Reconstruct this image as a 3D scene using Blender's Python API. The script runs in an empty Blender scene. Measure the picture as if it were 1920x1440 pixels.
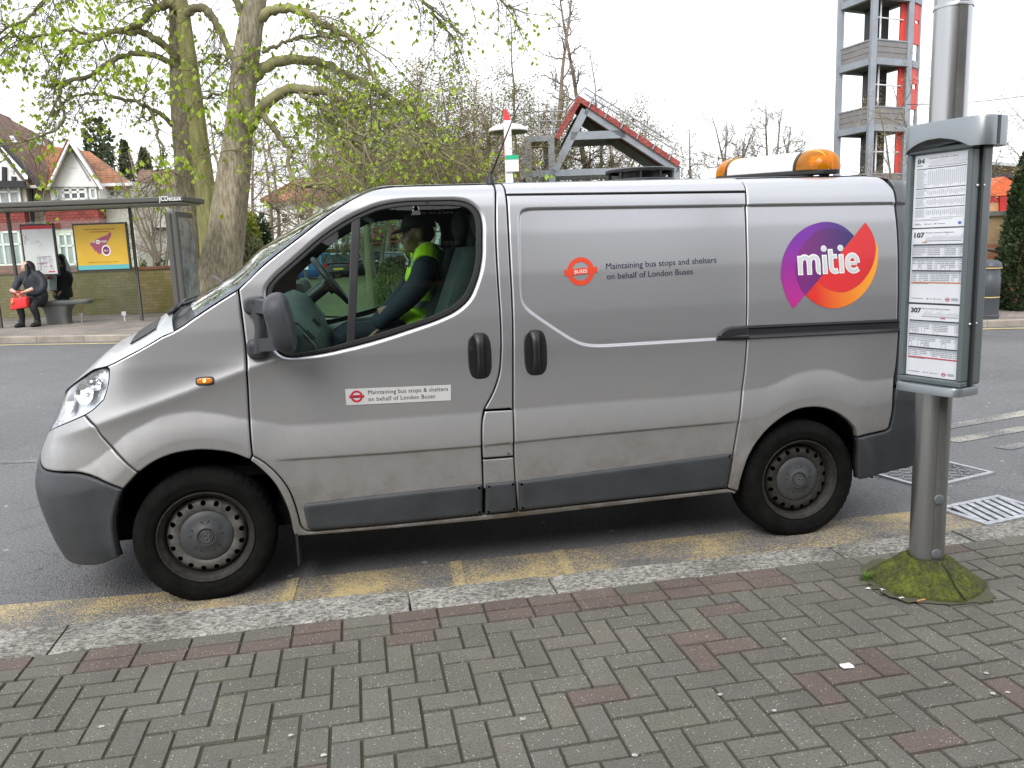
import bpy, bmesh, math, random
import numpy as np
from mathutils import Vector, Matrix, geometry
rad = math.radians
scene = bpy.context.scene
COL = scene.collection
# ------------------------------------------------------------------ camera
CAM = np.array([0.770, -3.944, 1.630]); FPX = 1529.4
YAW, PITCH, ROLL = -0.18658, -0.16598, -0.03700

def cam_axes():
    cy, sy, cp, sp, cr, sr = math.cos(YAW), math.sin(YAW), math.cos(PITCH), math.sin(PITCH), math.cos(ROLL), math.sin(ROLL)
    f = np.array([-sy*cp, cy*cp, sp]); r0 = np.array([cy, sy, 0.]); u0 = np.cross(r0, f)
    return r0*cr + u0*sr, -r0*sr + u0*cr, f
CR, CU, CF = cam_axes()
cam = bpy.data.cameras.new('camera'); cam_o = bpy.data.objects.new('camera', cam); COL.objects.link(cam_o)
cam.sensor_width = 36; cam.lens = 36*FPX/1920; cam.clip_start = .05; cam.clip_end = 2000
M = Matrix.Identity(4)
for i in range(3):
    M[i][0], M[i][1], M[i][2], M[i][3] = CR[i], CU[i], -CF[i], CAM[i]
cam_o.matrix_world = M
scene.camera = cam_o
# ------------------------------------------------------------------ light
SUN_EL, SUN_AZ = rad(44), rad(-148)            # azimuth measured from +Y (away from the camera) towards +X
SUN_POWER, SUN_ANGLE, SKY_POWER, EXPOSURE = 1.1, rad(28), .11, .93
scene.view_settings.view_transform = 'Standard'; scene.view_settings.look = 'None'
scene.view_settings.exposure = EXPOSURE; scene.view_settings.gamma = 1
w = bpy.data.worlds.new('World'); scene.world = w; w.use_nodes = True
nt = w.node_tree; N = nt.nodes; N.clear()
out = N.new('ShaderNodeOutputWorld'); bg = N.new('ShaderNodeBackground'); sky = N.new('ShaderNodeTexSky')
sky.sky_type = 'NISHITA'; sky.sun_disc = False; sky.sun_elevation = SUN_EL; sky.sun_rotation = SUN_AZ
sky.air_density = 1.2; sky.dust_density = 3.0; sky.ozone_density = 1.0
tc = N.new('ShaderNodeTexCoord'); nz = N.new('ShaderNodeTexNoise'); nz.inputs['Scale'].default_value = 2.2; nz.inputs['Detail'].default_value = 5
mp = N.new('ShaderNodeMapping'); mp.inputs['Scale'].default_value = (1, 1, 2.6)
rmp = N.new('ShaderNodeMapRange'); rmp.inputs['From Min'].default_value = .28; rmp.inputs['From Max'].default_value = .62; rmp.inputs['To Min'].default_value = .40; rmp.inputs['To Max'].default_value = 1.0
mx = N.new('ShaderNodeMix'); mx.data_type = 'RGBA'; mx.inputs[7].default_value = (9.8, 10.0, 10.4, 1)
nt.links.new(tc.outputs['Generated'], mp.inputs['Vector']); nt.links.new(mp.outputs['Vector'], nz.inputs['Vector'])
nt.links.new(nz.outputs['Fac'], rmp.inputs['Value']); nt.links.new(rmp.outputs['Result'], mx.inputs[0])
nt.links.new(sky.outputs['Color'], mx.inputs[6]); nt.links.new(mx.outputs[2], bg.inputs['Color'])
bg.inputs['Strength'].default_value = SKY_POWER; nt.links.new(bg.outputs['Background'], out.inputs['Surface'])
sl = bpy.data.lights.new('sun', 'SUN'); sl.energy = SUN_POWER; sl.angle = SUN_ANGLE; sl.color = (1, .97, .93)
so = bpy.data.objects.new('sun', sl); COL.objects.link(so)
sd = Vector((math.sin(SUN_AZ)*math.cos(SUN_EL), math.cos(SUN_AZ)*math.cos(SUN_EL), math.sin(SUN_EL)))
so.rotation_euler = sd.to_track_quat('Z', 'Y').to_euler(); so.location = sd*60
scene.cycles.max_bounces = 10; scene.cycles.transparent_max_bounces = 24; scene.cycles.caustics_reflective = False; scene.cycles.caustics_refractive = False
random.seed(7); np.random.seed(7)
# ------------------------------------------------------------------ helpers
def ray(px, py):
    return (px-960)/FPX*CR - (py-720)/FPX*CU + CF
def at_y(px, py, Y):
    d = ray(px, py); return CAM + d*(Y-CAM[1])/d[1]
def at_z(px, py, Z):
    d = ray(px, py); return CAM + d*(Z-CAM[2])/d[2]
FWD = np.array([-math.sin(YAW), math.cos(YAW), 0.]); RGT = np.array([math.cos(YAW), math.sin(YAW), 0.])
def far(px, py, d):
    """point seen at a pixel of the 1920x1440 photo, d metres ahead of the camera (horizontal distance)"""
    v = ray(px, py); return CAM + v*d/(v@FWD)
def fw(a, d, z):
    return np.array([CAM[0], CAM[1], 0.]) + RGT*a + FWD*d + np.array([0, 0, z])
def fa(px, py, d):
    """the same as (sideways, height)"""
    p = far(px, py, d); return float((p-CAM)@RGT), float(p[2])

class MB:
    def __init__(s): s.v = []; s.f = []; s.n = 0; s.m = []
    def add(s, V, F, mi=0):
        V = np.asarray(V, float).reshape(-1, 3); s.v.append(V)
        s.f += [tuple(int(i)+s.n for i in f) for f in F]; s.m += [mi]*len(F); s.n += len(V); return s
    def box(s, c, d, rz=0, mi=0, R=None):
        x, y, z = np.array(d)/2.; V = np.array([[-x,-y,-z],[x,-y,-z],[x,y,-z],[-x,y,-z],[-x,-y,z],[x,-y,z],[x,y,z],[-x,y,z]])
        if rz: V = V @ np.array([[math.cos(rz), math.sin(rz), 0], [-math.sin(rz), math.cos(rz), 0], [0, 0, 1]])
        if R is not None: V = V @ np.asarray(R).T
        return s.add(V+np.array(c), [(0,3,2,1),(4,5,6,7),(0,1,5,4),(1,2,6,5),(2,3,7,6),(3,0,4,7)], mi)
    def beam(s, a, b, w, h=None, up=(0,0,1), mi=0):
        a = np.array(a, float); b = np.array(b, float); h = h or w; t = b-a; L = np.linalg.norm(t); t /= L
        up = np.array(up, float)
        if abs(t@up) > .99: up = np.array([0, 1., 0])
        x = np.cross(t, up); x /= np.linalg.norm(x); y = np.cross(x, t)
        return s.box((a+b)/2, (w, L, h), mi=mi, R=np.stack([x, t, y], 1))
    def tube(s, P, r, n=8, cap=True, mi=0):
        P = np.asarray(P, float); k = len(P); r = np.broadcast_to(np.asarray(r, float), (k,))
        T = np.gradient(P, axis=0); T /= np.linalg.norm(T, axis=1)[:, None]+1e-12
        up = np.array([0, 0, 1.]) if abs(T[0][2]) < .9 else np.array([1., 0, 0])
        V = []
        for i in range(k):
            x = np.cross(T[i], up); x /= np.linalg.norm(x)+1e-12; y = np.cross(x, T[i]); up = y
            a = np.arange(n)*2*np.pi/n
            V.append(P[i]+r[i]*(np.cos(a)[:, None]*x+np.sin(a)[:, None]*y))
        F = [(i*n+j, i*n+(j+1) % n, (i+1)*n+(j+1) % n, (i+1)*n+j) for i in range(k-1) for j in range(n)]
        if cap: F += [tuple(range(n))[::-1], tuple((k-1)*n+j for j in range(n))]
        return s.add(np.concatenate(V), F, mi)
    def lathe(s, prof, n=48, o=(0,0,0), axis='z', mi=0, a0=0, a1=2*np.pi):
        full = abs(a1-a0-2*np.pi) < 1e-6; m = n if full else n+1
        a = a0+(a1-a0)*np.arange(m)/n; V = []
        for r, h in prof:
            c, q = r*np.cos(a), r*np.sin(a); z = np.full(m, h)
            V.append(np.stack([c, q, z] if axis == 'z' else ([c, z, q] if axis == 'y' else [z, c, q]), 1))
        F = []
        for i in range(len(prof)-1):
            for j in range(n):
                q = (i*m+j, i*m+(j+1) % m, (i+1)*m+(j+1) % m, (i+1)*m+j); F.append(q if axis != 'y' else q[::-1])
        return s.add(np.concatenate(V)+np.array(o), F, mi)
    def grid(s, P, mi=0, flip=False, close=False):
        P = np.asarray(P, float); a, b = P.shape[:2]; F = []
        for i in range(a-1):
            for j in range(b if close else b-1):
                q = (i*b+j, i*b+(j+1) % b, (i+1)*b+(j+1) % b, (i+1)*b+j); F.append(q[::-1] if flip else q)
        return s.add(P.reshape(-1, 3), F, mi)
    def prism(s, poly, z0, z1, mi=0, M=None):
        n = len(poly); P = np.array([(x, y, z0) for x, y in poly]+[(x, y, z1) for x, y in poly], float)
        if M is not None: P = P @ np.asarray(M)[:3, :3].T + np.asarray(M)[:3, 3]
        return s.add(P, [tuple(range(n))[::-1], tuple(range(n, 2*n))]+[(i, (i+1) % n, n+(i+1) % n, n+i) for i in range(n)], mi)
    def build(s, name, mats, parent=None, smooth=False, loc=None, rz=0, angle=None):
        me = bpy.data.meshes.new(name); V = np.concatenate(s.v) if s.v else np.zeros((0, 3))
        me.from_pydata(V.tolist(), [], s.f)
        mats = mats if isinstance(mats, (list, tuple)) else [mats]
        for m in mats: me.materials.append(m)
        if len(mats) > 1: me.polygons.foreach_set('material_index', s.m)
        if smooth: me.polygons.foreach_set('use_smooth', [True]*len(me.polygons))
        me.update()
        if angle is not None: sharp(me, angle)
        o = bpy.data.objects.new(name, me); COL.objects.link(o)
        if parent: o.parent = parent
        if loc is not None: o.location = loc
        if rz: o.rotation_euler[2] = rz
        return o
def sharp(me, deg):
    bm = bmesh.new(); bm.from_mesh(me); bmesh.ops.remove_doubles(bm, verts=bm.verts, dist=1e-5); a = rad(deg)
    bmesh.ops.recalc_face_normals(bm, faces=bm.faces)
    for e in bm.edges: e.smooth = not (len(e.link_faces) == 2 and e.calc_face_angle(0) > a)
    for f in bm.faces: f.smooth = True
    bm.to_mesh(me); bm.free()
def bevel(o, w, seg=2, ang=35):
    m = o.modifiers.new('bevel', 'BEVEL'); m.width = w; m.segments = seg; m.limit_method = 'ANGLE'; m.angle_limit = rad(ang); m.harden_normals = False
    return o
def empty(name, loc=(0,0,0), rz=0, parent=None):
    o = bpy.data.objects.new(name, None); COL.objects.link(o); o.location = loc; o.rotation_euler = (0, 0, rz); o.empty_display_size = .2
    if parent: o.parent = parent
    return o
def tag(o, label, cat, group=None):
    o['label'] = label; o['category'] = cat
    if group: o['group'] = group
    return o
def struct(o, kind='structure'):
    o['kind'] = kind; return o
def text_mesh(txt, size, name, mat, parent=None, bold=0., align='LEFT', fn=None, space=1., shear=0., res=3, xs=1., thick=0.):
    """lettering as a mesh in its local X (right) / Y (up) plane, then mapped by fn(x, y) -> 3D"""
    cu = bpy.data.curves.new(name, 'FONT'); cu.body = txt; cu.size = size; cu.offset = bold*size; cu.align_x = align; cu.space_character = space; cu.shear = shear; cu.resolution_u = res
    cu.extrude = thick; cu.fill_mode = 'FRONT' if thick == 0 else 'BOTH'
    o = bpy.data.objects.new(name, cu); COL.objects.link(o)
    me = bpy.data.meshes.new_from_object(o); bpy.data.objects.remove(o); bpy.data.curves.remove(cu); me.name = name
    n = len(me.vertices); co = np.empty(n*3); me.vertices.foreach_get('co', co); co = co.reshape(-1, 3); co[:, 0] *= xs
    if fn is not None: co = fn(co[:, 0], co[:, 1], co[:, 2])
    me.vertices.foreach_set('co', np.ascontiguousarray(co).ravel()); me.materials.clear(); me.materials.append(mat); me.update()
    ob = bpy.data.objects.new(name, me); COL.objects.link(ob)
    if parent: ob.parent = parent
    return ob

# ---- materials
def _n(nt, t, **kw):
    n = nt.nodes.new(t)
    for k, v in kw.items():
        if k in n.inputs: n.inputs[k].default_value = v
        else: setattr(n, k, v)
    return n
def mat(name, col, rough=.5, metal=0., spec=.5, coat=0., bump=0., bscale=60., var=0., vscale=6., col2=None, emit=None, trans=0., ior=1.45, alpha=1., vary_rough=0., coord='Object', detail=6, stretch=None):
    m = bpy.data.materials.new(name); m.use_nodes = True; nt = m.node_tree; b = nt.nodes['Principled BSDF']
    b.inputs['Base Color'].default_value = (*col, 1); b.inputs['Roughness'].default_value = rough; b.inputs['Metallic'].default_value = metal
    b.inputs['Specular IOR Level'].default_value = spec; b.inputs['Coat Weight'].default_value = coat; b.inputs['Transmission Weight'].default_value = trans
    b.inputs['IOR'].default_value = ior; b.inputs['Alpha'].default_value = alpha
    if coat: b.inputs['Coat Roughness'].default_value = .08
    if emit: b.inputs['Emission Color'].default_value = (*emit[0], 1); b.inputs['Emission Strength'].default_value = emit[1]
    L = nt.links; vec = None
    if var or bump or col2:
        tcn = _n(nt, 'ShaderNodeTexCoord'); vec = tcn.outputs[coord]
        if stretch:
            mpn = _n(nt, 'ShaderNodeMapping'); mpn.inputs['Scale'].default_value = stretch; L.new(vec, mpn.inputs['Vector']); vec = mpn.outputs['Vector']
    if var or col2:
        nz = _n(nt, 'ShaderNodeTexNoise', Scale=vscale, Detail=detail, Roughness=.6); L.new(vec, nz.inputs['Vector'])
        c2 = col2 or tuple(c*(1-var) for c in col); c1 = col if col2 else tuple(min(1, c*(1+var)) for c in col)
        r = _n(nt, 'ShaderNodeValToRGB'); r.color_ramp.elements[0].position = .35; r.color_ramp.elements[1].position = .65
        r.color_ramp.elements[0].color = (*c2, 1); r.color_ramp.elements[1].color = (*c1, 1)
        L.new(nz.outputs['Fac'], r.inputs['Fac']); L.new(r.outputs['Color'], b.inputs['Base Color'])
    if bump:
        nb = _n(nt, 'ShaderNodeTexNoise', Scale=bscale, Detail=5); L.new(vec, nb.inputs['Vector'])
        bp = _n(nt, 'ShaderNodeBump', Strength=bump, Distance=.01); L.new(nb.outputs['Fac'], bp.inputs['Height']); L.new(bp.outputs['Normal'], b.inputs['Normal'])
    return m
def glass_mat(name, tint=(.8, .9, .85), refl=1.0, rough=.02):
    """thin pane: tinted see-through with a Fresnel mirror layer"""
    m = bpy.data.materials.new(name); m.use_nodes = True; nt = m.node_tree; nt.nodes.clear()
    o = _n(nt, 'ShaderNodeOutputMaterial'); t = _n(nt, 'ShaderNodeBsdfTransparent'); t.inputs['Color'].default_value = (*tint, 1)
    g = _n(nt, 'ShaderNodeBsdfGlossy'); g.inputs['Roughness'].default_value = rough
    f = _n(nt, 'ShaderNodeFresnel'); ge = _n(nt, 'ShaderNodeNewGeometry')
    io = _n(nt, 'ShaderNodeMapRange'); io.inputs['To Min'].default_value = 1.5; io.inputs['To Max'].default_value = 1/1.5; nt.links.new(ge.outputs['Backfacing'], io.inputs['Value']); nt.links.new(io.outputs[0], f.inputs['IOR'])
    mu = _n(nt, 'ShaderNodeMath'); mu.operation = 'MULTIPLY'; mu.inputs[1].default_value = refl; mu.use_clamp = True
    x = _n(nt, 'ShaderNodeMixShader'); nt.links.new(f.outputs[0], mu.inputs[0]); nt.links.new(mu.outputs[0], x.inputs[0])
    nt.links.new(t.outputs[0], x.inputs[1]); nt.links.new(g.outputs[0], x.inputs[2]); nt.links.new(x.outputs[0], o.inputs[0])
    return m
def attr_mat(name, rough=.85, bump=.3, bscale=120., speck=0., moss=0., spec=.3):
    """base colour from the mesh's own colour attribute with fine grain"""
    m = bpy.data.materials.new(name); m.use_nodes = True; nt = m.node_tree; b = nt.nodes['Principled BSDF']; L = nt.links
    b.inputs['Roughness'].default_value = rough; b.inputs['Specular IOR Level'].default_value = spec
    a = _n(nt, 'ShaderNodeVertexColor'); a.layer_name = 'Col'
    tcn = _n(nt, 'ShaderNodeTexCoord'); nz = _n(nt, 'ShaderNodeTexNoise', Scale=bscale, Detail=4, Roughness=.7); L.new(tcn.outputs['Object'], nz.inputs['Vector'])
    r = _n(nt, 'ShaderNodeValToRGB'); e = r.color_ramp.elements; e[0].position = .3; e[0].color = (.55, .55, .55, 1); e[1].position = .7; e[1].color = (1.35, 1.35, 1.33, 1)
    L.new(nz.outputs['Fac'], r.inputs['Fac'])
    x = _n(nt, 'ShaderNodeMix', data_type='RGBA', blend_type='MULTIPLY'); x.inputs[0].default_value = 1
    L.new(a.outputs['Color'], x.inputs[6]); L.new(r.outputs['Color'], x.inputs[7]); last = x.outputs[2]
    if speck:
        v = _n(nt, 'ShaderNodeTexVoronoi', Scale=speck); L.new(tcn.outputs['Object'], v.inputs['Vector'])
        c = _n(nt, 'ShaderNodeMath'); c.operation = 'LESS_THAN'; c.inputs[1].default_value = .17; L.new(v.outputs['Distance'], c.inputs[0])
        sep = _n(nt, 'ShaderNodeSeparateColor'); L.new(v.outputs['Color'], sep.inputs['Color'])
        c2 = _n(nt, 'ShaderNodeMath'); c2.operation = 'GREATER_THAN'; c2.inputs[1].default_value = .72; L.new(sep.outputs[0], c2.inputs[0])
        mu = _n(nt, 'ShaderNodeMath'); mu.operation = 'MULTIPLY'; L.new(c.outputs[0], mu.inputs[0]); L.new(c2.outputs[0], mu.inputs[1])
        y = _n(nt, 'ShaderNodeMix', data_type='RGBA'); L.new(mu.outputs[0], y.inputs[0]); L.new(last, y.inputs[6]); y.inputs[7].default_value = (.5, .47, .36, 1); last = y.outputs[2]
    bn = _n(nt, 'ShaderNodeTexNoise', Scale=1.7, Detail=7, Roughness=.7); L.new(tcn.outputs['Object'], bn.inputs['Vector'])
    br = _n(nt, 'ShaderNodeValToRGB'); e = br.color_ramp.elements; e[0].position = .34; e[0].color = (.86, .855, .84, 1); e[1].position = .60; e[1].color = (1.08, 1.08, 1.07, 1); L.new(bn.outputs['Fac'], br.inputs['Fac'])
    bm_x = _n(nt, 'ShaderNodeMix', data_type='RGBA', blend_type='MULTIPLY'); bm_x.inputs[0].default_value = 1; L.new(last, bm_x.inputs[6]); L.new(br.outputs[0], bm_x.inputs[7]); last = bm_x.outputs[2]
    L.new(last, b.inputs['Base Color'])
    bp = _n(nt, 'ShaderNodeBump', Strength=bump, Distance=.004); L.new(nz.outputs['Fac'], bp.inputs['Height']); L.new(bp.outputs['Normal'], b.inputs['Normal'])
    return m
def set_cols(o, cols):
    """per-face colours -> colour attribute on corners"""
    me = o.data; a = me.color_attributes.new('Col', 'FLOAT_COLOR', 'CORNER'); n = len(me.polygons)
    tot = np.empty(n, int); me.polygons.foreach_get('loop_total', tot)
    c = np.concatenate([np.asarray(cols, float), np.ones((n, 1))], 1); a.data.foreach_set('color', np.repeat(c, tot, axis=0).ravel())

MAT = {}
MAT['black'] = mat('black_plastic', (.018, .018, .02), .45)
MAT['rubber'] = mat('black_rubber', (.012, .012, .013), .6)
MAT['dark'] = mat('dark_void', (.006, .006, .006), .95, spec=.1)
MAT['chrome'] = mat('bare_metal', (.6, .6, .62), .25, metal=1)
MAT['white'] = mat('white_paint', (.78, .78, .76), .5, var=.06, vscale=2)
MAT['red'] = mat('red_paint', (.55, .03, .03), .5)
MAT['ink'] = mat('black_ink', (.02, .022, .035), .6)
def text_fit(txt, width, cap, name, mat_, parent, fn, bold=0., space=1., shear=0.):
    """lettering scaled so that it is `width` wide with capitals `cap` high, placed by fn(x, y, t)"""
    def g(x, y, z):
        x = (x-x.min())*width/(x.max()-x.min()); y = y*cap/.729
        return fn(x, y, np.zeros(len(x)))
    return text_mesh(txt, 1., name, mat_, parent, bold=bold, fn=g, space=space, shear=shear)
def remesh(b, name, mat_, parent=None, vox=.012, smooth=3, loc=None):
    """joins overlapping tubes into one continuous skin"""
    o = b.build(name, mat_, None); m = o.modifiers.new('r', 'REMESH'); m.mode = 'VOXEL'; m.voxel_size = vox; m.use_smooth_shade = True
    if smooth: k = o.modifiers.new('s', 'SMOOTH'); k.iterations = smooth; k.factor = .5
    dg = bpy.context.evaluated_depsgraph_get(); dg.update(); me = bpy.data.meshes.new_from_object(o.evaluated_get(dg)); me.name = name
    bpy.data.objects.remove(o); q = bpy.data.objects.new(name, me); COL.objects.link(q)
    me.polygons.foreach_set('use_smooth', [True]*len(me.polygons))
    if parent: q.parent = parent
    if loc is not None: q.location = loc
    return q
def ball(b, c, r, n=16, mi=0):
    r = np.broadcast_to(np.asarray(r, float), 3); t = np.linspace(0, np.pi, n); prof = [(max(1e-4, math.sin(a)), -math.cos(a)) for a in t]
    q = MB(); q.lathe(prof, n*2); return b.add(np.concatenate(q.v)*r+np.array(c), q.f, mi)
def bez(P, n=24):
    """smooth curve through points"""
    P = np.asarray(P, float); k = len(P); o = []
    Q = np.vstack([2*P[0]-P[1], P, 2*P[-1]-P[-2]])
    for i in range(k-1):
        a, b_, c, d = Q[i:i+4]; t = np.linspace(0, 1, 24, endpoint=(i == k-2))[:, None]
        o.append(.5*((2*b_)+(-a+c)*t+(2*a-5*b_+4*c-d)*t*t+(-a+3*b_-3*c+d)*t**3))
    o = np.vstack(o); s = np.concatenate([[0], np.cumsum(np.linalg.norm(np.diff(o, axis=0), axis=1))]); q = np.linspace(0, s[-1], n)
    return np.stack([np.interp(q, s, o[:, j]) for j in range(3)], 1)
# ------------------------------------------------------------------ ground
def ground_h(x, y):
    """the street rises slightly towards the far left and falls to the far right"""
    x = np.asarray(x, float); y = np.asarray(y, float); a = (x-CAM[0])*RGT[0]+(y-CAM[1])*RGT[1]; d = (x-CAM[0])*FWD[0]+(y-CAM[1])*FWD[1]
    t = np.clip((d-5.5)/9, 0, 1); t = t*t*(3-2*t); return t*(.20-.27*np.clip((a+10)/18, 0, 1))
def asphalt(name, yellow=False):
    m = bpy.data.materials.new(name); m.use_nodes = True; nt = m.node_tree; b = nt.nodes['Principled BSDF']; L = nt.links
    tcn = _n(nt, 'ShaderNodeTexCoord'); O = tcn.outputs['Object']
    big = _n(nt, 'ShaderNodeTexNoise', Scale=.35, Detail=6, Roughness=.6); L.new(O, big.inputs['Vector'])
    fine = _n(nt, 'ShaderNodeTexVoronoi', Scale=105.); L.new(O, fine.inputs['Vector'])
    mid = _n(nt, 'ShaderNodeTexNoise', Scale=55., Detail=5, Roughness=.75); L.new(O, mid.inputs['Vector'])
    r = _n(nt, 'ShaderNodeValToRGB'); e = r.color_ramp.elements; e[0].position = .30; e[0].color = (.095, .096, .100, 1); e[1].position = .70; e[1].color = (.150, .151, .154, 1); L.new(big.outputs['Fac'], r.inputs['Fac'])
    r2 = _n(nt, 'ShaderNodeValToRGB'); e = r2.color_ramp.elements; e[0].position = .30; e[0].color = (.45, .45, .45, 1); e[1].position = .68; e[1].color = (1.5, 1.5, 1.5, 1); L.new(mid.outputs['Fac'], r2.inputs['Fac'])
    x = _n(nt, 'ShaderNodeMix', data_type='RGBA', blend_type='MULTIPLY'); x.inputs[0].default_value = 1; L.new(r.outputs[0], x.inputs[6]); L.new(r2.outputs[0], x.inputs[7])
    # pale stone chips and chewing gum, thin cracks
    v = _n(nt, 'ShaderNodeTexVoronoi', Scale=5.5); L.new(O, v.inputs['Vector']); c = _n(nt, 'ShaderNodeMath', operation='LESS_THAN'); c.inputs[1].default_value = .085; L.new(v.outputs['Distance'], c.inputs[0])
    sp = _n(nt, 'ShaderNodeSeparateColor'); L.new(v.outputs['Color'], sp.inputs[0]); c2 = _n(nt, 'ShaderNodeMath', operation='GREATER_THAN'); c2.inputs[1].default_value = .62; L.new(sp.outputs[0], c2.inputs[0])
    c3 = _n(nt, 'ShaderNodeMath', operation='MULTIPLY'); L.new(c.outputs[0], c3.inputs[0]); L.new(c2.outputs[0], c3.inputs[1])
    y = _n(nt, 'ShaderNodeMix', data_type='RGBA'); L.new(c3.outputs[0], y.inputs[0]); L.new(x.outputs[2], y.inputs[6]); y.inputs[7].default_value = (.30, .30, .29, 1)
    wn = _n(nt, 'ShaderNodeTexNoise', Scale=1.4, Detail=6, Roughness=.7, Distortion=1.2); L.new(O, wn.inputs['Vector'])
    s1 = _n(nt, 'ShaderNodeMath', operation='SUBTRACT'); L.new(wn.outputs['Fac'], s1.inputs[0]); s1.inputs[1].default_value = .57; s2 = _n(nt, 'ShaderNodeMath', operation='ABSOLUTE'); L.new(s1.outputs[0], s2.inputs[0])
    s3 = _n(nt, 'ShaderNodeMath', operation='LESS_THAN'); s3.inputs[1].default_value = .0022; L.new(s2.outputs[0], s3.inputs[0])
    z = _n(nt, 'ShaderNodeMix', data_type='RGBA'); L.new(s3.outputs[0], z.inputs[0]); L.new(y.outputs[2], z.inputs[6]); z.inputs[7].default_value = (.022, .022, .022, 1)
    last = z.outputs[2]
    if yellow:
        n1 = _n(nt, 'ShaderNodeTexNoise', Scale=95., Detail=6, Roughness=.8); L.new(O, n1.inputs['Vector']); n2 = _n(nt, 'ShaderNodeTexNoise', Scale=2.2, Detail=3); L.new(O, n2.inputs['Vector'])
        a = _n(nt, 'ShaderNodeMath', operation='MULTIPLY_ADD'); L.new(n2.outputs['Fac'], a.inputs[0]); a.inputs[1].default_value = .50; a.inputs[2].default_value = -.265+yellow
        q = _n(nt, 'ShaderNodeMath', operation='ADD'); L.new(n1.outputs['Fac'], q.inputs[0]); L.new(a.outputs[0], q.inputs[1])
        mr = _n(nt, 'ShaderNodeMapRange'); mr.inputs['From Min'].default_value = .45; mr.inputs['From Max'].default_value = .58; L.new(q.outputs[0], mr.inputs['Value'])
        yy = _n(nt, 'ShaderNodeMix', data_type='RGBA'); L.new(mr.outputs[0], yy.inputs[0]); L.new(last, yy.inputs[6]); yy.inputs[7].default_value = (.47, .365, .17, 1) if yellow is not True else (.5, .34, .08, 1); last = yy.outputs[2]
    L.new(last, b.inputs['Base Color']); b.inputs['Roughness'].default_value = .72; b.inputs['Specular IOR Level'].default_value = .45
    bp = _n(nt, 'ShaderNodeBump', Strength=.65, Distance=.006); L.new(fine.outputs['Distance'], bp.inputs['Height'])
    bp2 = _n(nt, 'ShaderNodeBump', Strength=.4, Distance=.01); L.new(mid.outputs['Fac'], bp2.inputs['Height']); L.new(bp.outputs['Normal'], bp2.inputs['Normal']); L.new(bp2.outputs['Normal'], b.inputs['Normal'])
    return m
ASPH = asphalt('asphalt'); YEL = asphalt('worn_yellow_paint', -.006); WHL = asphalt('worn_white_paint', -.02)
for n in WHL.node_tree.nodes:
    if n.type == 'MIX' and abs(n.inputs[7].default_value[0]-.47) < 1e-3: n.inputs[7].default_value = (.42, .40, .33, 1)
gx = np.unique(np.concatenate([np.linspace(-420, -30, 20), np.arange(-30, 31, 1.), np.linspace(31, 420, 20)])); gy = np.unique(np.concatenate([np.linspace(-120, -8, 10), np.arange(-7, 40, 1.), np.linspace(41, 600, 22)]))
X, Y = np.meshgrid(gx, gy); b = MB(); b.grid(np.stack([X, Y, ground_h(X, Y)], -1), flip=False); struct(b.build('road', ASPH, smooth=True))
def flat(name, pts, m, dz=.004, n=24, wid=None):
    """painted strip between two edge lines laid on the road"""
    A, B = np.asarray(pts[0], float), np.asarray(pts[1], float); t = np.linspace(0, 1, n); P = []
    def at(L): s = np.linspace(0, 1, len(L)); return np.stack([np.interp(t, s, L[:, 0]), np.interp(t, s, L[:, 1])], 1)
    a, c = at(A), at(B); R = np.stack([a+(c-a)*k for k in np.linspace(0, 1, 4)], 1); Z = ground_h(R[..., 0], R[..., 1])+dz
    b = MB(); b.grid(np.concatenate([R, Z[..., None]], -1), flip=True); o = b.build(name, m); 
    if o.data.polygons[0].normal.z < 0: o.data.flip_normals()
    return struct(o)
flat('bay_line', ([(-9,.30),(-1.02,.215),(-.3,.157),(1.6,.138),(3.9,.165),(4.4,.17)], [(-9,-.32),(-1,-.30),(0,-.30),(1.6,-.34),(3.9,-.33),(4.4,-.33)]), YEL)
for px, w_ in ((555, .05), (868, .05), (1065, .05)):
    p = at_z(px, {555: 1108, 868: 1074, 1065: 1050}[px], 0); flat('bay_tick', ([(p[0]-w_, .14), (p[0]+w_*.2, .145)], [(p[0]-w_*1.4, -.3), (p[0]-w_*.3, -.3)]), asphalt('tick_paint', .05) if 'tick_paint' not in bpy.data.materials else bpy.data.materials['tick_paint'], .008)
for A, B in ((((5.5,2.0),(6.75,2.33),(7.6,2.9),(8.3,3.8)), ((5.6,1.90),(6.85,2.2),(7.75,2.78),(8.45,3.7))), (((5.25,1.60),(6.4,1.84),(7.4,2.05)), ((5.32,1.48),(6.45,1.72),(7.45,1.92))), (((5.45,1.27),(7.0,1.62)), ((5.5,1.17),(7.05,1.50)))):
    flat('road_marking', (A, B), WHL)
flat('lane_line', ([(-9, 4.4), (-2.25, 3.46), (-1.2, 3.30)], [(-9, 4.28), (-2.25, 3.36), (-1.2, 3.21)]), WHL)
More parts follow.
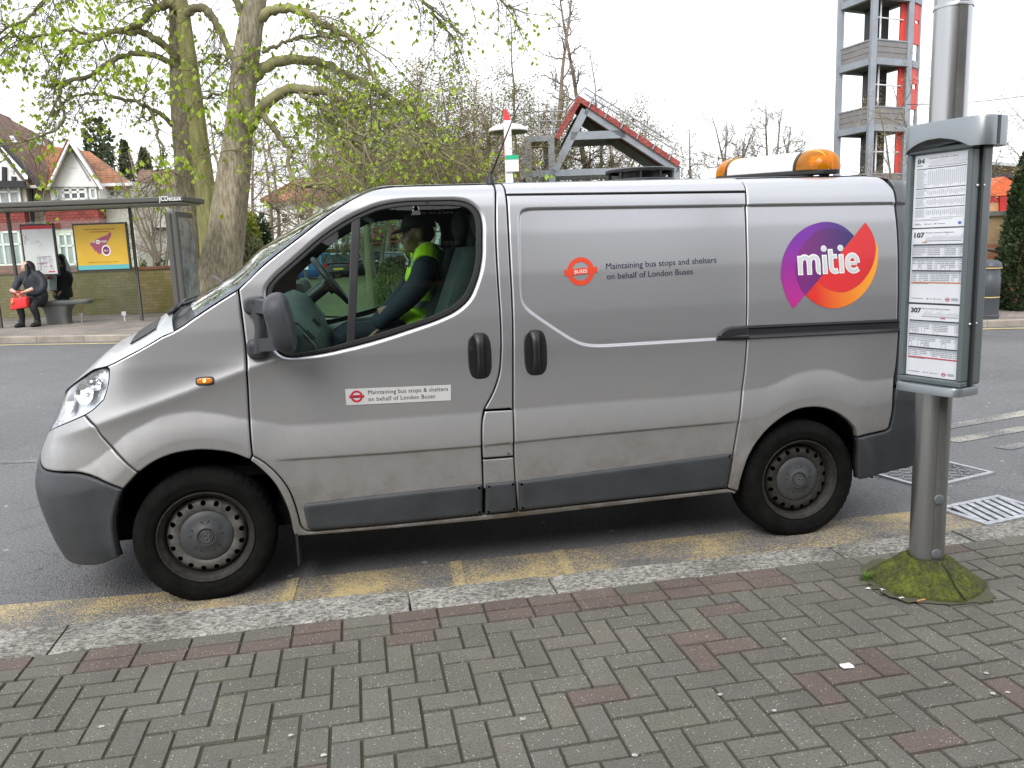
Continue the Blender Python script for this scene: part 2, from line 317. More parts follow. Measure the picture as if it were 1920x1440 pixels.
# ---- kerb and block paving on the near side
KX = [-30,-1,0,3,4.2,6,30]; KI = lambda x: np.interp(x, KX, [-.60,-.60,-.608,-.585,-.548,-.50,-.10]); KO = lambda x: np.interp(x, [-30,-1,0,1,3,4.2,6,30], [-.30,-.30,-.32,-.37,-.387,-.356,-.31,.1])
def granite():
    m = mat('granite_kerb', (.4,.39,.36), .8); nt = m.node_tree; b = nt.nodes['Principled BSDF']; L = nt.links
    tcn = _n(nt, 'ShaderNodeTexCoord'); mp = _n(nt, 'ShaderNodeMapping'); mp.inputs['Scale'].default_value = (1, 1.5, 1.5); L.new(tcn.outputs['Object'], mp.inputs['Vector'])
    n1 = _n(nt, 'ShaderNodeTexNoise', Scale=42., Detail=7, Roughness=.74, Distortion=.8); L.new(mp.outputs[0], n1.inputs['Vector']); r = _n(nt, 'ShaderNodeValToRGB'); e = r.color_ramp.elements
    e[0].position = .40; e[0].color = (.075, .072, .066, 1); e[1].position = .60; e[1].color = (.42, .41, .37, 1); k = e.new(.49); k.color = (.22, .215, .195, 1); L.new(n1.outputs['Fac'], r.inputs['Fac'])
    n2 = _n(nt, 'ShaderNodeTexNoise', Scale=2.5, Detail=5); L.new(tcn.outputs['Object'], n2.inputs['Vector']); r2 = _n(nt, 'ShaderNodeValToRGB'); e = r2.color_ramp.elements; e[0].position = .35; e[0].color = (.66, .66, .62, 1); e[1].position = .6; e[1].color = (1.06, 1.06, 1.05, 1); L.new(n2.outputs['Fac'], r2.inputs['Fac'])
    x = _n(nt, 'ShaderNodeMix', data_type='RGBA', blend_type='MULTIPLY'); x.inputs[0].default_value = 1; L.new(r.outputs[0], x.inputs[6]); L.new(r2.outputs[0], x.inputs[7]); L.new(x.outputs[2], b.inputs['Base Color'])
    bp = _n(nt, 'ShaderNodeBump', Strength=.7, Distance=.008); L.new(n1.outputs['Fac'], bp.inputs['Height']); L.new(bp.outputs['Normal'], b.inputs['Normal']); return m
GRAN = granite()
J = [-12.5,-11.1,-9.7,-8.3,-6.9,-5.4,-4.0,-2.0,-.53,.92,1.576,3.017,3.745,5.2,6.6,8.0,9.4,10.8,12.2,13.6,15]
b = MB()
for i, (x0, x1) in enumerate(zip(J[:-1], J[1:])):
    g = .006; n = 16; dz = random.uniform(-.004, .004); xs = np.linspace(x0+g, x1-g, n); sk = .02
    prof = lambda x: [(KI(x)+.004, -.02), (KI(x)+.004, .095), (KI(x)+.012, .1), (KO(x)-.02, .1), (KO(x)-.006, .094), (KO(x), .08), (KO(x)+.004, -.02)]
    R = []
    for k, x in enumerate(xs):
        e = .012*(math.exp(-(x-xs[0])/.012)+math.exp(-(xs[-1]-x)/.012)) if k in (0, n-1) else 0
        R.append([(x, y+random.uniform(-.0015, .0015), z+(dz if z > 0 else 0)-e*.6+(random.uniform(-.002, .002) if z > 0 else 0)) for y, z in prof(x)])
    b.grid(np.array(R), flip=False); k = len(prof(0)); b.f += [tuple(range(b.n-k*n, b.n-k*n+k)), tuple(range(b.n-k, b.n))[::-1]]
kb = struct(b.build('kerb', GRAN)); bm = bmesh.new(); bm.from_mesh(kb.data); bmesh.ops.recalc_face_normals(bm, faces=bm.faces); bm.to_mesh(kb.data); bm.free()
# block paving: two stretcher courses along the kerb, then herringbone
U = .1; b = MB(); cols = []; rng = np.random.RandomState(3)
redpts = [at_z(*q, .1)[:2] for q in ((1650,1225),(1660,1260),(1540,1290),(1580,1268),(1690,1350),(1770,1375),(1610,1375),(1850,1350),(1335,1190),(1370,1215),(1310,1215))]
def brick(x0, v0, x1, v1, red=0.):
    jg = .0030; x0 += jg; x1 -= jg; v0 += jg; v1 -= jg
    if x1-x0 < .012 or v1-v0 < .012: return
    bz = .1+rng.uniform(-.0022, .0022)-(.005 if rng.rand() < .03 else 0); tx, tv = rng.uniform(-.012, .012, 2); e = .0032; P = []
    for (ix, iv, dz) in ((0,0,-.014),(1,0,-.014),(1,1,-.014),(0,1,-.014)):
        P.append((x1 if ix else x0, v1 if iv else v0, bz+dz))
    for (ix, iv) in ((0,0),(1,0),(1,1),(0,1)):
        P.append(((x1-e) if ix else (x0+e), (v1-e) if iv else (v0+e), bz+tx*(ix-.5)*.12+tv*(iv-.5)*.12))
    V = [(x, KI(x)-v, z) for x, v, z in P]
    b.add(V, [(4,7,6,5),(0,4,5,1),(1,5,6,2),(2,6,7,3),(3,7,4,0)])
    c = np.array([.123,.117,.101])*rng.uniform(.91, 1.09); c *= 1+.025*rng.randn(3)*np.array([.3,.2,.5])
    if rng.rand() < red: c = np.array([.126,.099,.088])*rng.uniform(.9, 1.08)
    cols.extend([c]*5)
nx0, nx1 = -50, 95
for j in range(2):
    for i in range(nx0//2, nx1//2):
        x = i*.2; pr = (.92 if j else .8) if -.55 < x < 2.5 else .15
        brick(x+.03, j*U, x+.23, (j+1)*U, pr)
V0 = .2
for i in range(nx0, nx1):
    for j in range(-1, 72):
        d = (i-j) % 4
        if d == 0: q = (i, j, i+2, j+1)
        elif d == 3: q = (i, j, i+1, j+2)
        else: continue
        v0, v1 = max(0, q[1]), q[3]
        if v1 <= v0: continue
        cx, cv = (q[0]+q[2])/2*U, (v0+v1)/2*U+V0; cy = KI(cx)-cv
        red = .9 if min(math.hypot(cx-p[0], cy-p[1]) for p in redpts) < .075 else .012
        brick(q[0]*U, v0*U+V0, q[2]*U, v1*U+V0, red)
pv = struct(b.build('pavement', attr_mat('block_paving', .88, .5, 150., speck=85.))); set_cols(pv, cols)
JN = mat('joint_sand', (.050,.047,.036), .95, col2=(.046,.052,.026), vscale=2.2, bump=.4, bscale=200)
b = MB(); xs = np.linspace(-12.5, 15, 60); b.grid(np.array([[(x, KI(x)+.006, .0915), (x, KI(x)-9, .0915)] for x in xs]), flip=False); jb = struct(b.build('pavement_bed', JN))
if jb.data.polygons[0].normal.z < 0: jb.data.flip_normals()
# trodden gum on the blocks
GUM = mat('old_gum', (.36,.36,.34), .8, var=.2, vscale=40); b = MB()
for px, py in ((980,1348),(1190,1416),(1850,1262),(1862,1300),(1890,1298),(1452,1332),(1350,1302),(1773,1280),(606,1416),(190,1362),(545,1378),(1470,1198)):
    p = at_z(px, py, .1035); r = random.uniform(.006, .012); a = np.linspace(0, 2*np.pi, 11, endpoint=False); b.add([(p[0]+r*random.uniform(.7, 1.2)*math.cos(t), p[1]+r*.8*random.uniform(.7, 1.2)*math.sin(t), .1042) for t in a], [tuple(range(11))])
g = b.build('chewing_gum', GUM); g['kind'] = 'stuff'
# ---- ironwork
IRON = mat('cast_iron', (.17,.17,.175), .5, metal=.45, var=.25, vscale=22, bump=.3, bscale=120)
q = np.array([at_z(*p, 0)[:2] for p in ((1660,893),(1765,862),(1840,888),(1702,910))])
mh = tag(empty('manhole_cover', (q.mean(0)[0], q.mean(0)[1], .003)), 'square iron access cover set in the road behind the van', 'manhole cover')
ax = (q[1]-q[0]+q[2]-q[3])/2; La = np.linalg.norm(ax); ax /= La; ay = np.array([-ax[1], ax[0]]); Lb = abs(((q[0]-q[3]+q[1]-q[2])/2)@ay); ang = math.atan2(ax[1], ax[0]); mh.rotation_euler[2] = ang
b = MB(); w_, h_ = La, max(.45, Lb)
for s in (-1, 1): b.box((0, s*h_/2, .004), (w_+.03, .03, .014)); b.box((s*w_/2, 0, .004), (.03, h_-.03, .014))
b.build('cover_frame', mat('worn_iron', (.42,.43,.44), .4, metal=.5, var=.2, vscale=20), mh)
b = MB(); b.box((0, 0, .001), (w_-.035, h_-.035, .008))
for i in range(-5, 6):
    for j in range(-3, 4):
        s = 1 if (i+j) % 2 else -1; b.box((i*w_/12.5, j*h_/8.2, .0065), (.05, .012, .007), rz=s*.785)
for k in range(3): b.tube([(w_*.27+.045*(k+1)*math.cos(t)-.02, .045*(k+1)*math.sin(t), .008) for t in np.linspace(-1.5, 1.5, 12)], .004, 5)
b.build('cover_plate', IRON, mh)
q = np.array([at_z(*p, 0)[:2] for p in ((1772,958),(1884,935),(1960,962),(1830,984))]); c = q.mean(0)
gr = tag(empty('drain_grate', (c[0], c[1], .004)), 'slotted iron drain grate beside the kerb', 'drain grate'); ax = (q[1]-q[0]); gr.rotation_euler[2] = math.atan2(ax[1], ax[0]); 
b = MB(); W_, H_ = .48, .31
for s in (-1, 1): b.box((0, s*H_/2, .006), (W_+.05, .035, .014)); b.box((s*W_/2, 0, .006), (.035, H_-.035, .014))
for i in range(7):
    x = -W_/2+.05+i*(W_-.10)/6; b.beam((x-.045, -H_/2+.018, .006), (x+.045, H_/2-.018, .006), .038, .012)
b.build('grate_bars', mat('worn_grate', (.40,.41,.43), .4, metal=.4, var=.3, vscale=25), gr)
b = MB(); b.box((0, 0, -.0015), (W_-.03, H_-.03, .003)); b.build('grate_void', MAT['dark'], gr)
# ------------------------------------------------------------------ the van (nose towards -X, near side faces the camera)
YW,YC=-0.045,0.907
XF,XR,KN=-0.10,3.72,1.9
def _tab(zs,ds,sig):
    g=np.arange(0,2.2,.002); v=np.interp(g,zs,ds); k=np.exp(-.5*(np.arange(-40,41)*.002/sig)**2); k/=k.sum()
    return g,np.convolve(np.pad(v,40,mode='edge'),k,'valid')
_B=_tab([0,.2,.3,.45,.6,.85,1.0,1.15,1.3,1.5,1.7,1.84,1.895,1.925,1.945,1.955,1.96],[.1,.05,.018,.005,0,0,.005,.012,.028,.058,.098,.132,.152,.18,.225,.28,.34],.010)
_N=_tab([0,.2,.28,.36,.44,.52,.6,.68,.76,.84,.92,1.0,1.08,1.16,1.3,2.2],[.66,.705,.73,.754,.774,.789,.79,.769,.733,.686,.641,.60,.565,.53,.48,.4],.02)
def base(z): return np.interp(z,*_B)
def bumpx(x,c,w): return np.exp(-((x-c)/w)**2)
_ZX=np.arange(-1.0,4.2,.01)
def _curve(pts,sig=.03):
    v=np.interp(_ZX,[q[0] for q in pts],[q[1] for q in pts]); k=np.exp(-.5*(np.arange(-12,13)*.01/sig)**2); k/=k.sum()
    return np.convolve(np.pad(v,12,mode='edge'),k,'valid')
ZS=_curve( [(-0.7, 0.66), (-0.5, 0.7), (-0.421, 0.749), (-0.289, 0.857), (-0.134, 0.929), (-0.0, 0.941), (0.125, 0.914), (0.219, 0.884), (0.321, 0.861), (0.422, 0.836), (0.588, 0.834), (0.925, 0.833), (1.239, 0.834), (1.522, 0.832), (1.876, 0.839), (2.378, 0.836), (2.745, 0.841), (2.863, 0.848), (2.956, 0.876), (3.049, 0.913), (3.173, 0.928), (3.268, 0.916), (3.363, 0.878), (3.443, 0.846), (3.524, 0.844), (3.631, 0.851)] ,.02)
ZB=_curve( [(-0.7, 0.55), (-0.4, 0.62), (-0.3, 0.7), (-0.2, 0.76), (-0.091, 0.805), (0.036, 0.81), (0.162, 0.784), (0.237, 0.742), (0.314, 0.684), (0.412, 0.682), (0.914, 0.673), (1.348, 0.672), (1.864, 0.682), (2.366, 0.687), (2.72, 0.69), (2.847, 0.697), (2.999, 0.764), (3.154, 0.781), (3.248, 0.766), (3.377, 0.71), (3.505, 0.706), (3.601, 0.72)] ,.02)
def zline(x): return np.interp(x,[-.7,-.538,-.147,.275,.571],[.82,.87,.981,1.114,1.188])
def sstep(a,b,x): t=np.clip((x-a)/(b-a),0,1); return t*t*(3-2*t)
def inset(x,z):
    d=base(z)
    zs=np.interp(x,_ZX,ZS); zb=np.interp(x,_ZX,ZB)
    t=np.clip((z-zb)/(zs-zb),0,1)
    d=d+.026*t**1.35
    k=sstep(.33,.45,x)*(1-sstep(2.55,2.80,x)); d=d+k*.009*(1-sstep(zb-.015,zb-.003,z))*sstep(zb-.30,zb-.02,z)   # step below the rub line
    w=np.clip((x+.75)/.2,0,1)*np.clip((.75-x)/.25,0,1)
    tt=z-zline(x); d=d-w*.014*np.exp(-(np.sqrt(tt*tt+.014**2)-.014)/.040)
    for cx in (0.0,3.098):
        r=np.hypot(x-cx,z-.316); d=d-.010*np.exp(-((r-.385)/.035)**2)*sstep(.12,.3,z)*(1-sstep(.45,.6,z))
    return d+.013*sstep(0,.009,rsd(x,z))
def rsd(x,z):
    """signed distance-like value, positive inside the recessed upper panel"""
    k=.022
    h=np.stack([x-1.572-(z-1.35)*.052+0*z,((x-1.601)*.174+(z-1.319)*.238)/.2948,z-1.117,1.82-.0128*(x-1.678)-z])
    return -k*np.log(np.exp(-h/k).sum(0))
def surf(u,z):
    u=np.asarray(u,float); z=np.asarray(z,float)
    th=np.clip((XF-u)/.80,0,np.pi/2); ph=np.clip((u-XR)/.16,0,np.pi/2)
    L=np.interp(z,*_N)
    x=np.where(u<XF,XF-L*np.sin(th),np.where(u>XR,XR+np.interp(z,[.2,.3,.45,.72,.80],[.07,.15,.215,.215,.13])*np.sin(ph),u))
    d=inset(np.clip(x,-.7,3.9),z)
    W=YC-YW-d
    y=YW+d+W*(1-np.cos(th))**KN
    y=y+.14*(1-np.cos(ph))
    return np.stack([x,y,z],-1)
def nrm(u, z, S=surf):
    h = 2e-3; a = S(u+h, z)-S(u-h, z); b = S(u, z+h)-S(u, z-h); n = np.cross(a, b)
    return n/(np.linalg.norm(n, axis=-1, keepdims=True)+1e-12)
def dens(poly, step, closed=True):
    P = np.asarray(poly, float); o = []
    Q = np.vstack([P, P[:1]]) if closed else P
    for a, b in zip(Q[:-1], Q[1:]):
        n = max(1, int(np.ceil(np.hypot(*(b-a))/step))); t = np.arange(n)/n
        o.append(a+(b-a)*t[:, None])
    o = np.vstack(o); k = np.hypot(*(o-np.roll(o, 1, 0)).T) > 1e-5
    if closed: o = o[k]
    return o if closed else np.vstack([o, Q[-1:]])
def smooth_poly(poly, it=2, keep=35):
    """round the gentle corners of a traced outline, keep the hard ones"""
    P = [np.array(p, float) for p in poly]
    for _ in range(it):
        n = len(P); o = []
        for i in range(n):
            a, b, c = P[i-1], P[i], P[(i+1) % n]; u, v = b-a, c-b; lu, lv = np.hypot(*u), np.hypot(*v)
            ang = abs(math.degrees(math.atan2(u[0]*v[1]-u[1]*v[0], u@v))) if lu*lv > 0 else 0
            if ang > keep or ang < 1: o.append(b)
            else:
                m = min(lu, lv)*.25; o += [b-u/lu*m, b+v/lv*m]
        P = o
    return np.array(P)
def area(P): x, y = P[:, 0], P[:, 1]; return .5*np.sum(x*np.roll(y, -1)-np.roll(x, -1)*y)
def offs(P, d):
    """shift a counter-clockwise outline inwards by d"""
    a = P-np.roll(P, 1, 0); b = np.roll(P, -1, 0)-P
    na = np.stack([-a[:, 1], a[:, 0]], 1)/np.hypot(*a.T)[:, None]; nb = np.stack([-b[:, 1], b[:, 0]], 1)/np.hypot(*b.T)[:, None]
    m = na+nb; L = np.hypot(*m.T)[:, None]; m = m/np.maximum(L, .5); m = m/np.maximum((m*na).sum(1), .6)[:, None]
    return P+m*d
def inpoly(X, P):
    x, y = X[:, 0][:, None], X[:, 1][:, None]; a, b = P, np.roll(P, -1, 0)
    c = (a[:, 1] > y) != (b[:, 1] > y)
    with np.errstate(divide='ignore', invalid='ignore'):
        xi = (b[:, 0]-a[:, 0])*(y-a[:, 1])/(b[:, 1]-a[:, 1])+a[:, 0]
    return (np.sum(c & (x < xi), 1) % 2) == 1
def dist(X, P, closed=True):
    A, B = (P, np.roll(P, -1, 0)) if closed else (P[:-1], P[1:]); o = np.full(len(X), 9.)
    for k in range(0, len(X), 4000):
        x = X[k:k+4000, None]; d = B-A; t = np.clip(((x-A)*d).sum(-1)/((d*d).sum(-1)+1e-12), 0, 1)
        o[k:k+4000] = np.sqrt((((A+t[..., None]*d)-x)**2).sum(-1)).min(1)
    return o
def sheet(outline, holes=(), S=surf, off=0., gap=.004, rnd=.009, drop=.006, flange=.028, gx=.024, gz=.012, creases=(), step=.014, hole_rnd=None, N=None, normals=False):
    """a pressed panel: outline and holes in surface coordinates, rounded edges, returned flanges"""
    N = N or (lambda u, z: nrm(u, z, S))
    loops = [np.asarray(outline, float)]+[np.asarray(h, float) for h in holes]; V2, D, Ed, rings, bound = [], [], [], [], []; OD, OA = [], []
    n0 = 0; faces = []; tail = []
    for li, L in enumerate(loops):
        if (area(L) < 0) == (li == 0): L = L[::-1]
        L = dens(L, step); r = (hole_rnd or rnd) if li else rnd
        ins = [gap, gap+r*.25, gap+r*.6, gap+r]; dep = [drop, drop*.42, drop*.1, 0]
        R = [offs(L, i) for i in ins]; m = len(L); base_i = n0
        od = (R[0]-R[3])/np.maximum(np.hypot(*(R[0]-R[3]).T)[:, None], 1e-9)
        for q, d, an in zip(R, dep, (62, 38, 16, 0)): V2.append(q); D.append(np.full(m, d)); OD.append(od); OA.append(np.full(m, rad(an)))
        for k in range(3):
            for j in range(m):
                a, b = base_i+k*m+j, base_i+k*m+(j+1) % m; faces.append((a, b, b+m, a+m))
        if flange: tail.append((base_i, m, R[0]))
        rings.append((base_i+3*m, m)); bound.append(R[3]); n0 += 4*m
    o = bound[0]; lo, hi = o.min(0), o.max(0)
    X = np.stack(np.meshgrid(np.arange(lo[0]+gx/2, hi[0], gx), np.arange(lo[1]+gz/2, hi[1], gz)), -1).reshape(-1, 2)
    X = X[inpoly(X, o)]; X = X[dist(X, o) > .006]
    for h in bound[1:]:
        if len(X): X = X[~inpoly(X, h)]; X = X[dist(X, h) > .006]
    pts = [np.vstack(bound)]; edges = []; k = 0
    for h in bound: m = len(h); edges += [(k+i, k+(i+1) % m) for i in range(m)]; k += m
    for c in creases:
        c = dens(c, .012, False); ok = inpoly(c, o) & (dist(c, o) > .009)
        for h in bound[1:]: ok &= ~inpoly(c, h) & (dist(c, h) > .004)
        c = c[ok]
        if len(c) < 2: continue
        if len(X): X = X[dist(X, c, False) > .0030]
        pts.append(c); k += len(c)
    pts.append(X); P2 = np.vstack(pts)
    r = geometry.delaunay_2d_cdt([Vector(p) for p in P2], edges, [], 0, 1e-7)
    Q = np.array([tuple(v) for v in r[0]]); T = np.array([f for f in r[2] if len(f) == 3])
    cen = Q[T].mean(1); ok = inpoly(cen, o)
    for h in bound[1:]: ok &= ~inpoly(cen, h)
    T = T[ok]; a = Q[T]; flip = ((a[:, 1, 0]-a[:, 0, 0])*(a[:, 2, 1]-a[:, 0, 1])-(a[:, 1, 1]-a[:, 0, 1])*(a[:, 2, 0]-a[:, 0, 0])) < 0
    T[flip] = T[flip][:, ::-1]
    # map: the boundary rings already exist in V2
    mp = {}
    rk = np.concatenate([np.arange(b, b+m) for b, m in rings])
    for vi, orig in enumerate(r[3]):
        for q in orig:
            if q < len(rk): mp[vi] = int(rk[q])
    newi = []; 
    for vi in range(len(Q)):
        if vi not in mp: mp[vi] = n0+len(newi); newi.append(Q[vi])
    if newi: V2.append(np.array(newi)); D.append(np.zeros(len(newi))); OD.append(np.zeros((len(newi), 2))); OA.append(np.zeros(len(newi)))
    faces += [(mp[t[0]], mp[t[1]], mp[t[2]]) for t in T]
    UV = np.vstack(V2); D = np.concatenate(D); nn = N(UV[:, 0], UV[:, 1]); XYZ = S(UV[:, 0], UV[:, 1])+nn*(off-D)[:, None]
    V = [XYZ]; n = len(XYZ); OD = np.vstack(OD); OA = np.concatenate(OA)
    o3 = S(UV[:, 0]+OD[:, 0]*.003, UV[:, 1]+OD[:, 1]*.003)-S(UV[:, 0], UV[:, 1]); o3 /= np.linalg.norm(o3, axis=1)[:, None]+1e-9
    NN = [nn*np.cos(OA)[:, None]+o3*np.sin(OA)[:, None]]
    for b, m, R0 in tail:
        nf = N(R0[:, 0], R0[:, 1]); V.append(S(R0[:, 0], R0[:, 1])+nf*(off-drop-flange)); V.append(XYZ[b:b+m]); NN += [o3[b:b+m]]*2
        for j in range(m): faces.append((n+(j), n+(j+1) % m, n+m+(j+1) % m, n+m+j))
        n += 2*m
    faces = [f for f in faces if len(set(f)) > 2]
    return (np.vstack(V), faces, np.vstack(NN)) if normals else (np.vstack(V), faces)
def panel(name, outline, mat_, parent=None, far_side=False, **kw):
    V, F, NV = sheet(outline, normals=True, **kw)
    if far_side: V = V.copy(); V[:, 1] = 2*YC-V[:, 1]; NV[:, 1] *= -1; F = [f[::-1] for f in F]
    b = MB(); b.add(V, F); o = b.build(name, mat_, parent, smooth=True)
    o.data.normals_split_custom_set_from_vertices(NV.tolist()); return o
def far_copy(o, parent, name=None):
    """mirror image of a near-side part for the other side of the van"""
    me = o.data.copy()
    if 'custom_normal' in me.attributes: me.attributes.remove(me.attributes['custom_normal'])
    n = len(me.vertices); co = np.empty(n*3); me.vertices.foreach_get('co', co); co = co.reshape(-1, 3)
    co[:, 1] = 2*YC-co[:, 1]; me.vertices.foreach_set('co', co.ravel()); me.flip_normals(); me.update()
    c = bpy.data.objects.new(name or o.name.split('.')[0], me); COL.objects.link(c); c.parent = parent; return c
def onside(fn_u0, fn_z0, sx=1., off=.0016, slope=0.):
    """maps flat artwork (x right, y up) on to the near side"""
    def f(x, y, t=0):
        u = fn_u0+np.asarray(x, float)*sx; z = fn_z0+np.asarray(y, float)+slope*np.asarray(x, float)
        return surf(u, z)+nrm(u, z)*(off+np.asarray(t))[..., None] if np.ndim(t) else surf(u, z)+nrm(u, z)*off
    return f
def decal(polys, name, mats, parent, fn, grid=.02, holes=None):
    """flat artwork pieces that follow the surface; polys = [(outline, material index, lift, [holes])]"""
    b = MB()
    for P, mi, lift, H in polys:
        loops = [dens(P, grid)]+[dens(h, grid) for h in H]; pts = np.vstack(loops); e = []; k = 0
        for l in loops: m = len(l); e += [(k+i, k+(i+1) % m) for i in range(m)]; k += m
        lo, hi = pts.min(0), pts.max(0); X = np.stack(np.meshgrid(np.arange(lo[0], hi[0], grid), np.arange(lo[1], hi[1], grid)), -1).reshape(-1, 2)
        X = X[inpoly(X, loops[0])] if len(X) else X
        if len(X): X = X[dist(X, loops[0]) > grid*.3]; pts2 = np.vstack([pts, X])
        else: pts2 = pts
        r = geometry.delaunay_2d_cdt([Vector(p) for p in pts2], e, [], 0, 1e-7); Q = np.array([tuple(v) for v in r[0]]); T = np.array([f for f in r[2] if len(f) == 3])
        c = Q[T].mean(1); ok = inpoly(c, loops[0])
        for h in loops[1:]: ok &= ~inpoly(c, h)
        T = T[ok]; a = Q[T]; fl = ((a[:, 1, 0]-a[:, 0, 0])*(a[:, 2, 1]-a[:, 0, 1])-(a[:, 1, 1]-a[:, 0, 1])*(a[:, 2, 0]-a[:, 0, 0])) < 0; T[fl] = T[fl][:, ::-1]
        b.add(fn(Q[:, 0], Q[:, 1], np.full(len(Q), lift)), T.tolist(), mi)
    return b.build(name, mats, parent)
def circ(cx, cy, r, n=48, a0=0, a1=360): a = np.radians(np.linspace(a0, a1, n, endpoint=abs(a1-a0) < 360)); return np.stack([cx+r*np.cos(a), cy+r*np.sin(a)], 1)

# ---- paint
def paint_mat():
    m = mat('silver_paint', (.46, .463, .475), .38, metal=.75, coat=.35); nt = m.node_tree; L = nt.links; b = nt.nodes['Principled BSDF']
    tcn = _n(nt, 'ShaderNodeTexCoord'); sp = _n(nt, 'ShaderNodeSeparateXYZ'); L.new(tcn.outputs['Object'], sp.inputs[0])
    # road dirt thrown up along the lower body, uneven and streaky
    nz = _n(nt, 'ShaderNodeTexNoise', Scale=5.5, Detail=7, Roughness=.65); L.new(tcn.outputs['Object'], nz.inputs['Vector'])
    mr = _n(nt, 'ShaderNodeMapRange'); mr.inputs['From Min'].default_value = 1.12; mr.inputs['From Max'].default_value = .28; L.new(sp.outputs[2], mr.inputs['Value'])
    a = _n(nt, 'ShaderNodeMath', operation='MULTIPLY'); L.new(mr.outputs[0], a.inputs[0]); L.new(nz.outputs['Fac'], a.inputs[1])
    a2 = _n(nt, 'ShaderNodeMath', operation='MULTIPLY'); L.new(a.outputs[0], a2.inputs[0]); a2.inputs[1].default_value = 1.55; a2.use_clamp = True
    x = _n(nt, 'ShaderNodeMix', data_type='RGBA'); L.new(a2.outputs[0], x.inputs[0]); x.inputs[6].default_value = (.46, .463, .475, 1); x.inputs[7].default_value = (.095, .080, .056, 1)
    # fine scratches
    mp2 = _n(nt, 'ShaderNodeMapping'); mp2.inputs['Scale'].default_value = (9, 9, 3); mp2.inputs['Rotation'].default_value = (.3, .5, .2); L.new(tcn.outputs['Object'], mp2.inputs['Vector'])
    n2 = _n(nt, 'ShaderNodeTexNoise', Scale=3.3, Detail=2, Distortion=2.5); L.new(mp2.outputs[0], n2.inputs['Vector'])
    c1 = _n(nt, 'ShaderNodeMath', operation='SUBTRACT'); L.new(n2.outputs['Fac'], c1.inputs[0]); c1.inputs[1].default_value = .62
    c2 = _n(nt, 'ShaderNodeMath', operation='ABSOLUTE'); L.new(c1.outputs[0], c2.inputs[0])
    c3 = _n(nt, 'ShaderNodeMath', operation='LESS_THAN'); L.new(c2.outputs[0], c3.inputs[0]); c3.inputs[1].default_value = .0016
    c4 = _n(nt, 'ShaderNodeMath', operation='MULTIPLY'); L.new(c3.outputs[0], c4.inputs[0]); L.new(a2.outputs[0], c4.inputs[1])
    y = _n(nt, 'ShaderNodeMix', data_type='RGBA'); L.new(c4.outputs[0], y.inputs[0]); L.new(x.outputs[2], y.inputs[6]); y.inputs[7].default_value = (.5, .48, .44, 1)
    L.new(y.outputs[2], b.inputs['Base Color'])
    r = _n(nt, 'ShaderNodeMapRange'); L.new(a2.outputs[0], r.inputs['Value']); r.inputs['To Min'].default_value = .32; r.inputs['To Max'].default_value = .7; L.new(r.outputs[0], b.inputs['Roughness'])
    me = _n(nt, 'ShaderNodeMapRange'); L.new(a2.outputs[0], me.inputs['Value']); me.inputs['To Min'].default_value = .75; me.inputs['To Max'].default_value = .15; L.new(me.outputs[0], b.inputs['Metallic'])
    ct = _n(nt, 'ShaderNodeMapRange'); L.new(a2.outputs[0], ct.inputs['Value']); ct.inputs['To Min'].default_value = .35; ct.inputs['To Max'].default_value = .0; L.new(ct.outputs[0], b.inputs['Coat Weight'])
    return m
PAINT = paint_mat()
CLAD = mat('grey_plastic', (.038, .042, .047), .5, var=.18, vscale=5, bump=.15, bscale=260)
MIRP = mat('mirror_plastic', (.040, .043, .050), .5, bump=.1, bscale=300)
GLASS = glass_mat('window_glass', (.60, .76, .71), 1.25)
SCREEN = glass_mat('windscreen_glass', (.70, .84, .78), 1.9)

van = tag(empty('panel_van', (1.5, YC, 0)), 'silver panel van with a round purple and red logo parked at the kerb', 'van')
VO = Vector((1.5, YC, 0))
def put(o):
    o.parent = van; o.matrix_parent_inverse = Matrix.Translation(-VO); return o
E0 = [(-1.3566,.955),(-1.2,.972),(-1.05,1.005),(-.88,1.055),(-.726,1.108),(-.606,1.153),(-.503,1.165),(-.444,1.179),(-.237,1.242),(-.042,1.309),(.061,1.377),(.154,1.433),(.245,1.485),(.303,1.532),(.354,1.584),(.431,1.642),(.52,1.704),(.657,1.805),(.74,1.858),(.822,1.905),(.90,1.937),(.98,1.950),(1.10,1.954),(1.5,1.955)]
def Eseg(a, b): return [p for p in E0 if a-1e-6 <= p[0] <= b+1e-6]
G1=[(.245,1.485),(.254,1.342),(.261,1.194),(.248,.865),(.251,.707)]
G2=[(1.500,1.955),(1.477,1.747),(1.47,1.513),(1.471,1.279),(1.467,1.14),(1.454,1.024),(1.432,.959),(1.406,.905),(1.365,.843),(1.351,.785),(1.344,.708),(1.343,.649),(1.342,.487),(1.342,.456)]
G3=[(1.545,1.889),(1.545,1.85),(1.537,1.588),(1.534,1.328),(1.512,.84),(1.504,.595),(1.504,.48)]
G4=[(2.825,1.873),(2.819,1.816),(2.784,1.265),(2.773,1.105),(2.758,.94),(2.739,.82),(2.716,.701),(2.686,.519),(2.658,.319)]
G5=[(3.64,1.945),(3.672,1.89),(3.69,1.866),(3.693,1.834),(3.694,1.785),(3.694,1.618),(3.682,1.45),(3.665,1.163),(3.65,.903),(3.62,.762),(3.617,.659),(3.599,.577),(3.577,.564),(3.408,.542)]
HL=[(-.925,.86),(-1.06,.815),(-1.12,.85),(-1.09,.945),(-.93,1.03),(-.726,1.10),(-.606,1.143),(-.517,1.158),(-.479,1.143),(-.473,1.085),(-.494,1.016),(-.552,.973),(-.615,.946)]
WF=[(-.615,.946),(-.514,.894),(-.483,.858),(-.371,.765),(-.264,.67)]
AF=[(-.262,.67),(-.188,.718),(-.096,.747),(.023,.757),(.157,.731),(.239,.687)]
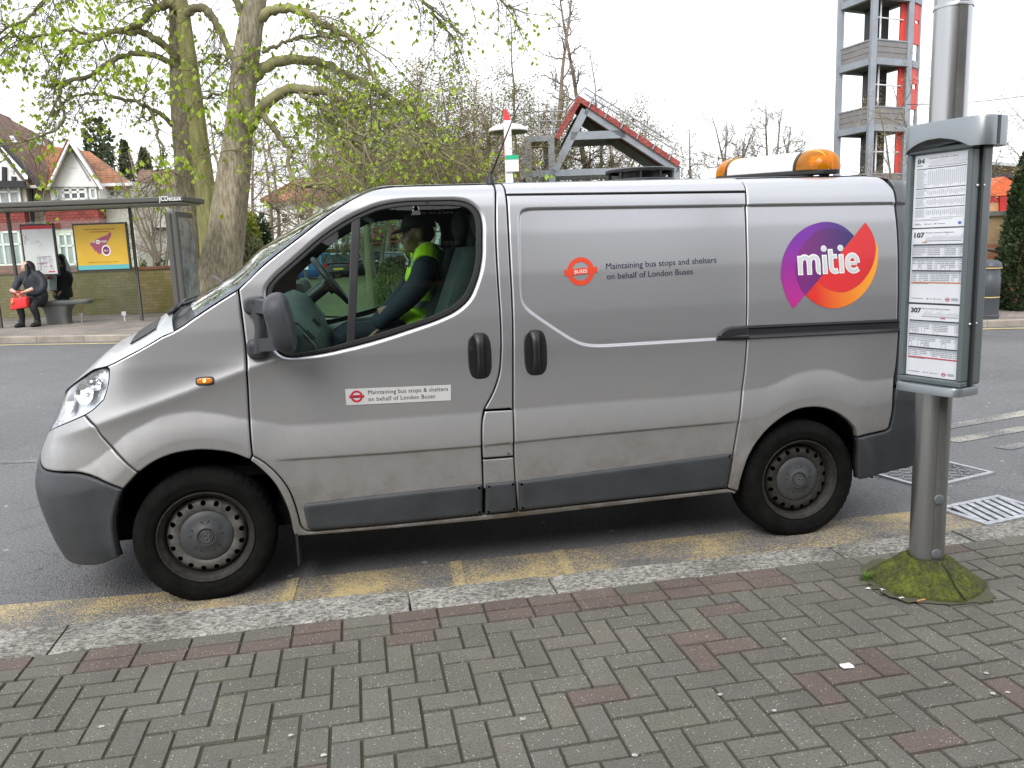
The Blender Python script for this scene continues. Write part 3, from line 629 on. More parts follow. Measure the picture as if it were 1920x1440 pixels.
AF2=[(.239,.685),(.286,.639),(.341,.569),(.383,.473),(.403,.39),(.409,.306),(.412,.285)]
DL=[(.251,.707),(.301,.672),(.357,.61),(.4,.537),(.424,.462),(.437,.384),(.442,.342),(.457,.315),(.481,.304),(.892,.297),(1.337,.302)]
BL=[(-1.3566,.745),(-1.15,.735),(-1.0,.705),(-.90,.682),(-.842,.676),(-.719,.678),(-.526,.685),(-.337,.597)]
AR=[(2.72,.293),(2.732,.362),(2.764,.476),(2.809,.55),(2.879,.629),(2.967,.689),(3.056,.725),(3.147,.727),(3.212,.716),(3.292,.681),(3.354,.635),(3.396,.588),(3.408,.542)]
WO=smooth_poly([(.375,1.484),(.418,1.532),(.527,1.619),(.644,1.716),(.774,1.794),(.904,1.847),(.981,1.862),(1.065,1.869),(1.294,1.867),(1.358,1.852),(1.401,1.808),(1.41,1.749),(1.397,1.581),(1.37,1.485),(1.324,1.39),(1.254,1.335),(1.154,1.295),(.86,1.215),(.607,1.167),(.452,1.156),(.389,1.199),(.371,1.435)], 2, 60)
WI=smooth_poly([(.398,1.481),(.433,1.521),(.541,1.608),(.655,1.702),(.78,1.776),(.907,1.828),(.985,1.841),(1.065,1.848),(1.278,1.844),(1.336,1.834),(1.37,1.805),(1.382,1.75),(1.369,1.582),(1.344,1.492),(1.302,1.412),(1.24,1.36),(1.149,1.321),(.857,1.242),(.606,1.189),(.468,1.177),(.414,1.215),(.395,1.429)], 2, 60)
def to_u(P):
    """(x, z) on the body side -> surface coordinates (the nose is wrapped)"""
    P = np.asarray(P, float).copy(); L = np.interp(P[:, 1], *_N); m = P[:, 0] < XF; P[m, 0] = XF-.8*np.arcsin(np.clip((XF-P[m, 0])/L[m], 0, .99)); return P
def crease_lines(a, b):
    x = np.arange(a, b, .02); zs = np.interp(x, _ZX, ZS); zb = np.interp(x, _ZX, ZB); o = [np.stack([x, zs], 1), np.stack([x, zs-.012], 1), np.stack([x, zs+.01], 1), np.stack([x, zb], 1)]
    for d in (-.018, -.013, -.009, -.005, .005): o.append(np.stack([x, zb+d], 1))
    for d in (-.03, -.05): o.append(np.stack([x, zs+d], 1))
    return [to_u(c) for c in o]
def recess_lines():
    o = []
    for lev in (-.006, 0., .0022, .0045, .0068, .009, .015):
        c = []
        for t in np.linspace(0, 1, 900):      # walk round the recess and find the level set along rays from its middle
            pass
        ang = np.radians(np.linspace(0, 360, 1400)); ox, oz = 2.25, 1.45
        lo = np.zeros_like(ang); hi = np.full_like(ang, 2.2)
        for _ in range(40):
            mid = (lo+hi)/2; v = rsd(ox+mid*np.cos(ang), oz+mid*np.sin(ang))-lev; lo = np.where(v > 0, mid, lo); hi = np.where(v > 0, hi, mid)
        P = np.stack([ox+lo*np.cos(ang), oz+lo*np.sin(ang)], 1); o.append(P[P[:, 0] < 3.75])
    # split each where it was cut off at the tail
    res = []
    for P in o:
        d = np.hypot(*np.diff(P, axis=0).T); k = np.argmax(d); res.append(np.vstack([P[k+1:], P[:k+1]]) if d[k] > .2 else P)
    return res
RL = recess_lines()
zl_ = [to_u([(x, float(zline(x))+q) for x in np.arange(-.68, .72, .02)]) for q in (-.02, -.008, .004, .016)]
shell = MB()
def body(name, poly, m=PAINT, holes=(), sm=2, **kw):
    P = smooth_poly(poly, sm) if sm else np.array(poly)
    o = put(panel(name, P, m, holes=holes, **kw))
    V, F = sheet(P, holes=holes, off=-.034, gap=-.006, rnd=.004, drop=0, flange=0, gx=.08, gz=.06, step=.04)
    shell.add(V, F); V2 = V.copy(); V2[:, 1] = 2*YC-V2[:, 1]; shell.add(V2, [f[::-1] for f in F])
    far_copy(o, van, name).matrix_parent_inverse = Matrix.Translation(-VO)
    return o
wing = body('front_wing', Eseg(-.503,.246)[::-1]+[(-.479,1.146),(-.473,1.085),(-.494,1.016),(-.552,.973)]+WF+AF+[(.251,.707)]+G1[::-1][1:-1], creases=crease_lines(-.66,.25)+zl_)
body('bumper_cover', WF[::-1]+HL[0:2][::1]+[(-1.2,.79),(-1.3566,.78)]+BL, gx=.02, creases=crease_lines(-.70,-.25)+zl_)
body('front_bumper', BL+[(-.384,.509),(-.416,.426),(-.426,.331),(-.429,.263),(-.55,.222),(-.75,.205),(-1.0,.205),(-1.3566,.215)], CLAD, off=.004, rnd=.014)
body('grille', [(-1.3566,.775),(-1.2,.785),(-1.07,.81),(-1.125,.85),(-1.095,.945),(-.95,1.022),(-1.05,.995),(-1.2,.965),(-1.3566,.948)], MAT['black'], gx=.03)
body('side_sill', AF2+[(.53,.278),(.891,.272),(1.211,.269),(1.513,.267),(2.715,.29),(2.658,.316),(1.513,.300),(1.337,.299),(.892,.294),(.481,.301)]+DL[::-1][3:], rnd=.007, gap=.003)
door = body('front_door', G1+DL[1:]+G2[::-1]+Eseg(.246,1.45)[::-1][:-1], holes=[WO], creases=crease_lines(.25,1.36)+zl_, hole_rnd=.022)
body('door_pillar', G2[:9]+[(1.368,.838),(1.513,.836)]+G3[::-1][2:]+[(1.545,1.955)], rnd=.007)
body('fuel_flap', [(1.368,.836),(1.513,.833),(1.504,.595),(1.346,.596),(1.344,.649),(1.344,.708),(1.351,.785)], creases=crease_lines(1.3,1.52), rnd=.007)
body('flap_panel', [(1.346,.592),(1.504,.591),(1.506,.44),(1.342,.44)], rnd=.006, gap=.003)
slide = body('sliding_door', [(2.825,1.873)]+G4[1:]+[(1.515,.303)]+G3[::-1], creases=crease_lines(1.5,2.8)+RL)
body('roof_rail', [(1.547,1.892),(2.823,1.877),(2.823,1.955),(1.547,1.955)], gap=.001, rnd=.004, drop=.002)
body('rear_quarter', G4[::-1]+[(2.825,1.955)]+[(3.58,1.955)]+G5+AR[::-1], creases=crease_lines(2.66,3.65)+RL)
# plastic cladding, proud of the doors
body('sill_cladding', [(.459,.431),(.473,.455),(.902,.468),(1.340,.473),(1.336,.306),(.892,.302),(.490,.308),(.472,.325)], CLAD, off=.014, rnd=.022, drop=.012, flange=.02)
body('sill_cladding', [(1.351,.473),(1.508,.475),(1.513,.306),(1.343,.304)], CLAD, off=.014, rnd=.02, drop=.012, flange=.02)
body('sill_cladding', [(1.515,.471),(2.683,.519),(2.652,.322),(1.518,.305)], CLAD, off=.014, rnd=.022, drop=.012, flange=.02)
body('rear_bumper', [(3.408,.540),(3.577,.562),(3.602,.575),(3.62,.659),(3.626,.762),(3.64,.80),(3.971,.80),(3.971,.40),(3.85,.345),(3.676,.330),(3.572,.312),(3.44,.293),(3.429,.301),(3.414,.423)], CLAD, off=.004, rnd=.016, gx=.02)
body('rear_pillar', [(3.655,.81),(3.670,1.163),(3.687,1.45),(3.699,1.618),(3.699,1.834),(3.69,1.89),(3.68,1.925),(3.80,1.92),(3.971,1.89),(3.971,.81)], mat('rear_pillar_grey', (.10, .105, .115), .4, coat=.3), gap=.003, rnd=.006)
# window: rubber surround, pane, divider
rub = MAT['rubber']
for side in (0, 1):
    o = panel('window_seal', WO, rub, far_side=side, holes=[WI], off=-.004, gap=.001, rnd=.004, drop=.003, flange=.02, gx=.03, gz=.02); put(o)
    P = offs(WI if area(WI) > 0 else WI[::-1], -.006)
    o = panel('door_window', P, GLASS, far_side=side, off=-.010, gap=0, rnd=.003, drop=0, flange=0, gx=.05, gz=.05); put(o)
    o = panel('window_divider', [(.783,1.787),(.827,1.806),(.759,1.205),(.720,1.195)], MAT['black'], far_side=side, off=-.006, gap=0, rnd=.006, drop=.004, flange=.03); put(o)
put(shell.build('inner_shell', MAT['dark']))
# headlights
hlm = mat('headlight_lens', (.86, .88, .9), .06, spec=.6, coat=.8)
def headlight(side):
    b = MB(); V, F = sheet(smooth_poly(HL, 2), off=.004, gap=.004, rnd=.016, drop=.012, gx=.02, gz=.015)
    if side: V[:, 1] = 2*YC-V[:, 1]; F = [f[::-1] for f in F]
    b.add(V, F); o = put(b.build('headlight', glass_mat('headlight_cover', (.93, .95, .97), 1.3) if not side else bpy.data.materials['headlight_cover'], smooth=True))
    refl = bpy.data.materials.get('lamp_reflector') or mat('lamp_reflector', (.92, .93, .95), .22, metal=.35, bump=.2, bscale=20)
    V, F = sheet(smooth_poly(HL, 2), off=-.030, gap=.002, rnd=.004, drop=-.026, flange=0, gx=.03, gz=.02)
    if side: V[:, 1] = 2*YC-V[:, 1]; F = [f[::-1] for f in F]
    b = MB(); b.add(V, F); r = b.build('lamp_reflector', refl, smooth=True); r.parent = o
    b = MB()
    for u, z, rr in ((-.66,1.045,.058),(-.80,.985,.05),(-.575,1.085,.03)):
        c = surf(u, z); n = nrm(u, z); q = Vector(n).to_track_quat('Z', 'Y').to_matrix()
        prof = [(rr, -.006), (rr*.93, -.010), (rr*.8, -.018), (rr*.5, -.024), (rr*.2, -.026), (.0005, -.012)]
        bb = MB(); bb.lathe(prof, 28); W = np.concatenate(bb.v) @ np.array(q).T + c
        if side: W[:, 1] = 2*YC-W[:, 1]
        b.add(W, bb.f if not side else [f[::-1] for f in bb.f])
    r = b.build('lamp_bowl', bpy.data.materials.get('lamp_bowl') or mat('lamp_bowl', (.8, .82, .85), .08, metal=1), smooth=True); r.parent = o
headlight(0); headlight(1)
# bonnet, scuttle, windscreen and roof: one skin between the two upper edges
def top_rows(us, crown, bow, nt_=33, dz=0.):
    E = np.array(E0+[(2.0,1.955),(2.8,1.955),(3.4,1.955),(3.60,1.953)])
    rows = []
    for u in us:
        z = np.interp(u, E[:, 0], E[:, 1]); e = surf(np.array(u), np.array(z)); t = np.linspace(-1, 1, nt_); k = 1-np.abs(t)**2.3
        x = e[0]-bow(u)*k; y = YC+(e[1]-YC)*(-t)*-1 if False else YC+t*(YC-e[1]); zz = z+crown(u)*k+dz
        rows.append(np.stack([x, y, zz], 1))
    return np.array(rows)
cr = lambda u: float(np.interp(u, [-1.36,-1.1,-.7,-.45,-.04,.06,.4,.9,1.1,3.7], [.0,.02,.075,.095,.085,.05,.075,.04,.028,.028]))
bw = lambda u: float(np.interp(u, [-.8,-.45,-.05,.06,.5,.95,1.1], [0,.03,.10,.13,.07,.0,0]))
b = MB(); us = np.concatenate([np.linspace(-1.3566,-.4,30), np.linspace(-.385,-.05,16)]); R = top_rows(us, cr, bw); b.grid(R, flip=True)
lip = R[-1].copy(); lip[:, 2] -= .03; b.grid(np.array([R[-1], lip]), flip=True)
hood = put(b.build('bonnet', PAINT, smooth=True))
b = MB(); b.grid(top_rows(np.linspace(-.06,.075,8), cr, bw, dz=-.028), flip=True); cowl = put(b.build('scuttle_panel', MAT['black'], smooth=True))
b = MB(); b.grid(top_rows(np.linspace(.058,.93,40), cr, bw, dz=-.002), flip=True); scr = put(b.build('windscreen', SCREEN, smooth=True))
b = MB(); R = top_rows(np.concatenate([np.linspace(.925,1.1,10), np.linspace(1.15,3.6,50)]), cr, bw); e = R[-1].copy(); e2 = e.copy(); e2[:, 0] += .14; e2[:, 2] -= .022; e3 = e.copy(); e3[:, 0] += .235; e3[:, 2] -= .075
b.grid(np.concatenate([R, [e2], [e3]]), flip=True); put(b.build('roof', PAINT, smooth=True))
# dark edge band of the screen along the pillar
R = top_rows(np.linspace(.05,1.0,40), cr, bw, 201, dz=.0015)
SED = mat('screen_edge', (.03, .04, .07), .25)
for sl_ in (slice(0, 7), slice(194, 201)): b = MB(); b.grid(R[:, sl_], flip=True); put(b.build('windscreen_edge', SED, smooth=True))
# bonnet air vents, wipers
for s in (1, -1):
    b = MB(); t = np.linspace(.50, .80, 9)
    for k, u in enumerate(np.linspace(-.36, -.16, 13)):
        z = np.interp(u, [p[0] for p in E0], [p[1] for p in E0]); e = surf(np.array(u), np.array(z)); W = YC-e[1]
        P = np.stack([e[0]-bw(u)*(1-t**2.3), YC-s*t*W, z+cr(u)*(1-t**2.3)+.004], 1); b.tube(P, .0045, 5)
    put(b.build('bonnet_vent', MAT['black']))
for (a, c) in (((-.02,.40),(.30,.93)), ((-.02,1.0),(.33,1.52))):
    b = MB(); P = [(a[0]-.09, a[1], 1.395), (a[0], a[1]+.1, 1.425), ((a[0]+c[0])/2-.05, (a[1]+c[1])/2, 1.50), (c[0]-.30, c[1], 1.53)]
    b.tube(P, .009, 6); b.tube([(a[0]-.12, a[1]-.02, 1.36), (a[0]-.08, a[1]+.01, 1.40)], .016, 8); b.tube([(a[0]-.05, a[1]-.15, 1.40), (a[0]-.08, a[1]+.2, 1.42), (a[0]-.06, a[1]+.45, 1.43)], .007, 5); put(b.build('wiper', MAT['black'], smooth=True))
# rear doors
b = MB(); zz = np.linspace(.3, 1.90, 30); e = surf(np.full(30, 3.971), zz); W = np.linspace(0, 1, 12)
b.grid(np.stack([e*(1-k)+np.stack([e[:, 0], 2*YC-e[:, 1], e[:, 2]], 1)*k for k in W], 1)); put(b.build('rear_door', PAINT, smooth=True))
# floor, wheel housings
b = MB(); b.box((1.5, YC, .34), (4.0, 1.50, .10)); b.box((1.55, YC, .27), (2.1, .9, .08)); b.tube([(.9,YC+.2,.24),(3.0,YC+.3,.24),(3.8,YC+.3,.25)], .04, 8); b.box((3.1, YC, .30), (.12, 1.5, .12)); b.box((0, YC, .30), (.12, 1.4, .12))
put(b.build('underbody', MAT['dark']))
for x in (0, 3.098):
    for s in (0, 1):
        b = MB(); a = np.radians(np.linspace(-4, 184, 30)); y0, y1 = .0, .34
        P = np.array([[[x+.445*math.cos(t), y, .316+.445*math.sin(t)] for t in a] for y in (y0, y1)])
        b.grid(P, flip=False); b.add([[x+.445*math.cos(t), y1, .316+.445*math.sin(t)] for t in a], [tuple(range(30))])
        if s: b.v = [np.stack([v[:, 0], 2*YC-v[:, 1], v[:, 2]], 1) for v in b.v]
        put(b.build('wheel_housing', MAT['dark']))
# ---- wheels
TYRE = mat('tyre_rubber', (.007, .007, .0068), .9, spec=.12, var=.35, vscale=9, bump=.2, bscale=180)
STEEL = mat('steel_rim', (.030, .028, .025), .65, metal=.15, spec=.3, var=.3, vscale=30)
WORN = mat('worn_rim_face', (.135, .130, .120), .6, metal=.3, col2=(.045, .044, .042), vscale=16)
CAP = mat('hub_cap_plastic', (.050, .053, .056), .5, var=.15, vscale=20)
def wheel(x, s, steer):
    sg = 1 if s == 0 else -1
    W = empty('wheel', (0, 0, 0)); put(W); W.location = (x, 0 if s == 0 else 2*YC, .316); W.rotation_euler = (0, 0, steer if s == 0 else steer+math.pi)
    b = MB(); prof = [(.224,.020),(.226,.004),(.231,-.006),(.240,-.012),(.256,-.017),(.262,-.017),(.266,-.020),(.285,-.019),(.305,-.010),(.318,.002),(.3265,.016),(.3305,.034),(.3305,.062),(.324,.064),(.324,.072),(.331,.074),(.331,.13),(.324,.132),(.324,.140),(.3305,.142),(.3305,.178),(.3265,.195),(.305,.215),(.26,.222),(.224,.20)]
    n = 288; b.lathe(prof, n, axis='y'); V = np.concatenate(b.v); k = len(prof); A = np.arange(n)
    for i in (9, 10, 11, 12, 19, 20, 21):
        r = V[i*n:(i+1)*n]; notch = (A % 6 == 0); f = np.where(notch, 1-.0035/.33, 1.); r[:, 0] *= f; r[:, 2] *= f
    flat = V[:, 2] < -.316; V[flat, 2] = -.316
    b.v = [V]; t = b.build('tyre', TYRE, W, angle=40)
    b = MB(); b.lathe([(.226,.018),(.2245,.000),(.219,-.003),(.214,.002),(.212,.014),(.204,.020),(.197,.030),(.191,.060),(.186,.072),(.183,.060)], 96, axis='y'); rim = b.build('rim', STEEL, W, smooth=True)
    prof = np.array([(.118,.036),(.125,.030),(.140,.0255),(.160,.0265),(.172,.033),(.180,.046),(.1865,.066)])
    def f(x_, y_, t_): r = np.hypot(x_, y_); return np.stack([x_, np.interp(r, prof[:, 0], prof[:, 1])-t_, y_], 1)
    nh = 17; hl = [circ(.1625*math.cos(a), .1625*math.sin(a), .0125, 18) for a in np.arange(nh)*2*np.pi/nh+.1]
    fc = decal([(circ(0, 0, .1862, 90), 0, 0., hl+[circ(0, 0, .1185, 64)])], 'rim_face', [WORN if x < 1 else STEEL], W, f, grid=.009)
    for p in fc.data.polygons: p.use_smooth = True
    b = MB(); b.lathe([(.19,.075),(.0005,.075)], 40, axis='y'); b.build('hole_shade_disc', MAT['dark'], W)  # black disc behind the rim holes, painted in for the shade inside
    b = MB(); cp = [(.1225,.040),(.1225,.030),(.119,.026),(.090,.020),(.050,.012),(.046,.008),(.041,.008),(.040,.014),(.031,.014),(.030,.010),(.0005,.009)]; b.lathe(cp, 80, axis='y')
    b.build('hub_cap', CAP, W, smooth=True, angle=50); b = MB()
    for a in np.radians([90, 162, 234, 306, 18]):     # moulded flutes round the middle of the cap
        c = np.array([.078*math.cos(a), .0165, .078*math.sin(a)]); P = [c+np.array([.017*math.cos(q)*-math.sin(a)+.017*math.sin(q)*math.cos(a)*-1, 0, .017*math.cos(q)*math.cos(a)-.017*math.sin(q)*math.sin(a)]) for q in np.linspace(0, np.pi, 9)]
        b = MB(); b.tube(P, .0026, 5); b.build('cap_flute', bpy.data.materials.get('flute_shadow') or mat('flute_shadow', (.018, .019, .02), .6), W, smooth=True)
    b = MB(); em = lambda q: [(px, .0085, pz) for px, pz in q]      # winged beast emblem of the cap
    b.tube([(.028*math.cos(a), .009, .028*math.sin(a)) for a in np.linspace(0, 2*np.pi, 40)], .0018, 5)
    for q in ([(-.020,-.012),(-.012,-.004),(-.013,.006),(-.006,.014),(.002,.018),(.004,.010),(-.002,.005)], [(-.012,-.004),(-.002,-.006),(.008,-.001),(.012,.008),(.019,.012)], [(.008,-.001),(.013,-.008),(.009,-.016),(.016,-.018)], [(-.002,-.006),(-.004,-.014),(-.011,-.019)], [(.004,.010),(.010,.004),(.016,.003)]):
        b.tube(bez(em(q), 12), .0022, 5)
    b.build('cap_emblem', mat('emblem_grey', (.13, .13, .13), .4, metal=.4) if 'emblem_grey' not in bpy.data.materials else bpy.data.materials['emblem_grey'], W, smooth=True)
for x, st in ((0, .064), (3.098, 0)):
    for s in (0, 1): wheel(x, s, st)
# mud flap behind the front wheel
b = MB(); b.box((.42, .10, .23), (.012, .26, .18)); put(b.build('mud_flap', MAT['black']))

# ---- handles, rail, lamps, mirror
def superell(cx, cz, w, h, e=3.2, n=44):
    t = np.linspace(0, 2*np.pi, n, endpoint=False); c, s = np.cos(t), np.sin(t)
    return np.stack([cx+w/2*np.sign(c)*np.abs(c)**(2/e), cz+h/2*np.sign(s)*np.abs(s)**(2/e)], 1)
HB = mat('handle_black', (.013, .013, .014), .38)
for nm, u, z, par in (('door_handle', 1.357, 1.110, door), ('door_handle', 1.638, 1.109, slide)):
    P = superell(u, z, .118, .228); out_ = superell(u, z, .118, .228)
    V, F = sheet(P, off=.004, gap=0, rnd=.012, drop=.004, flange=.004, gx=.012, gz=.012)
    UVr = np.hypot((V[:, 0]-u)/.058, (V[:, 2]-z)/.112)
    V[:, 1] += .001*np.clip(1-UVr**2, 0, 1)                      # dished cup
    b = MB(); b.add(V, F); h = put(b.build(nm, HB, smooth=True))
    n = nrm(np.array(u), np.array(z)); c = surf(np.array(u), np.array(z))
    b = MB(); zz = np.linspace(-.105, .105, 15); pts = np.array([surf(np.array(u), np.array(z+k)) for k in zz]); bow = .026*(1-(zz/.105)**4)+.002
    for w_, dn in ((.016, 0),):
        L = pts+n*bow[:, None]; q = []
        for p, k in zip(L, zz):
            ww = .017+.010*abs(k/.105)**3
            q.append([p+np.array([-ww, .008, 0]), p+np.array([-ww*.8, -.001, 0]), p+np.array([0, -.003, 0]), p+np.array([ww*.8, -.001, 0]), p+np.array([ww, .008, 0])])
        b.grid(np.array(q), flip=True)
    g = b.build('grip', HB, h, smooth=True)
    far_copy(h, van).matrix_parent_inverse = Matrix.Translation(-VO)
# sliding door rail and its end piece
b = MB(); xs = np.linspace(2.775, 3.662, 30); pr = [(1.181,.002),(1.180,.010),(1.168,.012),(1.163,.003),(1.135,.003),(1.131,.012),(1.116,.012),(1.112,.002)]
b.grid(np.array([[surf(np.array(x), np.array(z-(x-2.775)*.013))+nrm(np.array(x), np.array(z))*d for z, d in pr] for x in xs]), flip=False); rail = put(b.build('door_rail', MAT['black'], smooth=True, angle=30))
o = put(panel('rail_end', smooth_poly([(2.598,1.115),(2.612,1.142),(2.640,1.168),(2.68,1.181),(2.785,1.182),(2.785,1.108)], 1, 50), MAT['black'], off=.020, gap=0, rnd=.016, drop=.016, flange=.01, gx=.02, gz=.01))
for o_ in (rail, o): far_copy(o_, van).matrix_parent_inverse = Matrix.Translation(-VO)
# side repeater
AMB = mat('amber_lens', (.85, .26, .02), .12, spec=.6, coat=.6, trans=.35)
o = put(panel('side_repeater', superell(.0695, 1.073, .084, .040, 4), MAT['black'], off=.006, gap=0, rnd=.004, drop=.004, flange=.006, gx=.01, gz=.008))
q = panel('repeater_lens', superell(.0695, 1.073, .070, .027, 3), AMB, off=.011, gap=0, rnd=.006, drop=.004, flange=.004, gx=.008, gz=.006); q.parent = o
for k, (u, z, s) in enumerate(((.0695, 1.073, .006),)):
    b = MB(); ball(b, surf(np.array(u), np.array(z))+nrm(np.array(u), np.array(z))*.012, (s, .003, s*1.3), 8); r = b.build('repeater_bulb', mat('bulb_glow', (1, .75, .3), .3, emit=((1, .6, .15), 2.5))); r.parent = o
# mirror
RIM_ = [(.369,1.409),(.384,1.448),(.413,1.470),(.453,1.471),(.474,1.450),(.492,1.384),(.503,1.325),(.505,1.236),(.491,1.197),(.443,1.200),(.404,1.231),(.388,1.302)]
M_ = dens(smooth_poly(RIM_, 3, 80), .012); cM = M_.mean(0)
def mirror(side):
    b = MB(); R = []
    for y, s in ((-.118,.90),(-.125,.965),(-.15,1.0),(-.20,1.0),(-.235,.965),(-.262,.88),(-.282,.72),(-.291,.45),(-.294,.22),(-.295,.01)):
        sh = np.array([.012*(1-s), 0]); q = cM+(M_-cM)*s+sh; R.append(np.stack([q[:, 0], np.full(len(q), y), q[:, 1]], 1))
    b.grid(np.array(R), close=True, flip=True); k = len(M_); b.f.append(tuple(range(k))); 
    if side: b.v = [np.stack([v[:, 0], 2*YC-v[:, 1], v[:, 2]], 1) for v in b.v]; b.f = [f[::-1] for f in b.f]
    m = put(b.build('door_mirror', MIRP, smooth=True, angle=60))
    b = MB()
    for (z0, z1, wx) in ((1.365,1.452,.050),(1.157,1.262,.052)):
        q = superell(.318, (z0+z1)/2, wx*2, z1-z0, 3.0, 28); R = []
        for d, s in ((-.01,1.0),(.03,.98),(.055,.90),(.066,.70),(.068,.3)):
            R.append(np.array([surf(np.array(.318), np.array((z0+z1)/2))*0+np.array([.318+(p[0]-.318)*s, YW+.055-d, (z0+z1)/2+(p[1]-(z0+z1)/2)*s]) for p in q]))
        b.grid(np.array(R), close=True, flip=True)
    zz = np.linspace(1.19, 1.42, 12); R = []
    for z in zz:
        t = abs((z-1.305)/.115); w_ = .026+.022*t**2; cx = .333+.006*(1-t); yo = -.02-.028*(1-t*.4)
        R.append(np.array([[cx+w_*math.cos(a), yo+.03*math.sin(a)+.0, z] for a in np.linspace(0, 2*np.pi, 16, endpoint=False)]))
    b.grid(np.array(R), close=True, flip=True)
    b.beam((.345, -.06, 1.41), (.41, -.14, 1.40), .05, .06); b.beam((.345, -.06, 1.23), (.43, -.14, 1.24), .05, .06)
    if side: b.v = [np.stack([v[:, 0], 2*YC-v[:, 1], v[:, 2]], 1) for v in b.v]; b.f = [f[::-1] for f in b.f]
    a = b.build('mirror_arm', MIRP, m, angle=40); a.matrix_parent_inverse = Matrix.Translation(VO) @ Matrix.Identity(4) if False else Matrix.Identity(4)
mirror(0); mirror(1)

# ---- lettering and artwork
RED_O = mat('roundel_red', (.62, .055, .02), .4); RED_S = mat('sticker_red', (.45, .02, .045), .45); NAVY = mat('lettering_navy', (.012, .015, .04), .45)
WHT = mat('vinyl_white', (.78, .79, .80), .35); SILV = mat('vinyl_silver', (.55, .57, .58), .35)
def roundel(cx, cz, R, name, m_ring, m_txt, parent, fn, bar_h=.25, txt='BUSES'):
    ring = decal([(circ(cx, cz, R, 56), 0, 0, [circ(cx, cz, R*.66, 48)]), ([(cx-R*1.22, cz-R*bar_h*.9), (cx+R*1.22, cz-R*bar_h*.9), (cx+R*1.22, cz+R*bar_h*.9), (cx-R*1.22, cz+R*bar_h*.9)], 0, .0006, [])], name, [m_ring], parent, fn, grid=R*.3)
    t = text_fit(txt, R*.95, R*.26, 'lettering', m_txt, ring, lambda x, y, t_: fn(cx-R*.475+x, cz-R*.13+y, t_+.0012), bold=0.)
    return ring
def sfn(slope=0., x0=0., off=.002):
    def f(x, y, t):
        u = np.asarray(x, float); z = np.asarray(y, float)+slope*(u-x0); return surf(u, z)+nrm(u, z)*(off+np.asarray(t))[:, None]
    return f
def on(o): o.parent = van; o.matrix_parent_inverse = Matrix.Translation(-VO); return o
r = roundel(1.897, 1.498, .070, 'bus_roundel', RED_O, WHT, None, sfn(.055, 1.897)); on(r)
f = sfn(.016, 2.03)
on(text_fit('Maintaining bus stops and shelters', .597, .0315, 'lettering', NAVY, None, lambda x, y, t: f(2.031+x, 1.503+y, t), bold=0.))
on(text_fit('on behalf of London Buses', .463, .0315, 'lettering', NAVY, None, lambda x, y, t: f(2.031+x, 1.452+y, t), bold=0.))
f = sfn(-.024, .70)
st = on(decal([([(.699,.9125),(1.203,.9125),(1.207,.990),(.699,.991)], 0, 0, [])], 'door_sticker', [mat('sticker_white', (.52, .52, .51), .35, var=.05, vscale=8)], None, f))
roundel(.751, .953, .029, 'bus_roundel', RED_S, NAVY, st, lambda x, y, t: f(x, y, t+.001))
text_fit('Maintaining bus stops & shelters', .385, .0215, 'lettering', NAVY, st, lambda x, y, t: f(.806+x, .9605+y, t+.001), bold=0., space=1.08)
text_fit('on behalf of London Buses', .322, .0215, 'lettering', NAVY, st, lambda x, y, t: f(.804+x, .9275+y, t+.001), bold=0., space=1.08)
# big two-part disc with the company word
def art_mat():
    m = bpy.data.materials.new('logo_print'); m.use_nodes = True; nt = m.node_tree; b_ = nt.nodes['Principled BSDF']; b_.inputs['Roughness'].default_value = .35
    a = _n(nt, 'ShaderNodeVertexColor'); a.layer_name = 'Col'; nt.links.new(a.outputs['Color'], b_.inputs['Base Color']); return m
ART = art_mat(); f = sfn(0, 0, .0018)
PUR=[(3.045,1.254),(3.014,1.309),(2.995,1.366),(2.985,1.418),(2.989,1.468),(3.003,1.523),(3.028,1.569),(3.063,1.614),(3.107,1.652),(3.161,1.681),(3.215,1.697),(3.262,1.703),(3.314,1.697),(3.365,1.677),(3.399,1.652),(3.428,1.623)]
PIN=[(3.12,1.321),(3.094,1.357),(3.074,1.409),(3.07,1.46),(3.085,1.52),(3.115,1.575),(3.161,1.62),(3.216,1.656),(3.275,1.668),(3.332,1.662),(3.377,1.644),(3.419,1.615)]
ORA=[(3.501,1.692),(3.529,1.651),(3.548,1.598),(3.561,1.564),(3.562,1.526),(3.553,1.469),(3.536,1.418),(3.503,1.362),(3.452,1.308),(3.397,1.272),(3.339,1.251),(3.286,1.245),(3.224,1.255),(3.168,1.283),(3.12,1.321)]
REDP=[(3.501,1.692),(3.529,1.651),(3.546,1.607),(3.551,1.56),(3.542,1.512),(3.52,1.456),(3.484,1.406),(3.439,1.365),(3.39,1.339),(3.342,1.327),(3.29,1.334),(3.239,1.355),(3.195,1.392)]
smo = lambda L: np.vstack([bez([(a, b_, 0) for a, b_ in L], 60)[:, :2]])
logo = decal([(smo(PUR), 0, 0, []), (smo(ORA), 0, .0003, []), (smo(PIN), 0, .0006, []), (smo(REDP), 0, .0009, [])], 'company_logo', [ART], None, f, grid=.022); on(logo)
def s2l(c): c = np.asarray(c, float)/255; return np.where(c < .04045, c/12.92, ((c+.055)/1.055)**2.4)
co = np.empty(len(logo.data.vertices)*3); logo.data.vertices.foreach_get('co', co); co = co.reshape(-1, 3); lift = []
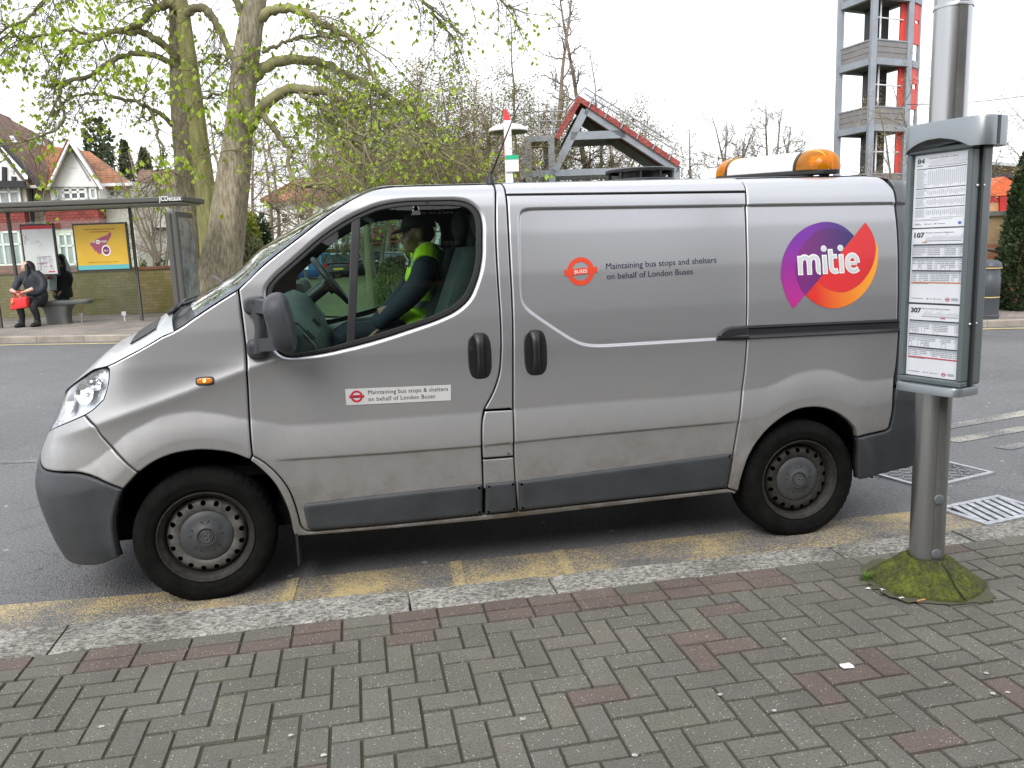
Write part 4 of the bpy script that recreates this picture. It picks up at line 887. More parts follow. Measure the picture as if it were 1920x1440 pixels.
# which piece each face belongs to, from the order they were added
def lerp(a, b_, t): return a+(b_-a)*t[:, None]
fc = np.array([p.center[:] for p in logo.data.polygons]); pc = np.zeros((len(fc), 3)); idx = np.zeros(len(fc), int)
y = surf(fc[:, 0], fc[:, 2])[:, 1]; lf = (y-fc[:, 1])
idx = np.clip(np.round((lf-.0018)/.0003), 0, 3).astype(int)
tz = np.clip((fc[:, 2]-1.25)/.45, 0, 1); tx = np.clip((fc[:, 0]-2.99)/.44, 0, 1)
A0 = lerp(lerp(s2l((178, 46, 128))*np.ones((len(fc), 1)), s2l((112, 42, 150)), np.clip(tz*1.25, 0, 1)), s2l((52, 52, 104)), np.clip(tx*1.7-.65, 0, 1))
A1 = lerp(s2l((208, 50, 42))*np.ones((len(fc), 1)), s2l((238, 158, 50)), np.clip((fc[:, 0]-3.18)/.33, 0, 1))
A2 = lerp(s2l((112, 40, 112))*np.ones((len(fc), 1)), s2l((48, 46, 98)), np.clip(tx*1.5-.45, 0, 1))
A3 = np.ones((len(fc), 1))*s2l((205, 48, 52))
set_cols(logo, np.choose(idx[:, None], [A0, A1, A2, A3]))
def ribbon(P, w, n=28):
    """outline of a pen stroke of width w along a smooth path"""
    P = bez([(x, y, 0) for x, y in P], n)[:, :2] if len(P) > 2 else np.array([[P[0][0]+(P[1][0]-P[0][0])*t, P[0][1]+(P[1][1]-P[0][1])*t] for t in np.linspace(0, 1, 6)])
    T_ = np.gradient(P, axis=0); T_ /= np.hypot(*T_.T)[:, None]; Nn = np.stack([-T_[:, 1], T_[:, 0]], 1); return np.vstack([P+Nn*w/2, (P-Nn*w/2)[::-1]])
def word(w, e):
    """the five letters as pen strokes; e trims the stroke ends"""
    L = [ribbon([(.14,e),(.14,.93-e)], w), ribbon([(.14,.48),(.20,.74),(.38,.86),(.57,.77),(.62,.55),(.62,e)], w), ribbon([(.62,.48),(.68,.74),(.86,.86),(1.05,.77),(1.09,.55),(1.09,.27),(1.13,.13),(1.22-e,.11)], w)]
    L += [ribbon([(1.46,e),(1.46,.93-e)], w), circ(1.46, 1.23, .155-e*.6, 24), ribbon([(1.80,1.20-e),(1.80,.70),(1.80,.36),(1.86,.17),(2.02,.11),(2.16-e,.15)], w), ribbon([(1.74+e,.84),(2.14-e,.84)], w*.82)]
    L += [ribbon([(2.36,e),(2.36,.93-e)], w), circ(2.36, 1.23, .155-e*.6, 24), ribbon([(2.74+e,.47),(3.20,.47)], w*.72), ribbon([(3.23,.46),(3.20,.68),(3.06,.83),(2.90,.84),(2.73,.72),(2.68,.47),(2.74,.24),(2.92,.11),(3.10,.11),(3.27-e,.20)], w, 44)]
    return L
UW = .1085; fm = lambda x, y, t: f(3.083+np.asarray(x)*UW, 1.428+np.asarray(y)*UW, np.asarray(t)+.0016)
def letters(w, e, m, lift, nm, par): return decal([(P, 0, lift+i*.00006, []) for i, P in enumerate(word(w, e))], nm, [m], par, fm, grid=.10)
t1 = letters(.27, 0., WHT, 0., 'logo_word', logo); letters(.165, .055, SILV, .0010, 'logo_word_fill', t1)

# ---- roof fittings
lb = tag(empty('beacon_bar', (3.41, .38, 1.99)), 'white light bar with two amber beacon domes across the van roof', 'beacon bar')
LBL = Vector(lb.location); lb.location.z -= .012; lb.rotation_euler = (rad(3.3), 0, rad(.8))
def onl(o): o.parent = lb; o.matrix_parent_inverse = Matrix.Translation(-LBL); return o
AMBD = glass_mat('amber_dome', (1., .50, .03), 1.3, .06); _nt = AMBD.node_tree; _tr = _nt.nodes.new('ShaderNodeBsdfTranslucent'); _tr.inputs['Color'].default_value = (1., .42, .015, 1); _df = _nt.nodes.new('ShaderNodeBsdfDiffuse'); _df.inputs['Color'].default_value = (.95, .36, .01, 1); _m1 = _nt.nodes.new('ShaderNodeMixShader'); _m2 = _nt.nodes.new('ShaderNodeMixShader'); _nt.links.new(_tr.outputs[0], _m1.inputs[1]); _nt.links.new(_df.outputs[0], _m1.inputs[2]); _o = next(n for n in _nt.nodes if n.type == 'OUTPUT_MATERIAL'); _src = _o.inputs[0].links[0].from_socket; _nt.links.new(_src, _m2.inputs[1]); _nt.links.new(_m1.outputs[0], _m2.inputs[2]); _m2.inputs[0].default_value = .55; _nt.links.new(_m2.outputs[0], _o.inputs[0])
b = MB(); prof = [(-.115,.0),(-.125,.012),(-.12,.022),(.12,.022),(.125,.012),(.115,.0)]
sect = superell(0, 0, .25, 1.33, 3.4, 60)
b.prism([(x, y) for x, y in sect], 0, .026, M=Matrix.Translation((3.41, .942, 1.985))); onl(bevel(b.build('bar_base', MAT['black'], angle=30), .006))
for yy in (.42, 1.46):
    for xx in (3.355, 3.455): b = MB(); b.box((xx, yy, 1.965), (.035, .05, .06)); onl(b.build('bar_foot', MAT['black']))
def halfbar(y0, y1, name, m, r0=.115, h=.115, round_end=0):
    b = MB(); R = []; ys = np.linspace(y0, y1, 26)
    for y in ys:
        t = (y-y0)/(y1-y0)
        k = 1.
        if round_end: q = t if round_end > 0 else 1-t; k = math.sqrt(max(0.0004, 1-max(0, (q-.25)/.75)**2.2))
        a = np.linspace(0, np.pi, 17); R.append(np.stack([3.41+r0*k*np.sign(np.cos(a))*np.abs(np.cos(a))**.8, np.full(17, y), 2.011+h*k*np.sin(a)**.85], 1))
    b.grid(np.array(R)); return onl(b.build(name, m, smooth=True))
halfbar(.46, .285, 'beacon_dome', AMBD, round_end=1); halfbar(1.345, 1.60, 'beacon_dome', AMBD, round_end=1)
halfbar(.485, 1.32, 'bar_cover', WHT, .112, .108); halfbar(.459, .486, 'dome_collar', MAT['black'], .118, .118); halfbar(1.319, 1.346, 'dome_collar', MAT['black'], .118, .118)
for yy, sgn in ((.40, -1), (1.48, 1)):
    b = MB(); b.lathe([(.02,2.012),(.045,2.02),(.06,2.05),(.055,2.085),(.0005,2.09)], 20, o=(3.41, yy, 0)); b.box((3.41, yy, 2.05), (.018, .018, .08)); b.box((3.37, yy, 2.045), (.05, .07, .05)); b.box((3.45, yy-.02*sgn, 2.04), (.04, .05, .045)); onl(b.build('beacon_lamp', mat('lamp_reflector_gold', (.75, .55, .25), .2, metal=.7), smooth=True))
b = MB(); b.lathe([(.0005,1.972),(.17,1.972),(.20,1.985),(.215,2.000),(.205,2.004),(.19,2.000),(.188,2.002)], 40, o=(2.52, .9, 0)); v = put(b.build('roof_vent', mat('vent_grey', (.06,.065,.075), .35), smooth=True))
b = MB(); b.lathe([(.205,2.045),(.208,2.060),(.195,2.066),(.0005,2.068)], 40, o=(2.52, .9, 0)); b.lathe([(.13,2.0),(.13,2.05)], 30, o=(2.52, .9, 0))
for a in np.arange(10)*2*np.pi/10: b.box((2.52+.19*math.cos(a), .9+.19*math.sin(a), 2.023), (.02, .012, .05), rz=a)
q = b.build('vent_cowl', MAT['black'], angle=35); q.parent = v
b = MB(); b.lathe([(.028,0),(.024,.02),(.012,.05),(.008,.07)], 16, o=(1.505, .35, 1.950)); b.tube([(1.505, .35, 1.99), (1.585, .35, 2.17), (1.672, .35, 2.36)], [.006, .0045, .003], 6); put(b.build('roof_aerial', MAT['black'], smooth=True))
# ---- cab
TRIM = mat('cab_trim', (.055, .062, .062), .55, var=.12, vscale=12, bump=.15, bscale=200)
SEATM = mat('seat_cloth', (.042, .050, .050), .8, var=.15, vscale=25, bump=.3, bscale=350)
b = MB(); prof = [(-.20,1.20),(.02,1.315),(.22,1.345),(.40,1.33),(.50,1.285),(.575,1.20),(.615,1.06),(.62,.95),(.58,.88),(.52,.84),(.40,.82),(-.15,.85)]
R = []
for y in np.linspace(.06, 1.755, 28):
    e = min(y-.06, 1.755-y); s = 1-.06*math.exp(-e/.06)
    hump = .10*math.exp(-((y-1.36)/.20)**4); R.append([(x*s, y, z+(hump*math.exp(-((x-.45)/.14)**2))) for x, z in prof])
b.grid(np.array(R)); b.f.append(tuple(range(len(prof)))); dash = put(b.build('dashboard', TRIM, smooth=True, angle=55))
b = MB()
for y in (.16, .95, 1.1, 1.62):
    b.box((.55, y, 1.245), (.02, .12, .055), R=Matrix.Rotation(rad(-42), 3, 'Y'))
P = [(.49,.10,1.31),(.56,.10,1.23),(.605,.10,1.12),(.58,.10,1.10),(.53,.10,1.20),(.47,.10,1.28),(.49,.10,1.31)]; b.tube(P, .007, 6); put(b.build('air_vent', MAT['black']))
b = MB(); P = [(.42,.09,1.30),(.47,.09,1.27)]; b.tube([(.40,.068,1.345),(.50,.075,1.29),(.57,.08,1.20),(.61,.085,1.08)], .006, 6); put(b.build('dash_trim', mat('dash_trim_grey', (.14,.15,.15), .35)))
top, bot = np.array([.535, 1.36, 1.60]), np.array([.735, 1.36, 1.325]); c = (top+bot)/2; up = (top-bot)/2; Rw = np.linalg.norm(up); up /= Rw; sd_ = np.array([0, 1., 0])
b = MB(); a = np.linspace(0, 2*np.pi, 41); b.tube([c+Rw*(math.cos(t)*up+math.sin(t)*sd_) for t in a], .017, 10); nn_ = np.cross(up, sd_)
if nn_[0] > 0: nn_ = -nn_
for t in (rad(90), rad(270), rad(180)): b.beam(c+nn_*.04, c+(Rw-.005)*(math.cos(t)*up+math.sin(t)*sd_), .05, .02, up=nn_)
b.tube([c, c+nn_*.05], .07, 18); b.tube([c+nn_*.05, c+nn_*.30], .045, 10); put(b.build('steering_wheel', mat('steering_black', (.016,.017,.018), .4), smooth=True, angle=50))
def seat(y, name):
    b = MB(); d = np.array([.36, 0, 1.0]); d /= np.linalg.norm(d); base_ = np.array([1.20, y, 1.02])
    R = []
    for t in np.linspace(0, 1, 14):
        w_ = .25-.04*t; th = .075-.02*t; p = base_+d*.66*t; q = []
        for a in np.linspace(0, 2*np.pi, 24, endpoint=False):
            cx, sx = math.cos(a), math.sin(a); bol = .05*abs(sx)**3 if cx < 0 else 0
            q.append(p+np.array([(th*np.sign(cx)*abs(cx)**.6-bol)*1., w_*np.sign(sx)*abs(sx)**.7, 0]))
        R.append(q)
    b.grid(np.array(R), close=True); b.f += [tuple(range(24)), tuple(range(13*24, 14*24))[::-1]]
    s = put(b.build(name, SEATM, smooth=True, angle=60))
    b = MB(); R = []
    for t in np.linspace(0, 1, 10): 
        x = 1.24-.52*t; R.append([[x, y+.26*np.sign(math.sin(a))*abs(math.sin(a))**.6, .97-.02*t+.07*np.sign(math.cos(a))*abs(math.cos(a))**.6+.0] for a in np.linspace(0, 2*np.pi, 22, endpoint=False)])
    b.grid(np.array(R), close=True); b.f += [tuple(range(22)), tuple(range(9*22, 10*22))[::-1]]; q = b.build('seat_cushion', SEATM, s, smooth=True, angle=60)
    b = MB(); hp = base_+d*.80; ball(b, hp, (.055, .135, .105), 14); b.tube([base_+d*.64+[0, .06, 0], hp+[0, .06, 0]], .007, 6); b.tube([base_+d*.64-[0, .06, 0], hp-[0, .06, 0]], .007, 6); b.build('headrest', SEATM, s, smooth=True)
    b = MB(); b.box((1.0, y, .78), (.5, .42, .34)); b.build('seat_base', MAT['black'], s)
seat(1.36, 'driver_seat'); seat(.50, 'passenger_seat')
b = MB(); b.box((1.56, YC, 1.10), (.03, 1.48, 1.5)); put(b.build('bulkhead', mat('bulkhead_dark', (.012,.013,.014), .7)))
b = MB(); b.box((.75, YC, .60), (1.6, 1.6, .05)); put(b.build('cab_floor', MAT['dark']))
# inner door skins and headlining
for s in (0, 1):
    yy = .055 if s == 0 else 2*YC-.055
    b = MB(); xs = np.linspace(.28, 1.38, 24)
    top_ = np.interp(xs, [.28, .45, .607, .86, 1.154, 1.27, 1.35, 1.40, 1.50], [1.20, 1.15, 1.17, 1.22, 1.30, 1.345, 1.43, 1.50, 1.6])-.012
    R = [[(x, yy+(.012 if s == 0 else -.012), zt) for x, zt in zip(xs, top_)], [(x, yy+(.05 if s == 0 else -.05), zt-.03) for x, zt in zip(xs, top_)], [(x, yy+(.06 if s == 0 else -.06), min(zt-.25, 1.0)) for x, zt in zip(xs, top_)], [(x, yy+(.03 if s == 0 else -.03), .60) for x in xs]]
    b.grid(np.array(R), flip=bool(s)); put(b.build('door_trim', mat('door_trim_grey', (.13,.145,.14), .55) if s == 0 else bpy.data.materials['door_trim_grey'], smooth=True))
b = MB(); xs = np.linspace(.93, 1.56, 8); b.grid(np.array([[(x, y, 1.92-.01*abs(y-YC)) for y in np.linspace(.30, 1.52, 8)] for x in xs])); put(b.build('headlining', mat('headlining_grey', (.10,.105,.10), .9)))
b = MB(); b.box((.86, 1.36, 1.85), (.14, .34, .015), R=Matrix.Rotation(rad(28), 3, 'Y')); put(b.build('sun_visor', MAT['black']))
# ---- the driver
SKIN = mat('skin', (.26, .145, .10), .5, var=.08, vscale=20); NAVYC = mat('navy_jacket', (.010, .016, .028), .75, bump=.3, bscale=60); HIVIS = mat('hi_vis_yellow', (.50, .85, .01), .6, emit=None, bump=.25, bscale=45); TAPE = mat('reflective_tape', (.30, .32, .33), .35, metal=.3); DENIM = mat('dark_trousers', (.010, .012, .024), .8, bump=.3, bscale=90); HAIR = mat('dark_hair', (.010, .009, .009), .55, bump=.5, bscale=90)
def hand(b, wrist, dirn, palm_n, s=1., curl=.6, flip=1):
    """palm with four unequal bent fingers and a thumb from its side"""
    d = np.array(dirn, float); d /= np.linalg.norm(d); n = np.array(palm_n, float); n -= (n@d)*d; n /= np.linalg.norm(n); x = np.cross(d, n)*flip; w0 = np.array(wrist, float)
    for k in (-1, -.33, .33, 1): b.tube([w0+x*.012*k*s, w0+d*.05*s+x*.026*k*s, w0+d*.088*s+x*.031*k*s], [.014*s, .0155*s, .012*s], 8)
    for k, L in zip((-1, -.33, .33, 1), (.064, .076, .080, .070)):
        p = w0+d*.088*s+x*.031*k*s; P = [p]; a = 0
        for seg, r in zip((.45, .32, .23), (0, 1, 2)):
            a += curl*(.55 if r == 0 else .75); p = p+(d*math.cos(a)+n*math.sin(a))*L*seg*s; P.append(p)
        b.tube(P, [.0095*s, .009*s, .008*s, .0065*s], 8)
    p = w0+d*.028*s+x*.032*s; P = [p, p+(d*.55+x*.75+n*.25)*.032*s, p+(d*.95+x*.75+n*.5)*.055*s, p+(d*1.5+x*.6+n*.75)*.066*s]; b.tube(P, [.013*s, .0115*s, .010*s, .008*s], 8)
def head(b, c, fwd, s=1.):
    """skull, jaw, nose, brow, lips and ears; c = middle of the skull"""
    f = np.array(fwd, float); f /= np.linalg.norm(f); u = np.array([0, 0, 1.]); r = np.cross(f, u); c = np.array(c, float)
    def blob(o, rr):
        q = MB(); ball(q, (0, 0, 0), 1, 14); V = np.concatenate(q.v)*np.array(rr)*s; b.add(c+V[:, :1]*f+V[:, 1:2]*r+V[:, 2:]*u+(o[0]*f+o[1]*r+o[2]*u)*s, q.f)
    blob((-.01, 0, .02), (.098, .078, .092)); blob((.030, 0, -.045), (.062, .060, .075)); blob((.060, 0, -.088), (.026, .028, .022)); blob((.092, 0, -.028), (.020, .014, .020)); blob((.085, 0, -.008), (.014, .010, .026)); blob((.076, .030, .016), (.020, .024, .010)); blob((.076, -.030, .016), (.020, .024, .010)); blob((.083, 0, -.060), (.012, .022, .010)); blob((.055, .045, -.03), (.03, .02, .03)); blob((.055, -.045, -.03), (.03, .02, .03))
    for k in (-1, 1): blob((-.012, .080*k, -.02), (.022, .010, .034))
    b.tube([c+(-.03*f-.05*u)*s, c+(-.03*f-.19*u)*s], [.055*s, .062*s], 14)
drv = None
hc = np.array([1.19, 1.36, 1.745])
b = MB(); head(b, hc, (-1, -.05, -.22)); b.tube([(1.215,1.36,1.62),(1.255,1.36,1.50),(1.27,1.36,1.10)], [.07,.13,.15], 14)
hand(b, (.95, 1.20, 1.165), (-1, .35, -.15), (0, .1, -1), 1.05, .7, 1); hand(b, (.95, 1.52, 1.165), (-1, -.35, -.15), (0, -.1, -1), 1.05, .7, -1)
b.tube([(1.05,1.18,1.27),(.92,1.20,1.235)], [.038,.03], 10); b.tube([(1.05,1.54,1.27),(.92,1.52,1.235)], [.038,.03], 10)
drv = remesh(b, 'person', SKIN, None, .007, 2); tag(drv, 'driver in a yellow hi-vis vest and dark cap seated in the van cab', 'person')
b = MB(); 
b.tube([(1.265,1.36,1.60),(1.285,1.36,1.50),(1.295,1.36,1.35),(1.27,1.36,1.18),(1.24,1.36,1.08)], [.10,.150,.158,.158,.165], 16)
for s in (-1, 1):
    b.tube([(1.255,1.36+.06*s,1.595),(1.235,1.36+.155*s,1.565),(1.225,1.36+.205*s,1.52)], [.075,.078,.072], 12)
    b.tube(bez([(1.225,1.36+.215*s,1.535),(1.165,1.36+.250*s,1.43),(1.095,1.36+.240*s,1.345),(1.0,1.36+.20*s,1.26),(.90,1.36+.162*s,1.175)], 16), np.linspace(.085,.045,16), 12)
remesh(b, 'jacket', NAVYC, drv, .012, 4)
b = MB()
for yv, rr in ((1.19,.172),(1.25,.17),(1.32,.17),(1.40,.168),(1.47,.160),(1.53,.145)):
    pass
def torso_ring(z, grow, n=44):
    k = np.interp(z, [1.08,1.18,1.35,1.50,1.60], [0,1,2,3,4]); cx = np.interp(z, [1.08,1.18,1.35,1.50,1.62], [1.24,1.27,1.295,1.285,1.262]); r = np.interp(z, [1.08,1.18,1.35,1.50,1.57,1.63], [.165,.158,.158,.150,.13,.095])+grow
    wy = np.interp(z, [1.08,1.35,1.50,1.57,1.63], [1.08,1.12,1.25,1.30,1.1]); a = np.linspace(0, 2*np.pi, n, endpoint=False)
    return np.stack([cx+r*np.cos(a), 1.36+r*wy*np.sin(a), np.full(n, z)+.006*np.sin(a*5+z*40)], 1)
b = MB(); b.tube([(1.20,1.36,1.20),(1.15,1.36,1.13),(1.10,1.36,1.10)], [.19,.20,.16], 16); b.tube([(1.262,1.36,1.605),(1.285,1.36,1.52),(1.297,1.36,1.36),(1.272,1.36,1.20),(1.243,1.36,1.075)], [.112,.172,.178,.178,.186], 20)
for s in (-1, 1):
    b.tube([(1.255,1.36+.05*s,1.610),(1.238,1.36+.13*s,1.588),(1.226,1.36+.175*s,1.545)], [.082,.090,.086], 12)
    b.tube([(1.20,1.36+.12*s,1.50),(1.165,1.36+.15*s,1.42)], [.085,.07], 10)
vest = remesh(b, 'hi_vis_vest', HIVIS, drv, .011, 3)
b = MB()
for z0, z1 in ((1.165, 1.215), (1.275, 1.325)):
    b.grid(np.array([torso_ring(z, .030) for z in np.linspace(z0, z1, 5)]), close=True)
for s in (-1, 1): b.grid(np.array([[(1.16+.20*q+.0, 1.36+s*(.095+.030*k), 1.625+.062*math.sin(math.pi*(.12+.78*q))-.010*(1+k*.7)) for k in range(3)] for q in np.linspace(0, 1, 10)]), flip=s < 0)
b.grid(np.array([[(x_+.004, y_, z_) for x_, y_, z_ in np.array([torso_ring(z, .030)[j] for j in (3, 4, 5, 6)])] for z in np.linspace(1.33, 1.60, 12)]))
b.grid(np.array([[(x_+.004, y_, z_) for x_, y_, z_ in np.array([torso_ring(z, .030)[j] for j in (38, 39, 40, 41)])] for z in np.linspace(1.33, 1.60, 12)]))
for s in (-1, 1):
    q_ = np.linspace(0, np.pi, 18); b.grid(np.array([[(1.245-.125*math.cos(t), 1.36+s*(.115+.05*k), 1.43+.235*math.sin(t)**.8-.022*k) for k in range(2)] for t in q_]), flip=s < 0)
b.build('reflective_band', TAPE, drv, smooth=True)
b = MB()
for s in (-1, 1): b.tube(bez([(1.22,1.36+.09*s,1.10),(1.0,1.36+.11*s,1.13),(.72,1.36+.13*s,1.12),(.66,1.36+.13*s,1.02),(.62,1.36+.12*s,.72)], 18), np.linspace(.098,.06,18), 12)
ball(b, (1.24,1.36,1.08), (.15,.18,.12)); remesh(b, 'trousers', DENIM, drv, .014, 3)
b = MB(); q = MB(); ball(q, (0,0,0), 1, 18); V = np.concatenate(q.v)*np.array([.112,.092,.098]); V[:, 2] = np.maximum(V[:, 2], -.005); b.add(V+hc+np.array([.012,0,.035]), q.f)
a = np.linspace(-1.1, 1.1, 15); R = [[hc+np.array([-.095*math.cos(t)-.085*k*math.cos(t), .082*math.sin(t)*(1-.12*k), .030-.035*k*math.cos(t)]) for t in a] for k in np.linspace(0, 1, 5)]
b.grid(np.array(R)); b.grid(np.array(R)-np.array([0, 0, .008]), flip=True); b.build('cap', mat('cap_black', (.008,.008,.009), .7), drv, smooth=True)
b = MB(); ball(b, hc+np.array([.035,0,-.005]), (.080,.0775,.070)); b.build('hair', HAIR, drv, smooth=True)
# ------------------------------------------------------------------ bus stop post with timetable case, mossy footing
PX, PY, PHI = 3.175, -.917, 1.261
STL = mat('brushed_steel', (.40,.405,.41), .30, metal=.95, var=.10, vscale=4, bump=.06, bscale=220, stretch=(1, 1, .05)); CASE = mat('case_grey', (.105,.128,.135), .42, coat=.2); CASED = mat('case_dark', (.028,.030,.032), .45); CAPM = mat('case_silver', (.25,.27,.285), .36, metal=.6)
stop = tag(empty('bus_stop_post', (PX, PY, .1), -PHI), 'steel bus stop post with a tall framed timetable case, standing in a mossy concrete foot', 'bus stop')
ca = math.atan2(CAM[1]-PY, CAM[0]-PX)+PHI           # direction of the kerbside viewer in the post's own frame
b = MB(); b.lathe([(.0705,.02),(.0705,2.75)], 56); b.lathe([(.0735,2.395),(.0735,2.405),(.071,2.41)], 56); pole = b.build('pole', STL, stop, smooth=True, angle=40)
b = MB()
for a0, a1, m in ((ca+rad(18), ca+rad(46), 0),):
    A = np.linspace(a0, a1, 8); CHM = mat('channel_grey', (.16,.16,.155), .45, metal=.5, var=.2, vscale=6)
    for zs_c in ((.03, .5, .86), (1.97, 2.4, 2.75)): b = MB(); b.grid(np.array([[(.0722*math.cos(t), .0722*math.sin(t), z) for t in A] for z in zs_c]), flip=True); b.build('pole_channel', CHM, pole, smooth=True)
b = MB()
for z in (.40, .155):
    t = ca+rad(31); n = np.array([math.cos(t), math.sin(t), 0]); q = Vector(n).to_track_quat('Z', 'Y').to_matrix(); k = MB(); k.lathe([(.022,0),(.022,.005),(.019,.007),(.0005,.007)], 24); b = MB(); b.add(np.concatenate(k.v) @ np.array(q).T+n*.072+[0, 0, z], k.f); b.build('bolt_plate', CAPM, pole, smooth=True, angle=40)
TL, TR, ZB_, ZT = -.108, .176, .905, 1.865
case = MB()
# front frame towards the reader, back frame behind it, dark joint between
def frame(mb, y0, y1, t0, t1, w):
    mb.box(((t0+t1)/2, (y0+y1)/2, ZT-w/2), (t1-t0, y1-y0, w)); mb.box(((t0+t1)/2, (y0+y1)/2, ZB_+w/2), (t1-t0, y1-y0, w))
    for t in (t0+w/2, t1-w/2): mb.box((t, (y0+y1)/2, (ZT+ZB_)/2), (w, y1-y0, ZT-ZB_-2*w))
fr = MB(); frame(fr, -.098, -.050, TL, TR, .023); fro = bevel(fr.build('case_frame', CASE, stop), .005, 2)
bk = MB(); bk.box(((TL+TR)/2, .005, (ZT+ZB_)/2), (TR-TL-.004, .070, ZT-ZB_-.004)); bevel(bk.build('case_back', CASE, stop), .012, 3)
jn = MB(); jn.box(((TL+TR)/2+.004, -.040, (ZT+ZB_)/2), (TR-TL+.010, .014, ZT-ZB_-.01)); jn.build('case_joint', CASED, stop)
bk = MB(); bk.box(((TL+TR)/2, .045, (ZT+ZB_)/2), (TR-TL-.05, .008, ZT-ZB_-.05)); bk.build('back_window', glass_mat('case_glass', (.975,.98,.985), .8), stop)
bp_ = MB(); bp_.box(((TL+TR)/2, -.070, (ZT+ZB_)/2), (TR-TL-.04, .010, ZT-ZB_-.04)); bp_.build('case_panel', CASED, stop)
b = MB()
for z in (1.70, 1.16):
    for y in (-.060, -.022):
        k = MB(); k.lathe([(.007,0),(.006,.004),(.0005,.005)], 14, axis='x'); b = MB(); b.add(np.concatenate(k.v)+np.array([TR+.001, y, z]), k.f); b.build('case_screw', MAT['chrome'], stop, smooth=True)
# hood and tray
def hood(z0, z1, arch, name, m, gx0=.016, gx1=.060, yb=.06, rr=4):
    q = superell((TL-gx0+TR+gx1)/2, (-.125+yb)/2, TR-TL+gx0+gx1, .125+yb+.01, rr, 72); b = MB(); R = []
    tm = (TL+TR)/2; w_ = (TR-TL)/2
    lo = [z0+arch*max(0, 1-((x-tm)/w_)**2)*(1 if y < -.02 else .2) for x, y in q]
    R.append([(x, y, z) for (x, y), z in zip(q, lo)]); R.append([(x, y, z1-.008) for x, y in q]); R.append([(tm+(x-tm)*.985, y*.97, z1) for x, y in q]); b.grid(np.array(R), close=True)
    k = len(q); b.f += [tuple(range(2*k, 3*k)), tuple(range(k))[::-1]]; return b.build(name, m, stop, smooth=True, angle=40)
hood(1.848, 1.958, .045, 'case_hood', CAPM); hood(.868, .903, 0., 'case_tray', CAPM, .004, .004, .045, 5)
b = MB(); b.box((TR+.006, -.0405, 1.903), (.012, .016, .108)); b.box((TR+.052, -.0405, 1.903), (.02, .016, .105)); b.build('hood_joint', CASED, stop)
b = MB(); k = MB(); k.lathe([(.018,.0),(.018,-.010),(.013,-.013),(.0005,-.013)], 26, axis='y'); b.add(np.concatenate(k.v)+np.array([.040, -.108, .886]), [f[::-1] for f in k.f]); bz = b.build('button_ring', CAPM, stop, smooth=True, angle=40)
b = MB(); k = MB(); k.lathe([(.0125,-.012),(.011,-.016),(.0005,-.017)], 24, axis='y'); b.add(np.concatenate(k.v)+np.array([.040, -.108, .886]), [f[::-1] for f in k.f]); b.build('button', mat('blue_button', (.01,.13,.52), .3), bz, smooth=True)
